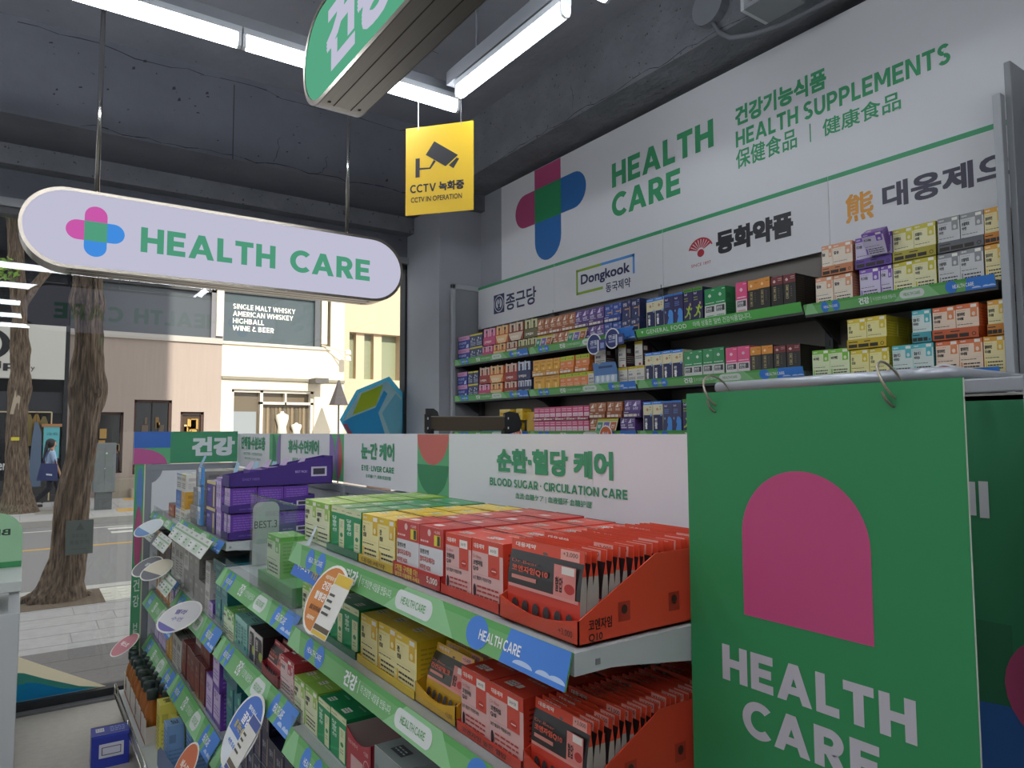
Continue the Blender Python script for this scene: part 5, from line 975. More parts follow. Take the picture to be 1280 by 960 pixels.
# middle bay top shelf: BEST.3 card, flat green carton and upright green box
t = thing('acrylic_card_stand', (.84, 2.52, 1.09), 'clear acrylic stand with a grey BEST.3 card beside the green boxes', 'card stand')
b = MB(); pts = [(.0, 0), (.1, 0), (.1, .215)] + [(.07 + .03 * math.cos(R_(a)), .21 + .03 * math.sin(R_(a))) for a in range(0, 91, 15)] + [(.03 + .03 * math.cos(R_(a)), .21 + .03 * math.sin(R_(a))) for a in range(90, 181, 15)]
P = facing_south(.735, 2.80, 1.0905); b.prism([P.p(u, v, 0) for u, v in pts], (0, .002, 0), M('#a9b0ac', .5)); b.pt(P, .006, .14, .092, .168, 'BEST.3', M('#2a2a30'), .01); b.build('card', t)
b = MB(); b.box(.632, 1.96, 1.09, .636, 2.44, 1.395, ACRYL); b.box(.632, 2.43, 1.09, .80, 2.434, 1.283, ACRYL); b.build('clear_panel', t)
b = MB(); b.box(.63, 1.96, 1.392, .637, 2.44, 1.3965, clear('acrylic_edge', (.8, .84, .83, 1), .05, 1.6)); b.build('panel_edge', t)
put('leafmint', .665, 2.352, 1.148, .138, .125, .085, 'green and mint box standing alone on the flat green carton', None)
b = MB(); b.box(.655, 2.06, 1.0925, .96, 2.42, 1.147, M('#5a9460', .45)); b.box(.656, 2.061, 1.147, .959, 2.419, 1.1475, M('#6aa46c', .45)); tag(b.build('flat_carton', bevel=.002), 'flat plain green carton lying on the middle bay shelf', 'carton')
b = MB(); b.box(.83, 1.985, 1.0925, 1.0, 2.05, 1.22, M('#3f4247', .5)); tag(b.build('dark_carton'), 'dark carton behind the blue shelf tag beside the flat green carton', 'carton')
# open empty red carton, crimson boxes behind it and the grey-green box, third shelf
t = thing('open_carton', (.71, 1.56, .81), 'open empty crimson carton on the third shelf by the poster', 'carton'); b = MB(); m = M('#a8303c', .45); th = .002; x0, x1, y1, y0, z = .655, .80, 1.636, 1.492, .806; inn = M('#b8a8a2', .6)
b.box(x0, y0, z, x1, y1, z + th, m); b.box(x1 - th, y0, z, x1, y1, z + .115, inn); b.box(x0, y1 - th, z, x1, y1, z + .10, inn); b.box(x0, y0, z, x1, y0 + th, z + .10, m)
b.prism([(x0, y1, z), (x0, y0, z)] + [(x0, y0 + (y1 - y0) * i / 8, z + .10 - .02 * math.sin(math.pi * i / 8)) for i in range(9)], (th, 0, 0), m)
P = facing_west(x0, y1, z, .0005); b.pr(P, .03, 0, .10, .045, '#d0a8a4'); b.pt(P, .015, .066, .07, .076, '닥터베어', M('#e6c0bc'), .01); b.pt(P, .105, .068, .13, .078, '+3,000', M('#e6c0bc'), .01); b.pring(P, .105, .035, .135, .06, .002, M('#e6c0bc'), 2); b.build('carton', t)
rr('crimson', .82, .806, .107, .085, 1, [1.64, 1.565, 1.49], 'poster bay third shelf')
put('inner', .66, 1.485, .806, .145, .105, .15, 'grey-green upright box on the third shelf in front of the ash carton', None)
put('ashgreen', .82, 1.475, .806, .40, .105, .1, 'long dark ash-green carton behind the grey-green box', None)
# ---------------------------------------------------------------- bottom deck by the window: bottles and upright boxes
def bottle(x, y, z, s_, label):
    t = thing('amber_bottle', (x, y, z), label, 'bottle', 'amber bottles with dark caps'); b = MB()
    b.lathe((x, y, z), [(.03 * s_, 0), (.034 * s_, .01), (.034 * s_, .12 * s_), (.03 * s_, .15 * s_), (.02 * s_, .175 * s_), (.019 * s_, .19 * s_)], M('#9a5a22', .2), 16)
    for k in range(5):
        a0 = 150 + k * 22; b.add([(x + .0345 * s_ * math.cos(R_(a)), y + .0345 * s_ * math.sin(R_(a)), z + s_ * zz) for a, zz in ((a0, .02 + .02 * (k % 3)), (a0 + 14, .03), (a0 + 12, .11), (a0 + 2, .1 - .01 * k))], [(0, 1, 2, 3)], M(('#c98a3c', '#d8a050', '#7a3f1c', '#b5762c', '#5a6a2c')[k], .4))
    b.build('body', t, smooth=True); b = MB(); b.lathe((x, y, z + .19 * s_), [(.025 * s_, 0), (.026 * s_, .004), (.026 * s_, .035 * s_), (.023 * s_, .042 * s_)], M('#1f2f2a', .4), 16); b.build('cap', t, smooth=True)
k = 0
for y in (4.52, 4.42, 4.32, 4.22, 4.12, 4.02, 3.92, 3.82):
    k += 1; bottle(.552, y, .141, 1.0 + .04 * (k % 2), 'amber bottle with dark cap, %s from the window in the front row' % ordn(k)); bottle(.612, y - .05, .141, 1.0, 'amber bottle with dark cap, %s from the window in the rear row' % ordn(k))
for y1, y0, lab in ((4.60, 4.2, 'white printed carton lip around the bottles beside the window'), (4.19, 3.76, 'white printed carton lip around the bottles nearer the yellow boxes')):
    t = thing('bottle_carton', (.6, (y0 + y1) / 2, .141), lab, 'carton', 'bottle cartons'); b = MB(); m = M('#c9c4bc', .55)
    b.box(.518, y0, .141, .521, y1, .25, m); b.box(.521, y0, .141, .66, y0 + .003, .22, M('#bdb6ac', .6)); b.box(.521, y1 - .003, .141, .66, y1, .22, m); P = facing_west(.518, y1, .141, .0005); b.pt(P, .05, .04, .12, .08, '홍삼', M('#4a4440'), .02); b.pr(P, 0, 0, y1 - y0, .014, '#9a5a34'); b.build('carton', t)
b = MB(); b.tube([(.475, 4.62, .135), (.475, 2.86, .135)], .006, CHROME, 8); b.tube([(.478, 4.62, .185), (.478, 2.86, .185)], .004, CHROME, 8)
for y in (4.62, 4.03, 3.44, 2.86): b.tube([(.476, y, .10), (.476, y, .186)], .004, CHROME, 8); b.tube([(.476, y, .12), (.489, y, .12)], .003, CHROME, 8)
tag(b.build('wire_guard', smooth=True), 'chrome wire guard rail along the bottom deck of bottles', 'wire rail')
rr('yellowtall', .555, .141, .215, .07, 1, [3.73, 3.63], 'third bay bottom deck', 'front'); rr('yellowtall', .60, .141, .17, .07, 1, [3.62, 3.53], 'third bay bottom deck', 'second'); rr('yellowtall', .68, .141, .20, .07, 1, [3.72, 3.62, 3.52], 'third bay bottom deck', 'rear')
rr('skybox', .555, .141, .19, .07, 1, [3.5, 3.41], 'third bay bottom deck', 'front'); rr('skybox', .62, .141, .20, .07, 1, [3.36, 3.27], 'third bay bottom deck', 'second'); rr('skybox', .70, .141, .21, .07, 1, [3.24, 3.15, 3.06], 'third bay bottom deck', 'rear')
b = MB(); b.prism([(.535, 3.52, .141), (.535, 2.95, .141), (.535, 2.95, .30), (.535, 3.45, .24), (.535, 3.52, .20)], (.002, 0, 0), M('#5f6f94', .5)); tag(b.build('carton_lip'), 'blue-grey carton lip in front of the sky blue boxes', 'carton')
put('bluemail', .318, 3.985, 0, .16, .155, .12, 'deep blue carton on the floor beside the rack near the window', None, rz=R_(88)).location = (.318, 3.97, 0)
# ---------------------------------------------------------------- tags that stick out from the shelf edges
def disc_tag(c, r, face, band, label, n=(-.86, -.05, .5), card=None, text=(), rim='#e6e2da', roll=0):
    c, n = Vector(c), Vector(n).normalized(); U = Vector((0, 0, 1)).cross(n).normalized(); V = n.cross(U).normalized()
    U, V = U * math.cos(roll) + V * math.sin(roll), V * math.cos(roll) - U * math.sin(roll)
    t = thing('round_shelf_tag', c, label, 'shelf tag', 'round shelf tags'); P = Pl(c, U, V, .0006); b = MB()
    b.prism([c + U * (r * math.cos(a)) + V * (r * math.sin(a)) for a in (2 * math.pi * i / 28 for i in range(28))], -n * .0012, M(rim, .45)); b.pe(P, -r * .92, -r * .92, r * .92, r * .92, face, 1)
    if band: b.pe(P, -r * .92, -r * .92, r * .92, r * .92, band[0], 2, *band[1:])
    for s_, u0, v0, u1, v1, col in text: b.pt(P, u0 * r, v0 * r, u1 * r, v1 * r, s_, M(col), .03, 3)
    b.build('disc', t)
    if card:
        cc, w, h = card; b = MB(); Q = Pl(c + n * .002, U, V, .0006); b.prism([Q.p(u * r, v * r, 0) for u, v in ((.12, -.95), (.12 + w, -.95), (.12 + w, -.95 + h), (.12, -.95 + h))], n * .001, M('#dcd9cf', .45))
        Q = Pl(c + n * .003, U, V, .0006); b.pr(Q, r * .16, r * (-.95 + h * .82), r * (.1 + w), r * (-.97 + h), cc, 1); b.pr(Q, r * .16, r * -.93, r * (.1 + w), r * -.82, cc, 1); b.pr(Q, r * .16, r * -.8, r * (.1 + w), r * -.66, '#5a4a34', 1); draw(b, Q, [('l', r * .2, r * (-.95 + h * .3), r * (.05 + w), r * (-.95 + h * .7), 4, '#4a463c')], random.Random(2)); b.build('product_card', t)
    b = MB(); a = c - n * .0015; e = Vector((SX - .001, a.y, a.z + .02)); d = e - a; s_ = Vector((0, 1, 0)) * .012; b.poly([a - s_, e - s_, e + s_, a + s_], ACRYL); b.poly([a - s_ - n * .001, a + s_ - n * .001, e + s_ - n * .001, e - s_ - n * .001], ACRYL); b.build('clear_arm', t)
disc_tag((.565, 1.545, 1.228), .078, '#cf7f35', None, 'orange round tag with white Korean words beside the yellow boxes', card=('#d8b43a', .95, 1.75), text=[('내장지방과 혈당은', -.5, .52, .35, .64, '#f0e2c4'), ('건강한', -.45, .22, .25, .46, '#f4ece0'), ('혈행관리', -.62, -.1, .25, .14, '#f4ece0'), ('활로 유지하세요', -.6, -.4, .1, -.26, '#5a3014'), ('대웅제약의', -.5, -.66, -.05, -.54, '#f0e2c4')], roll=-.05, n=(-.88, -.10, .47))
disc_tag((.56, 2.20, .725), .105, '#3f6fc4', ('#d9dfe2', 196, 344), 'blue and white round tag with a card in front of the navy boxes', card=('#3a4f94', .8, 1.5), text=[('멜라토닌', -.35, .5, .3, .62, '#e6ecf4'), ('꿀잠', -.4, .12, .3, .42, '#f4f4f2'), ('잘 자는 습관', -.62, -.12, .3, .08, '#d9c03a'), ('숙면 도움', -.5, -.5, .15, -.38, '#3f6fc4')], roll=-.1)
disc_tag((.56, 3.23, .838), .092, '#d2d0ce', ('#6f68a8', 205, 300), 'white and violet round tag over the second shelf strip', text=[('멜라', -.4, .1, .2, .4, '#7a76a8'), ('수면', -.3, -.3, .3, -.05, '#9a98b8')], n=(-.40, -.30, .86))
disc_tag((.56, 4.16, 1.10), .075, '#c9d2d4', ('#5f86b8', 180, 320), 'pale blue round tag at the top shelf by the window', n=(-.42, -.3, .85)); disc_tag((.56, 4.16, .90), .08, '#6a6a70', None, 'dark grey round tag on the second shelf by the window', text=[('장바', -.3, .0, .3, .3, '#d0d0d0')], n=(-.42, -.3, .85)); disc_tag((.56, 3.86, .93), .078, '#d6cdb4', ('#6a6a70', 190, 330), 'cream and grey round tag on the second shelf by the window', n=(-.42, -.3, .85))
disc_tag((.515, 4.60, .40), .085, '#c07078', None, 'pink-red round tag sticking out past the green edge strip', text=[('베스트', -.5, -.15, .5, .2, '#f0dcda')], n=(-.55, -.15, .8)); disc_tag((.515, 2.80, .405), .085, '#c9663a', None, 'orange-red round tag low on the third bay above the sky blue boxes', text=[('베스트', -.5, -.15, .5, .2, '#f0e0d4')])
# sloping price boards
def board(y1, y0, z, h, label, tilt=.5):
    b = MB(); n = Vector((-1, 0, tilt)).normalized(); V = Vector((tilt, 0, 1)).normalized(); P = Pl((SX - .06, y1, z), (0, -1, 0), V, .0006); L = y1 - y0
    b.prism([P.p(0, 0, 0), P.p(L, 0, 0), P.p(L, h, 0), P.p(0, h, 0)], -n * .0015, M('#d3d6cc', .5)); rnd = random.Random(int(y1 * 100)); n_ = max(2, int(L / .1))
    b.pr(P, .01, h * .62, L - .01, h * .72, '#8fae88', 1)
    for i in range(n_):
        u = L * i / n_ + .012; b.pr(P, u, h * .08, u + L / n_ - .02, h * .55, ('#dfe2da', '#b9cdb4')[i % 2], 1); draw(b, P, [('l', u + .005, h * .14, u + L / n_ - .035, h * .5, 2, '#5f6a5c')], rnd); b.pt(P, u + .01, h * .78, u + .05, h * .92, '%d,000' % rnd.choice((1, 3, 5)), M('#3a4038'), 0, 2)
    tag(b.build('price_board'), label, 'price board', 'sloping price boards')
board(3.58, 2.86, 1.125, .075, 'long white sloping price board below the purple boxes', .7); board(4.05, 3.70, 1.03, .07, 'short sloping price board below the white and gold boxes', .7); board(4.5, 4.12, 1.03, .07, 'short sloping price board at the window end of the top shelf', .7); board(3.86, 3.6, .845, .08, 'small sloping price board beside the cream round tag', .7)
# blue shelf tag with yellow mark beside the orange tag
t = thing('blue_shelf_tag', (.6, 1.76, 1.18), 'blue shelf tag with white Korean words and a yellow arrow beside the orange tag', 'shelf tag'); P = Pl((.600, 1.905, 1.222), (0, -1, 0), Vector((.45, 0, 1)).normalized(), .0006); b = MB(); b.prism([P.p(0, 0, 0), P.p(.21, 0, 0), P.p(.21, .075, 0), P.p(0, .075, 0)], -P.N * .0015, M('#2f6cc9', .4)); b.pt(P, .03, .02, .125, .045, '다이소 판매', M('#eef2f6'), .03); b.pt(P, .06, .052, .125, .064, '건강기능식품', M('#eef2f6'), 0); b.pt(P, .15, .012, .185, .05, '1위', M('#d9b22f'), .04); b.pp(P, [(.14, .045), (.19, .06), (.165, .07)], M('#d9b22f')); b.build('card', t)
b = MB(); b.prism([P.p(.02, .07, 1), P.p(.05, .075, 1), P.p(.045, .14, 1), P.p(.036, .14, 1)], -P.N * .001, M('#d3dde6', .4)); b.build('white_prop', t)
# wall shelf tags
def wall_tag(y, z, r, col, label, tx):
    t = thing('round_wall_tag', (2.53, y, z), label, 'shelf tag', 'round tags on the wall shelves'); P = Pl((2.53, y, z), (0, -1, 0), (0, 0, 1), .0008); b = MB(); n = 24
    b.prism([P.p(r * math.cos(2 * math.pi * i / n), r * math.sin(2 * math.pi * i / n), 0) for i in range(n)], (.0015, 0, 0), M('#e2e2e4', .45)); b.pe(P, -r * .88, -r * .88, r * .88, r * .88, col, 1); b.pt(P, -r * .5, -r * .1, r * .5, r * .35, tx, M('#d5dae8'), .02, 2); b.pr(P, -r * .5, -r * .4, r * .4, -r * .2, '#8a93b8', 2); b.build('disc', t)
    if col == '#2b3470':
        b = MB(); b.box(2.524, y - r * 1.7, z - r * .7, 2.526, y - r * .5, z + r * .3, '#39437c'); P = facing_west(2.524, y - r * .5, z - r * .7); b.pr(P, r * .1, 0, r * .3, r * 1.0, '#d6d9e4'); b.pr(P, r * .5, r * .2, r * 1.0, r * .7, '#8f98c4'); b.build('side_card', t)
    b = MB(); b.box(2.531, y - .008, z - .004, 2.563, y + .008, z, ACRYL); b.build('clear_arm', t)
wall_tag(2.855, 2.07, .058, '#2b3470', 'navy round tag hanging from the top wall shelf, the one nearer the window', '관절'); wall_tag(2.71, 2.085, .055, '#2b3470', 'navy round tag hanging from the top wall shelf, beside the blue card', '연골'); wall_tag(2.77, 1.578, .05, '#c9602f', 'orange-red round tag under the purple boxes of the lower wall shelf', '베스트'); wall_tag(3.58, 1.575, .05, '#c9602f', 'orange-red round tag beside the yellow vitamin boxes', '베스트'); wall_tag(1.10, 1.76, .06, '#9c3434', 'dark red round tag on the middle wall shelf behind the tube rail', '신상품')
b = MB(); b.prism([(2.545, 2.74, 2.085), (2.545, 2.60, 2.085), (2.565, 2.585, 2.14), (2.565, 2.725, 2.14)], (.0015, 0, 0), M('#3f7fd0', .45)); tag(b.build('blue_card'), 'plain blue card on the top wall shelf edge under the navy boxes', 'card')
def tri_card(y, z, x, label):
    t = thing('three_pack_card', (x, y, z), label, 'card', 'three-colour display cards'); P = Pl((x, y, z), (0, -1, 0), Vector((.3, 0, 1)).normalized(), .0008); b = MB(); b.prism([P.p(0, 0, 0), P.p(.16, 0, 0), P.p(.165, .085, 0), P.p(.005, .085, 0)], -P.N * .0015, M('#d6cdb4', .5)); b.pr(P, .0, .062, .163, .085, '#b8ae3a')
    for i, c_ in enumerate(('#3f8f78', '#7a68b0', '#b5663a')): b.pr(P, .008 + i * .053, .004, .05 + i * .053, .056, c_, 2); b.pt(P, .014 + i * .053, .022, .042 + i * .053, .042, ('장', '눈', '간')[i], M('#e6e4dc'), .02, 3)
    b.build('card', t)
tri_card(3.45, 2.11, 2.57, 'three-colour card at the copper boxes, the one nearer the window'); tri_card(3.14, 2.11, 2.57, 'three-colour card at the copper boxes, the one beside the purple boxes'); tri_card(2.90, 1.592, 2.57, 'three-colour card on the lower wall shelf beside purple boxes')
t = thing('blue_water_card', (2.575, 2.84, 1.845), 'wavy blue card with four bottles printed on the middle wall shelf', 'card'); P = facing_west(2.572, 2.915, 1.85, .0008); b = MB(); b.prism([P.p(u, v, 0) for u, v in ((.015, 0), (.195, 0), (.2, .06), (.18, .115), (.1, .122), (.05, .112), (.0, .125), (.005, .09))], (.0015, 0, 0), M('#3f6fa8', .4))
b.pp(P, [(.018, 0), (.193, 0), (.195, .05), (.02, .05)], M('#a9bccb')); 
for i in range(4): b.pe(P, .03 + i * .04, .012, .055 + i * .04, .05, '#d6dde4', 2, n=12)
b.pr(P, .05, .088, .16, .1, '#1f3f6a', 2); b.build('card', t)
b = MB(); b.box(2.60, 4.1, 1.588, 2.68, 3.86, 1.665, M('#4a78b8', .45)); P = facing_west(2.60, 4.1, 1.588, .0008); b.pt(P, .03, .045, .13, .062, 'DONGWHA', M('#233a6a'), .01); tag(b.build('blue_carton'), 'low blue carton on the lower wall shelf behind the black scanner bar', 'carton')
b = MB(); b.box(2.62, 3.60, 1.588, 2.75, 3.50, 1.72, M('#c9a02c', .45)); P = facing_south(2.62, 3.50, 1.588); b.pe(P, .05, .055, .075, .08, '#b5463a'); tag(b.build('yellow_carton'), 'open yellow carton beside the small vitamin boxes on the lower wall shelf', 'carton')
# checkout display bar behind the rack and the person there
t = thing('checkout_display', (1.36, 2.25, 0), 'black and brown bar display on clamps behind the near rack', 'display'); A = Vector((1.235, 2.31, 0)); B = Vector((1.50, 2.20, 0)); D = (B - A).normalized(); N = Vector((D.y, -D.x, 0))
b = MB(); b.obox((A + B) / 2 + Vector((0, 0, 1.628)), (B - A) / 2, N * .006, (0, 0, .026), M('#4c4234', .25)); b.obox((A + B) / 2 + Vector((0, 0, 1.655)), (B - A) / 2, N * .007, (0, 0, .0015), M('#8a8478', .3)); b.build('bar_screen', t)
for k, q in enumerate((A, B)):
    s_ = -1 if k == 0 else 1; b = MB(); BK = M('#17171a', .4); b.obox(q + D * (.008 * s_) + Vector((0, 0, 1.63)), D * .012, N * .014, (0, 0, .034), BK)
    z0 = 1.655 if k == 0 else 1.61
    c0 = q + D * .015 * s_; b.prism([c0 + Vector((0, 0, z0)), c0 + D * .05 + Vector((0, 0, z0)), c0 + D * .045 + Vector((0, 0, z0 + .018)), c0 + D * .03 + Vector((0, 0, z0 + .03)), c0 + Vector((0, 0, z0 + .03))], N * -.03, BK) if k == 0 else b.prism([c0 + Vector((0, 0, 1.59)), c0 + D * .04 + Vector((0, 0, 1.60)), c0 + D * .05 + Vector((0, 0, 1.625)), c0 + D * .035 + Vector((0, 0, 1.668)), c0 + Vector((0, 0, 1.675)), c0 - D * .02 + Vector((0, 0, 1.668))], N * -.03, BK)
    for dz in (-.018, .018): b.obox(q + D * (.008 * s_) - N * -.0145 + Vector((0, 0, 1.63 + dz)), D * .002, N * .001, (0, 0, .004), M('#c9c9c9'))
    b.build('clamp', t); b = MB(); b.box(q.x - .012, q.y - .012, 0, q.x + .012, q.y + .012, 1.61, BK); b.build('post', t)
# ---------------------------------------------------------------- people
SKIN = M('#c89a7c', .5)
def skinned(name, verts, edges, radii, m, parent, root=0):
    me = bpy.data.meshes.new(name); me.from_pydata(verts, edges, []); o = bpy.data.objects.new(name, me); C.objects.link(o); me.materials.append(m); at = parent_world(parent)
    for v in me.vertices: v.co = Vector(v.co) - at
    s_ = o.modifiers.new('skin', 'SKIN'); s_.use_smooth_shade = True
    for i, r in enumerate(radii): me.skin_vertices[0].data[i].radius = (r, r) if not isinstance(r, tuple) else r; me.skin_vertices[0].data[i].use_root = i == root
    d = o.modifiers.new('sub', 'SUBSURF'); d.levels = 1; d.render_levels = 2; o.parent = parent; return o
def person(base, H, yawd, label, pose, top, bottom, hair, long_hair, bag=False):
    """standing or walking figure; local x forward, y to its left"""
    t = thing('person', base, label, 'person'); k = H / 1.65; ca, sa = math.cos(yawd), math.sin(yawd); bz = Vector(base)
    def X(x, y, z): return bz + Vector((ca * x - sa * y, sa * x + ca * y, z)) * k
    st = pose
    J = dict(pel=(0, 0, .90), wai=(.01, 0, 1.03), che=(.02, 0, 1.22), nek=(.015, 0, 1.38), thr=(.02, 0, 1.44), hd=(.035, 0, 1.53), top=(.03, 0, 1.60),
             hl=(0, .085, .88), kl=(st * .16 + .03, .085, .49), al=(st * .20 if st >= 0 else st * .30, .085, .08), fl=(st * .20 + .13, .085, .03),
             hr=(0, -.085, .88), kr=(-st * .02 + .02, -.085, .48), ar=(-st * .34, -.085, .10 + .04 * abs(st)), fr=(-st * .34 + .12, -.085, .03),
             sl=(.01, .165, 1.34), el=(-st * .08, .20, 1.08), wl=(.03 - st * .02, .20, .86), gl=(.04 - st * .02, .195, .76), sr=(.01, -.165, 1.34), er=(st * .07, -.20, 1.08), wr=(.06 + st * .10, -.19, .87), gr=(.07 + st * .12, -.185, .78))
    ks = list(J); ix = {n: i for i, n in enumerate(ks)}
    E = [('pel', 'wai'), ('wai', 'che'), ('che', 'nek'), ('nek', 'thr'), ('thr', 'hd'), ('hd', 'top'), ('pel', 'hl'), ('hl', 'kl'), ('kl', 'al'), ('al', 'fl'), ('pel', 'hr'), ('hr', 'kr'), ('kr', 'ar'), ('ar', 'fr'), ('che', 'sl'), ('sl', 'el'), ('el', 'wl'), ('wl', 'gl'), ('che', 'sr'), ('sr', 'er'), ('er', 'wr'), ('wr', 'gr')]
    rad = dict(pel=.12, wai=.105, che=.12, nek=.055, thr=.05, hd=.085, top=.075, hl=.085, kl=.055, al=.038, fl=.028, hr=.085, kr=.055, ar=.038, fr=.028, sl=.055, el=.04, wl=.028, gl=.026, sr=.055, er=.04, wr=.028, gr=.026)
    skinned('body', [X(*J[n]) for n in ks], [(ix[a], ix[c]) for a, c in E], [rad[n] * k for n in ks], SKIN, t, 0)
    def part(name, names, edges, grow, m, root=0):
        i2 = {n: i for i, n in enumerate(names)}; return skinned(name, [X(*J[n]) for n in names], [(i2[a], i2[c]) for a, c in edges], [(rad[n] + grow) * k for n in names], m, t, root)
    part('shirt', ['che', 'wai', 'pel', 'nek', 'sl', 'el', 'sr', 'er'], [('pel', 'wai'), ('wai', 'che'), ('che', 'nek'), ('che', 'sl'), ('sl', 'el'), ('che', 'sr'), ('sr', 'er')], .014, top)
    part('trousers', ['pel', 'hl', 'kl', 'al', 'hr', 'kr', 'ar'], [('pel', 'hl'), ('hl', 'kl'), ('kl', 'al'), ('pel', 'hr'), ('hr', 'kr'), ('kr', 'ar')], .016, bottom)
    b = MB(); c = X(-.012, 0, 0); b.lathe((c.x, c.y, bz.z), [(r * k, z * k) for r, z in ((.03, 1.43), (.075, 1.46), (.098, 1.51), (.103, 1.56), (.092, 1.605), (.066, 1.638), (.034, 1.655), (.006, 1.660))], hair, 20)
    if long_hair:
        for y, s_ in ((0, 1.), (.035, .8), (-.035, .8)):
            q = [X(-.07, y, 1.52), X(-.095, y, 1.42), X(-.115, y, 1.30), X(-.135, y * .8, 1.18), X(-.13, y * .6, 1.06)]; b.tube(q, .048 * s_ * k, hair, 10, .014 * k)
    b.build('hair', t, smooth=True)
    b = MB(); c = Vector(X(.118, 0, 1.53)); f_ = Vector((ca, sa, 0)) * k; l_ = Vector((-sa, ca, 0)) * k
    b.prism([c + l_ * .014 + Vector((0, 0, -.03 * k)), c - l_ * .014 + Vector((0, 0, -.03 * k)), c + Vector((0, 0, .02 * k))], f_ * .014, SKIN); o_ = b.build('nose', t)
    b = MB()
    for s_ in (-1, 1): b.obox(c + l_ * .03 * s_ - f_ * .004 + Vector((0, 0, .025 * k)), f_ * .004, l_ * .011, (0, 0, .005 * k), M('#241a18', .4))
    b.build('eyes', t); b = MB(); b.obox(c - f_ * .006 + Vector((0, 0, -.055 * k)), f_ * .004, l_ * .02, (0, 0, .005 * k), M('#a85a54', .5)); b.build('mouth', t)
    for s_ in ('l', 'r'):
        b = MB(); q = X(*J['f' + s_]); a = X(*J['a' + s_]); d = (Vector(q) - Vector(a)); d.z = 0; d = d.normalized(); m_ = (Vector(q) + Vector(a)) / 2; m_.z = bz.z + .033 * k + max(0, X(*J['a' + s_]).z - bz.z - .10 * k); b.obox(m_ + d * .02 * k, d * .125 * k, Vector((-d.y, d.x, 0)) * .042 * k, (0, 0, .032 * k), M('#2a2624', .5)); b.build('shoe', t, bevel=.012)
        b = MB(); g = Vector(X(*J['g' + s_])); w_ = Vector(X(*J['w' + s_])); dn = (g - w_).normalized()
        for i in range(4):
            p = g + f_ * (.018 - .012 * i) + dn * .01 * k; b.tube([p, p + dn * (.035 - .004 * abs(i - 1.5)) * k, p + dn * .06 * k + f_ * .006], .0065 * k, SKIN, 6)
        b.tube([g + f_ * .02, g + f_ * .035 + dn * .03 * k], .0075 * k, SKIN, 6); b.build('fingers', t, smooth=True)
    return t, X
HAIR = M('#1f1a1c', .45)
person((1.46, 3.24, 0), 1.575, R_(200), 'person with black hair standing behind the near rack, only the crown showing', 0, M('#4a5666', .8), M('#2f3138', .8), HAIR, False)
tp, XP = person((.52, 18.7, -.05), 1.52, R_(6), 'person with long dark hair in a pale blue shirt walking behind the tree', 1.0, M('#a9c0e0', .8), M('#23232c', .8), HAIR, True)
t = thing('tote_bag', XP(-.10, -.24, .62), 'navy tote bag on the shoulder of the walking person', 'bag'); b = MB(); NV_ = M('#3a4372', .8)
b.prism([XP(-.30, -.235, .68), XP(.12, -.235, .66), XP(.10, -.235, 1.06), XP(-.22, -.235, 1.08)], XP(0, -.09, 0) - XP(0, 0, 0), NV_); P = [XP(-.12, -.331, .80), XP(.0, -.331, .78), XP(.0, -.331, .82), XP(-.12, -.331, .84)]; b.poly(P, M('#d0d4e0')); b.build('body', t)
b = MB(); b.tube([XP(-.2, -.28, 1.07), XP(-.08, -.20, 1.38), XP(.0, -.15, 1.40), XP(.08, -.27, 1.06)], .011, NV_, 6); b.build('strap', t, smooth=True)

# ---------------------------------------------------------------- the kiosk beside the window
t = thing('white_kiosk', (-.35, 4.45, 0), 'white floor stand with a rounded green acrylic top beside the window', 'kiosk'); KW = M('#bfc2c2', .5)
b = MB(); b.box(-.75, 4.20, 0, .018, 4.74, .735, KW); b.build('body', t, bevel=.004)
b = MB(); b.box(-.75, 4.20, .835, .02, 4.74, .885, M('#c4c9c4', .5)); b.build('shelf', t, bevel=.004)
b = MB(); b.box(-.03, 4.70, .735, .012, 4.73, .835, KW); b.box(-.03, 4.22, .735, .012, 4.25, .835, KW); b.box(-.75, 4.70, .735, -.72, 4.73, .835, KW); b.box(-.75, 4.22, .735, -.72, 4.25, .835, KW); b.build('posts', t)
b = MB(); GA_ = M('#9ec9a0', .25); pts = [(-.5, 0), (0, 0), (0, .17)] + [(-.12 + .12 * math.cos(R_(a)), .17 + .12 * math.sin(R_(a))) for a in range(0, 91, 10)] + [(-.38 + .12 * math.cos(R_(a)), .17 + .12 * math.sin(R_(a))) for a in range(90, 181, 10)]
b.prism([(.018 + u, 4.66, .886 + v) for u, v in pts], (0, .006, 0), GA_); P = Pl((.018, 4.66, .886), (1, 0, 0), (0, 0, 1), .0006)
vs, fs, _ = glyphs('BEST', .02); b.add([P.p(-.055 - (a) * .16, .17 + c * .034, 2 + q) for a, c, q in vs], [f[::-1] for f in fs], M('#26382c'))
b.box(-.48, 4.655, .886, .016, 4.72, .916, M('#3f9058', .3)); b.build('sign_panel', t)

# ---------------------------------------------------------------- street
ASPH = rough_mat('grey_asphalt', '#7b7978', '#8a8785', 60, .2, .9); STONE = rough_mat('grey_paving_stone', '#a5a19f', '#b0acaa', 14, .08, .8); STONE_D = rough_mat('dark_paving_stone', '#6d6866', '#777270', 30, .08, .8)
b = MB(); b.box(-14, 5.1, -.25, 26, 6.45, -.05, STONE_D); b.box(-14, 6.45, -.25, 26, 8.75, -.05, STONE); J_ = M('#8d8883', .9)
for y in (6.62, 6.95, 7.28, 7.61, 7.95): b.box(-14, y - .004, -.05, 26, y + .004, -.0492, J_)
rnd = random.Random(3)
for r_, (ya, yb_) in enumerate(((6.62, 6.95), (6.95, 7.28), (7.28, 7.61), (7.61, 7.95))):
    x = -6 + .33 * (r_ % 2) + rnd.uniform(0, .3)
    while x < 8: b.box(x, ya, -.05, x + .007, yb_, -.0491, J_); x += rnd.choice((.6, .75, .9))
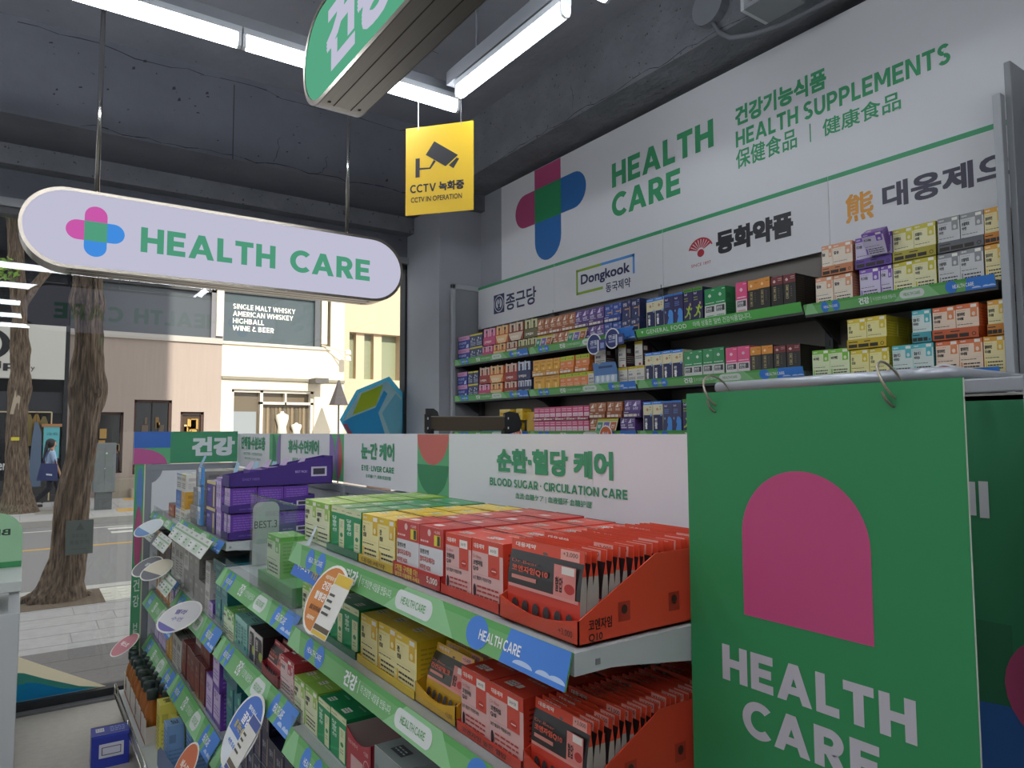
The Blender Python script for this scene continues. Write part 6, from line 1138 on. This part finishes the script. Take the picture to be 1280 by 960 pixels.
for y in (5.45, 5.8, 6.15): b.box(-14, y - .003, -.05, 26, y + .003, -.0493, M('#5a5654', .9))
b.box(.72, 8.05, -.05, 2.2, 8.72, -.047, rough_mat('cream_tactile_paving', '#cfcabc', '#d8d3c6', 30, .1, .8))
for i in range(40): b.box(.72 + (i % 10) * .15, 8.1 + (i // 10) * .16, -.047, .80 + (i % 10) * .15, 8.2 + (i // 10) * .16, -.0445, M('#d9d5c9', .8))
b.box(-.35, 8.0, -.05, .72, 8.72, -.046, rough_mat('brown_tree_pit_soil', '#6b5c4c', '#7c6c5a', 30, .5, .95)); b.box(-14, 8.75, -.25, 26, 8.95, -.045, M('#b9b4ae', .8)); 
b.build('ground', structure=True)
b = MB(); b.box(-20, 8.95, -.3, 30, 16.0, -.17, ASPH); b.box(-20, 12.95, -.17, 30, 13.08, -.1695, M('#c79a45', .8)); b.box(-20, 9.2, -.17, 30, 9.32, -.1695, M('#b07a4a', .8))
for i in range(7): b.box(1.45 + i * .0 , 13.9 + i * .0, -.17, 1.45, 13.9, -.1695, J_) if False else None
for i in range(2): b.box(1.35 + .0 * i, 14.35 + i * .55, -.17, 4.5, 14.6 + i * .55, -.169, M('#cfcbc4', .8))
b.box(-20, 15.3, -.17, 30, 15.4, -.1695, M('#c9c4ba', .8)); b.build('road_ground', structure=True)
b = MB(); b.box(-20, 16.0, -.3, 30, 16.25, -.05, M('#aaa59f', .8)); b.box(-20, 16.25, -.3, 30, 23.5, -.05, STONE)
for i in range(26): b.box(-6 + i * .6, 16.25, -.05, -5.99 + i * .6, 21, -.049, J_)
for y in (17.2, 18.2, 19.2): b.box(-10, y, -.05, 20, y + .01, -.049, J_)
b.box(1.7, 16.9, -.05, 2.3, 17.5, -.048, M('#c4973f', .8)); b.box(2.1, 19.6, -.05, 2.6, 20.2, -.048, M('#c4973f', .8)); b.box(.25, 17.3, -.05, .75, 18.3, -.048, M('#8f8a80', .8)); b.build('far_ground', structure=True)
# trees
BARK = rough_mat('furrowed_grey_bark', '#3d3026', '#8f7a66', 3.2, 1.0, .95, stretch=(14, 14, 1.4), bscale=3.6); BARK.node_tree.nodes['Bump'].inputs['Distance'].default_value = .05
LEAF = [M('#6f9a2f', .6), M('#88b03c', .6), M('#557f2a', .6), M('#a3c250', .6)]
def trunk_mesh(b, prof, seg=40, amp=.012, seed=0.):
    """prof: (x, y, z, r) stations; furrowed surface"""
    P = [Vector(p[:3]) for p in prof]; rr_ = [p[3] for p in prof]; V = []; n = len(P); S_ = 10; rings = (n - 1) * S_ + 1
    for i in range(rings):
        j = min(i // S_, n - 2); f = (i - j * S_) / S_; f = f * f * (3 - 2 * f) if True else f; c = P[j].lerp(P[j + 1], f); r = rr_[j] + (rr_[j + 1] - rr_[j]) * f
        for k in range(seg):
            a = 2 * math.pi * k / seg; q = Vector((math.cos(a) * 9, math.sin(a) * 9, c.z * 2.2 + seed)); d = noise.noise(q) * amp + abs(noise.noise(q * 2.3)) * amp - amp * .4 + noise.noise(Vector((math.cos(a) * 1.5, math.sin(a) * 1.5, c.z * 1.5 + seed))) * amp * 1.3
            V.append(c + Vector((math.cos(a), math.sin(a), 0)) * (r + d))
    F = [(i * seg + k, i * seg + (k + 1) % seg, (i + 1) * seg + (k + 1) % seg, (i + 1) * seg + k) for i in range(rings - 1) for k in range(seg)]; F.append(tuple((rings - 1) * seg + k for k in range(seg))); b.add(V, F, BARK)
def leaves(b, c, R3, n, size, seed):
    rnd = random.Random(seed); c = Vector(c)
    for i in range(n):
        while True:
            p = Vector((rnd.uniform(-1, 1), rnd.uniform(-1, 1), rnd.uniform(-1, 1)))
            if .3 < p.length < 1: break
        p = c + Vector((p.x * R3[0], p.y * R3[1], p.z * R3[2])); a = Vector((rnd.gauss(0, 1), rnd.gauss(0, 1), rnd.gauss(0, .6))).normalized(); e = a.cross(Vector((rnd.gauss(0, 1), rnd.gauss(0, 1), rnd.gauss(0, 1)))).normalized(); s_ = size * rnd.uniform(.6, 1.3)
        b.poly([p - a * s_, p + e * s_ * .45 - a * s_ * .2, p + a * s_, p - e * s_ * .45 - a * s_ * .2], LEAF[rnd.randrange(4)])
t = thing('street_tree', (.37, 8.45, -.05), 'thick furrowed tree trunk leaning on the near pavement before the window', 'tree')
b = MB(); trunk_mesh(b, [(.34, 8.45, -.06, .27), (.37, 8.45, .1, .20), (.415, 8.45, .36, .165), (.445, 8.45, .95, .140), (.505, 8.45, 1.45, .132), (.515, 8.45, 1.8, .140), (.525, 8.45, 2.06, .172), (.52, 8.45, 2.25, .15), (.52, 8.45, 2.5, .13), (.515, 8.45, 2.8, .135), (.51, 8.45, 2.95, .172), (.51, 8.45, 3.12, .14), (.515, 8.45, 3.3, .125), (.53, 8.45, 4.2, .12), (.5, 8.5, 5.4, .1)], 72, .021, 1.)
for k, (x, y) in enumerate(((-.02, 8.4), (.1, 8.28), (.5, 8.3), (.62, 8.42))): b.tube([(.36, 8.45, .06), ((x + .36) / 2, (y + 8.45) / 2, .02), (x, y, -.05)], .07, BARK, 10, .03)
b.lathe((.60, 8.36, 2.02), [(.01, -.09), (.05, -.05), (.065, 0), (.05, .06), (.01, .09)], BARK, 10); b.build('trunk', t, smooth=True)
b = MB(); leaves(b, (.5, 8.6, 5.9), (2.0, 1.6, 1.2), 2600, .07, 5); b.build('foliage', t)
t = thing('street_tree', (-.02, 18.0, -.05), 'slimmer forked tree on the far pavement in front of the clothes shop', 'tree')
b = MB(); trunk_mesh(b, [(-.02, 18, -.06, .38), (-.03, 18, .15, .30), (-.08, 18, .7, .22), (-.115, 18, 1.3, .19), (-.10, 18, 2.2, .185), (-.09, 18, 2.55, .21), (-.10, 18, 2.9, .17), (-.11, 18, 3.3, .18), (-.135, 18, 4.0, .14), (-.18, 18, 4.6, .15), (-.24, 18, 5.2, .14), (-.3, 18, 6.0, .13), (-.4, 18, 7.5, .11)], 56, .028, 7.); b.tube([(-.12, 18, 4.3), (.1, 17.98, 4.75), (.35, 17.95, 5.15), (.55, 17.95, 5.5), (.8, 17.9, 6.2)], .10, BARK, 10, .07); b.build('trunk', t, smooth=True)
b = MB(); b.add([(-.24, 17.815, 2.0), (-.1, 17.81, 1.98), (-.07, 17.812, 2.35), (-.16, 17.81, 2.5)], [(0, 1, 2, 3)], M('#b0a08c', .9)); b.add([(-.2, 17.80, 1.45), (-.06, 17.80, 1.45), (-.06, 17.80, 1.52), (-.2, 17.80, 1.52)], [(0, 1, 2, 3)], M('#d0c03a')); b.build('bare_patch', t)
b = MB(); leaves(b, (-.25, 17.7, 6.6), (1.0, .7, .55), 900, .09, 8); leaves(b, (-.4, 17.8, 5.0), (.25, .3, .25), 60, .08, 9); leaves(b, (.05, 17.75, 6.05), (.3, .3, .25), 120, .08, 10); b.build('foliage', t)

# ---------------------------------------------------------------- buildings across the street
def pane(b, x0, z0, x1, z1, y, m): b.box(x0, y, z0, x1, y + .02, z1, m)
DG = M('#1a1b1f', .15); FD = M('#33302e', .5)
t = thing('clothes_shop_building', (-1.5, 22, -.05), 'dark-fronted clothes shop building with a big white name board across the street', 'building')
b = MB(); b.box(-9, 21.3, -.05, .86, 25, 8.5, M('#3d3c40', .7)); b.box(-9, 20.9, 4.27, .86, 21.3, 8.5, M('#17171a', .9, 0, .1)); b.build('wall', t)
b = MB(); b.box(-9, 20.75, 2.93, .80, 21.0, 4.27, M('#c9c5bd', .6)); P = facing_south(-9, 20.75, 0, .004); b.pe(P, 9 - 1.22, 3.36, 9 - .32, 4.12, '#1d1d22'); b.pe(P, 9 - 1.07, 3.44, 9 - .49, 4.04, '#c9c5bd', 2); b.pt(P, 9 - .72, 3.10, 9 - .16, 3.34, 'lip', M('#26262a'), .03); b.pt(P, 9 + .10, 3.10, 9 + .18, 3.22, 'y', M('#26262a')); b.build('name_board', t)
b = MB(); b.box(-9, 21.0, -.05, .84, 21.02, 2.93, M('#141417', .2)); b.box(-9, 20.95, 2.1, .84, 21.0, 2.62, M('#2b2d33', .5)); b.box(.80, 20.8, -.05, .895, 21.3, 4.3, M('#1d1e22', .5)); b.box(-9, 20.94, -.05, .84, 21.1, .55, M('#1a1a1d', .5))
P = facing_south(-9, 20.94, 0, .004); b.pt(P, 9 - .56, .64, 9 + .31, .96, 'Serendipity', M('#d0d0d0'), .02); b.build('shop_front', t)
b = MB(); [b.box(-9, 20.3 + i * .22, -.05 + i * .17, .8, 20.55 + i * .22, .12 + i * .17, M('#3f3d3c', .7)) for i in range(3)]; b.build('steps', t)
for i, (x, z0, z1, c_) in enumerate(((-.62, 1.4, 2.3, '#9a7a3c'), (-.05, 1.15, 2.05, '#b89a8a'), (.1, 1.3, 2.05, '#7a6a3f'), (.25, 1.3, 2.05, '#8a6c34'), (.4, 1.3, 2.0, '#6f6440'))):
    b = MB(); y = 20.12 + .02 * (i % 2); b.prism([(x - .07, y, z0), (x + .07, y, z0), (x + .08, y, z1 - .15), (x + .03, y, z1), (x - .03, y, z1), (x - .08, y, z1 - .15)], (0, .06, 0), M(c_, .9)); tag(b.build('hanging_garment'), '%s garment hanging in the dark clothes shop front' % ['mustard', 'pale pink', 'olive', 'ochre', 'khaki'][i], 'garment', 'garments in the shop front')
b = MB(); b.tube([(-.75, 20.15, 2.1), (.55, 20.15, 2.1)], .014, M('#c9b48a', .4)); b.tube([(-.1, 20.15, 2.1), (-.1, 20.15, -.0)], .014, M('#c9b48a', .4)); b.tube([(.55, 20.15, 2.1), (.55, 20.15, 0)], .014, M('#c9b48a', .4)); tag(b.build('clothes_rail'), 'brass clothes rail in front of the dark shop', 'clothes rail')
t = thing('sale_board', (.56, 20.05, -.05), 'turquoise sign board standing at the clothes shop', 'sign'); b = MB(); b.box(.40, 20.05, 1.0, .72, 20.08, 1.75, M('#5fb0b8', .6)); P = facing_south(.40, 20.05, 1.0, .002); b.pt(P, .06, .55, .28, .62, '오늘 세일', M('#2f5a62'), .01); b.pr(P, .08, .4, .26, .43, '#3f7a80'); b.pr(P, .08, .28, .26, .31, '#3f7a80'); b.build('board', t); b = MB(); b.box(.41, 20.05, -.05, .44, 20.08, 1.0, FD); b.box(.68, 20.05, -.05, .71, 20.08, 1.0, FD); b.box(.36, 20.03, 1.75, .76, 20.10, 1.82, M('#a8744a')); b.build('stand', t)
b = MB(); b.prism([(.12, 20.02, .35), (.38, 20.02, .35), (.36, 20.02, 1.6), (.28, 20.02, 1.86), (.22, 20.02, 1.86), (.18, 20.02, 1.5)], (0, .07, 0), M('#5a6a80', .9)); b.tube([(.25, 20.05, 1.86), (.25, 20.05, 2.10), (.25, 20.14, 2.118)], .006, FD, 6); tag(b.build('denim_coat'), 'grey-blue denim coat hanging beside the turquoise board', 'garment')
t = thing('brown_building', (2.6, 22, -.05), 'mauve-brown rendered building with dark doorways across the street', 'building')
WALLB = rough_mat('mauve_brown_render', '#a5958c', '#ab9b91', 3, .05, .9, stretch=(6, 1, .3)); b = MB(); Y = 21.0
def wall_holes(b, x0, x1, z0, z1, holes, y0, y1, m):
    xs = sorted({x0, x1, *[h[0] for h in holes], *[h[2] for h in holes]}); zs = sorted({z0, z1, *[h[1] for h in holes], *[h[3] for h in holes]})
    for i in range(len(xs) - 1):
        for j in range(len(zs) - 1):
            cx, cz = (xs[i] + xs[i + 1]) / 2, (zs[j] + zs[j + 1]) / 2
            if not any(h[0] < cx < h[2] and h[1] < cz < h[3] for h in holes): b.box(xs[i], y0, zs[j], xs[i + 1], y1, zs[j + 1], m)
wall_holes(b, .9, 4.57, -.05, 4.12, [(1.2, .55, 2.16, 2.14), (2.4, .5, 3.31, 2.48), (3.53, 1.4, 4.13, 2.17)], Y, Y + .4, WALLB); b.box(.9, Y + .4, -.05, 4.57, Y + 3, 4.12, M('#2a2726', .8)); b.box(.9, Y + .5, 4.12, 4.57, Y + 3, 9, M('#6a6662', .8)); b.box(.9, Y, 5.72, 4.57, Y + .5, 9, M('#4a4846', .7)); b.build('wall', t)
b = MB(); b.box(.9, Y - .06, 4.10, 4.57, Y + .1, 4.26, M('#b5aea6', .7)); b.box(.9, Y - .02, 5.56, 4.57, Y + .1, 5.72, M('#2b2a2a', .5)); b.build('ledge', t)
b = MB(); b.box(.9, Y + .12, 4.26, 4.26, Y + .14, 5.56, M('#474c50', .2)); b.build('upper_window', t)
for x0, z0, x1, z1, c_ in ((1.2, .55, 2.16, 2.14, '#241f1c'), (2.4, .5, 3.31, 2.48, '#221f20'), (3.53, 1.4, 4.13, 2.17, '#4a3620')):
    b = MB(); b.box(x0, Y + .2, z0, x1, Y + .22, z1, M(c_, .12)); fr_ = M('#4a3026', .6)
    for q in ((x0, z0, x0 + .06, z1), (x1 - .06, z0, x1, z1), (x0, z1 - .07, x1, z1), (x0, z0, x1, z0 + .05)): b.box(q[0], Y + .1, q[1], q[2], Y + .2, q[3], fr_)
    w_ = b.build('shop_window', t)
    b = MB(); rnd = random.Random(int(x0 * 10))
    for i in range(7):
        x = x0 + .1 + rnd.random() * (x1 - x0 - .3); z = z0 + .1 + rnd.random() * (z1 - z0 - .5) * .9; b.box(x, Y + .15, z, x + rnd.uniform(.06, .2), Y + .19, z + rnd.uniform(.08, .3), M(rnd.choice(['#b08a4a', '#8a6a3c', '#d0a050', '#3f5a4a', '#c9b48a', '#6a5a4a']), .7))
    b.build('goods', w_)
b = MB(); b.lathe((2.85, Y + .1, 1.4), [(.02, .12), (.16, .0), (.17, -.03), (.02, -.03)][::-1], EM('#ffe9b8', 1.4), 16); b.tube([(2.85, Y + .1, 1.5), (2.85, Y + .1, 2.45)], .01, FD, 6); tag(b.build('pendant_lamp'), 'lit pendant lamp in the dark doorway of the brown building', 'lamp')
b = MB(); b.lathe((2.62, Y + .1, .55), [(.12, 0), (.16, .1), (.13, .22), (.04, .28)], EM('#ffcf5a', 1.1), 14); tag(b.build('glowing_lamp'), 'round glowing yellow lamp low in the doorway', 'lamp')
t = thing('drainpipe_column', (4.42, 21, 4.1), 'grey column with a pale vertical light strip between the two buildings', 'column'); b = MB(); b.box(4.26, Y - .02, 4.1, 4.6, Y + .5, 9, M('#77757a', .6)); b.build('column', t); b = MB(); b.box(4.38, Y - .12, 4.32, 4.56, Y - .02, 5.62, M('#efe4cc', .6)); b.build('pale_strip', t)
t = thing('cream_building', (6.3, 21.5, -.05), 'sunlit cream shop building with whisky bar window across the street', 'building'); CR = M('#eadcc4', .8); b = MB()
wall_holes(b, 4.57, 8.2, -.05, 4.15, [(4.86, .3, 7.26, 2.84)], Y, Y + .4, CR); b.box(4.57, Y + .4, -.05, 8.2, Y + 4, 9, M('#8f8578', .8)); b.box(4.57, Y - .08, 3.12, 8.2, Y + .02, 3.2, M('#8f8878', .7)); b.box(4.57, Y, 5.7, 8.2, Y + .4, 9, CR); b.box(7.75, Y, 4.15, 8.2, Y + .4, 5.7, CR); b.build('wall', t)
b = MB(); b.box(4.6, Y + .1, 4.15, 7.3, Y + .12, 5.7, M('#4c565a', .15)); P = facing_south(4.6, Y + .1, 0, .006); WH = M('#e6e4de', .6)
for i, (s_, L_) in enumerate((('SINGLE MALT WHISKY', 1.72), ('AMERICAN WHISKEY', 1.66), ('HIGHBALL', .84), ('WINE & BEER', 1.12))): b.pt(P, .26, 5.17 - i * .21, .26 + L_ * 1.05, 5.32 - i * .21, s_, WH, .04)
b.box(4.6, Y + .02, 5.62, 7.3, Y + .12, 5.72, M('#3a3a3c')); b.box(7.24, Y - .02, 4.15, 7.42, Y + .2, 5.7, M('#4f5156')); b.box(7.44, Y - .06, 4.3, 7.62, Y + .1, 5.68, M('#efe2c4', .7)); b.box(4.57, Y - .06, 4.12, 7.75, Y + .15, 4.2, M('#d6cdb8', .7)); b.build('bar_window', t)
b = MB(); b.box(4.86, Y + .3, .3, 7.26, Y + .32, 2.84, M('#6d6150', .2)); FW = M('#e4ddd0', .5)
for x in (4.86, 5.68, 7.18): b.box(x, Y + .1, .3, x + .08, Y + .3, 2.84, FW)
for z in (2.42, 2.76): b.box(4.86 if z > 2.5 else 5.68, Y + .1, z, 7.26, Y + .3, z + .07, FW)
b.box(4.95, Y + .2, .3, 5.6, Y + .28, 2.2, M('#8f9498', .3)); b.box(6.4, Y + .1, 2.42, 6.45, Y + .3, 2.76, FW)
for i in range(12): b.box(5.8 + i * .12, Y + .27, .4, 5.86 + i * .12, Y + .30, 2.35, M(('#7a6a54', '#8f7d64', '#5f5446')[i % 3], .8))
b.build('shop_window', t)
for i, (x, z0, z1, w_) in enumerate(((6.35, 1.45, 2.22, .2), (6.78, 1.45, 1.88, .17))):
    t2 = thing('mannequin_torso', (x, Y + .18, .35), ('taller' if i == 0 else 'smaller') + ' white dressed torso in the cream shop window', 'mannequin', 'window torsos'); b = MB(); WC = M('#e6e0d2', .8)
    b.lathe((x, Y + .18, z0), [(w_ * .8, 0), (w_ * .62, (z1 - z0) * .4), (w_ * .95, (z1 - z0) * .72), (w_ * .9, (z1 - z0) * .86), (w_ * .3, (z1 - z0) * .93), (w_ * .24, z1 - z0)], WC, 16); b.build('torso', t2, smooth=True); b = MB(); b.tube([(x, Y + .18, .35), (x, Y + .18, z0 + .02)], .02, FD); b.build('pole', t2)
t = thing('beige_building', (10, 23.5, -.05), 'set-back beige building with recessed window beyond the cream shop', 'building'); BG = M('#cbb59a', .85); b = MB(); wall_holes(b, 8.22, 14, -.05, 10, [(9.0, 3.4, 10.9, 5.0)], 22.6, 23.2, BG); b.box(8.22, 23.2, -.05, 14, 26, 10, M('#b09c84', .8)); b.build('wall', t)
b = MB(); b.box(9.0, 23.0, 3.4, 10.9, 23.02, 5.0, M('#8f9478', .2)); [b.box(x, 22.75, 3.4, x + .3, 23.0, 5.0, BG) for x in (9.3, 9.95)]; b.build('recessed_window', t)
t = thing('spot_lamp_arm', (7.95, 20.6, 3.9), 'two white spot lamps on an arm at the cream building corner', 'lamp'); b = MB(); b.tube([(7.45, 20.95, 4.25), (7.8, 20.7, 4.15), (8.05, 20.55, 4.05)], .018, M('#d9d2c0')); b.tube([(7.8, 20.7, 4.15), (8.05, 20.55, 3.88)], .018, M('#d9d2c0')); b.build('arm', t)
for z in (4.05, 3.86): b = MB(); b.lathe((8.12, 20.5, z - .08), [(.03, .16), (.09, .12), (.10, 0), (.02, 0)][::-1], M('#e6dfcc', .5), 12); b.build('lamp_head', t)
t = thing('closed_parasol', (7.5, 19.6, -.05), 'dark closed parasol standing before the cream shop', 'parasol'); b = MB(); b.lathe((7.5, 19.6, 2.38), [(.30, 0), (.28, .03), (.14, .4), (.03, .72)], M('#4f4a4c', .8), 8); b.build('canopy', t); b = MB(); b.tube([(7.5, 19.6, -.05), (7.5, 19.6, 3.05)], .025, FD); b.build('pole', t)
b = MB(); b.box(7.05, 20.3, 3.05, 7.45, 20.91, 3.2, M('#5a5652')); tag(b.build('vent_hood'), 'small dark vent hood on the cream wall above the parasol', 'vent')
t = thing('utility_cabinet', (1.45, 17.6, -.05), 'grey street utility cabinet behind the thick trunk', 'cabinet'); b = MB(); b.box(1.27, 17.5, .32, 1.68, 17.85, 1.38, M('#74797a', .5)); P = facing_south(1.27, 17.5, .32, .003); b.pr(P, .2, .02, .205, 1.02, '#4f5354'); b.pe(P, .21, .82, .25, .86, '#c9cccc'); b.pe(P, .19, .5, .22, .53, '#b5b8b8'); b.build('body', t, bevel=.015); b = MB(); b.box(1.32, 17.53, -.05, 1.63, 17.8, .32, M('#5f6364', .6)); b.build('plinth', t)
b = MB(); b.box(1.75, 20.4, -.05, 4.57, 20.98, .42, M('#9c9082', .9)); b.box(2.3, 20.1, -.05, 4.0, 20.4, .18, M('#a89c8c', .9)); tag(b.build('stone_steps'), 'low stone plinth and steps below the brown building', 'steps')
S.render.film_transparent = False
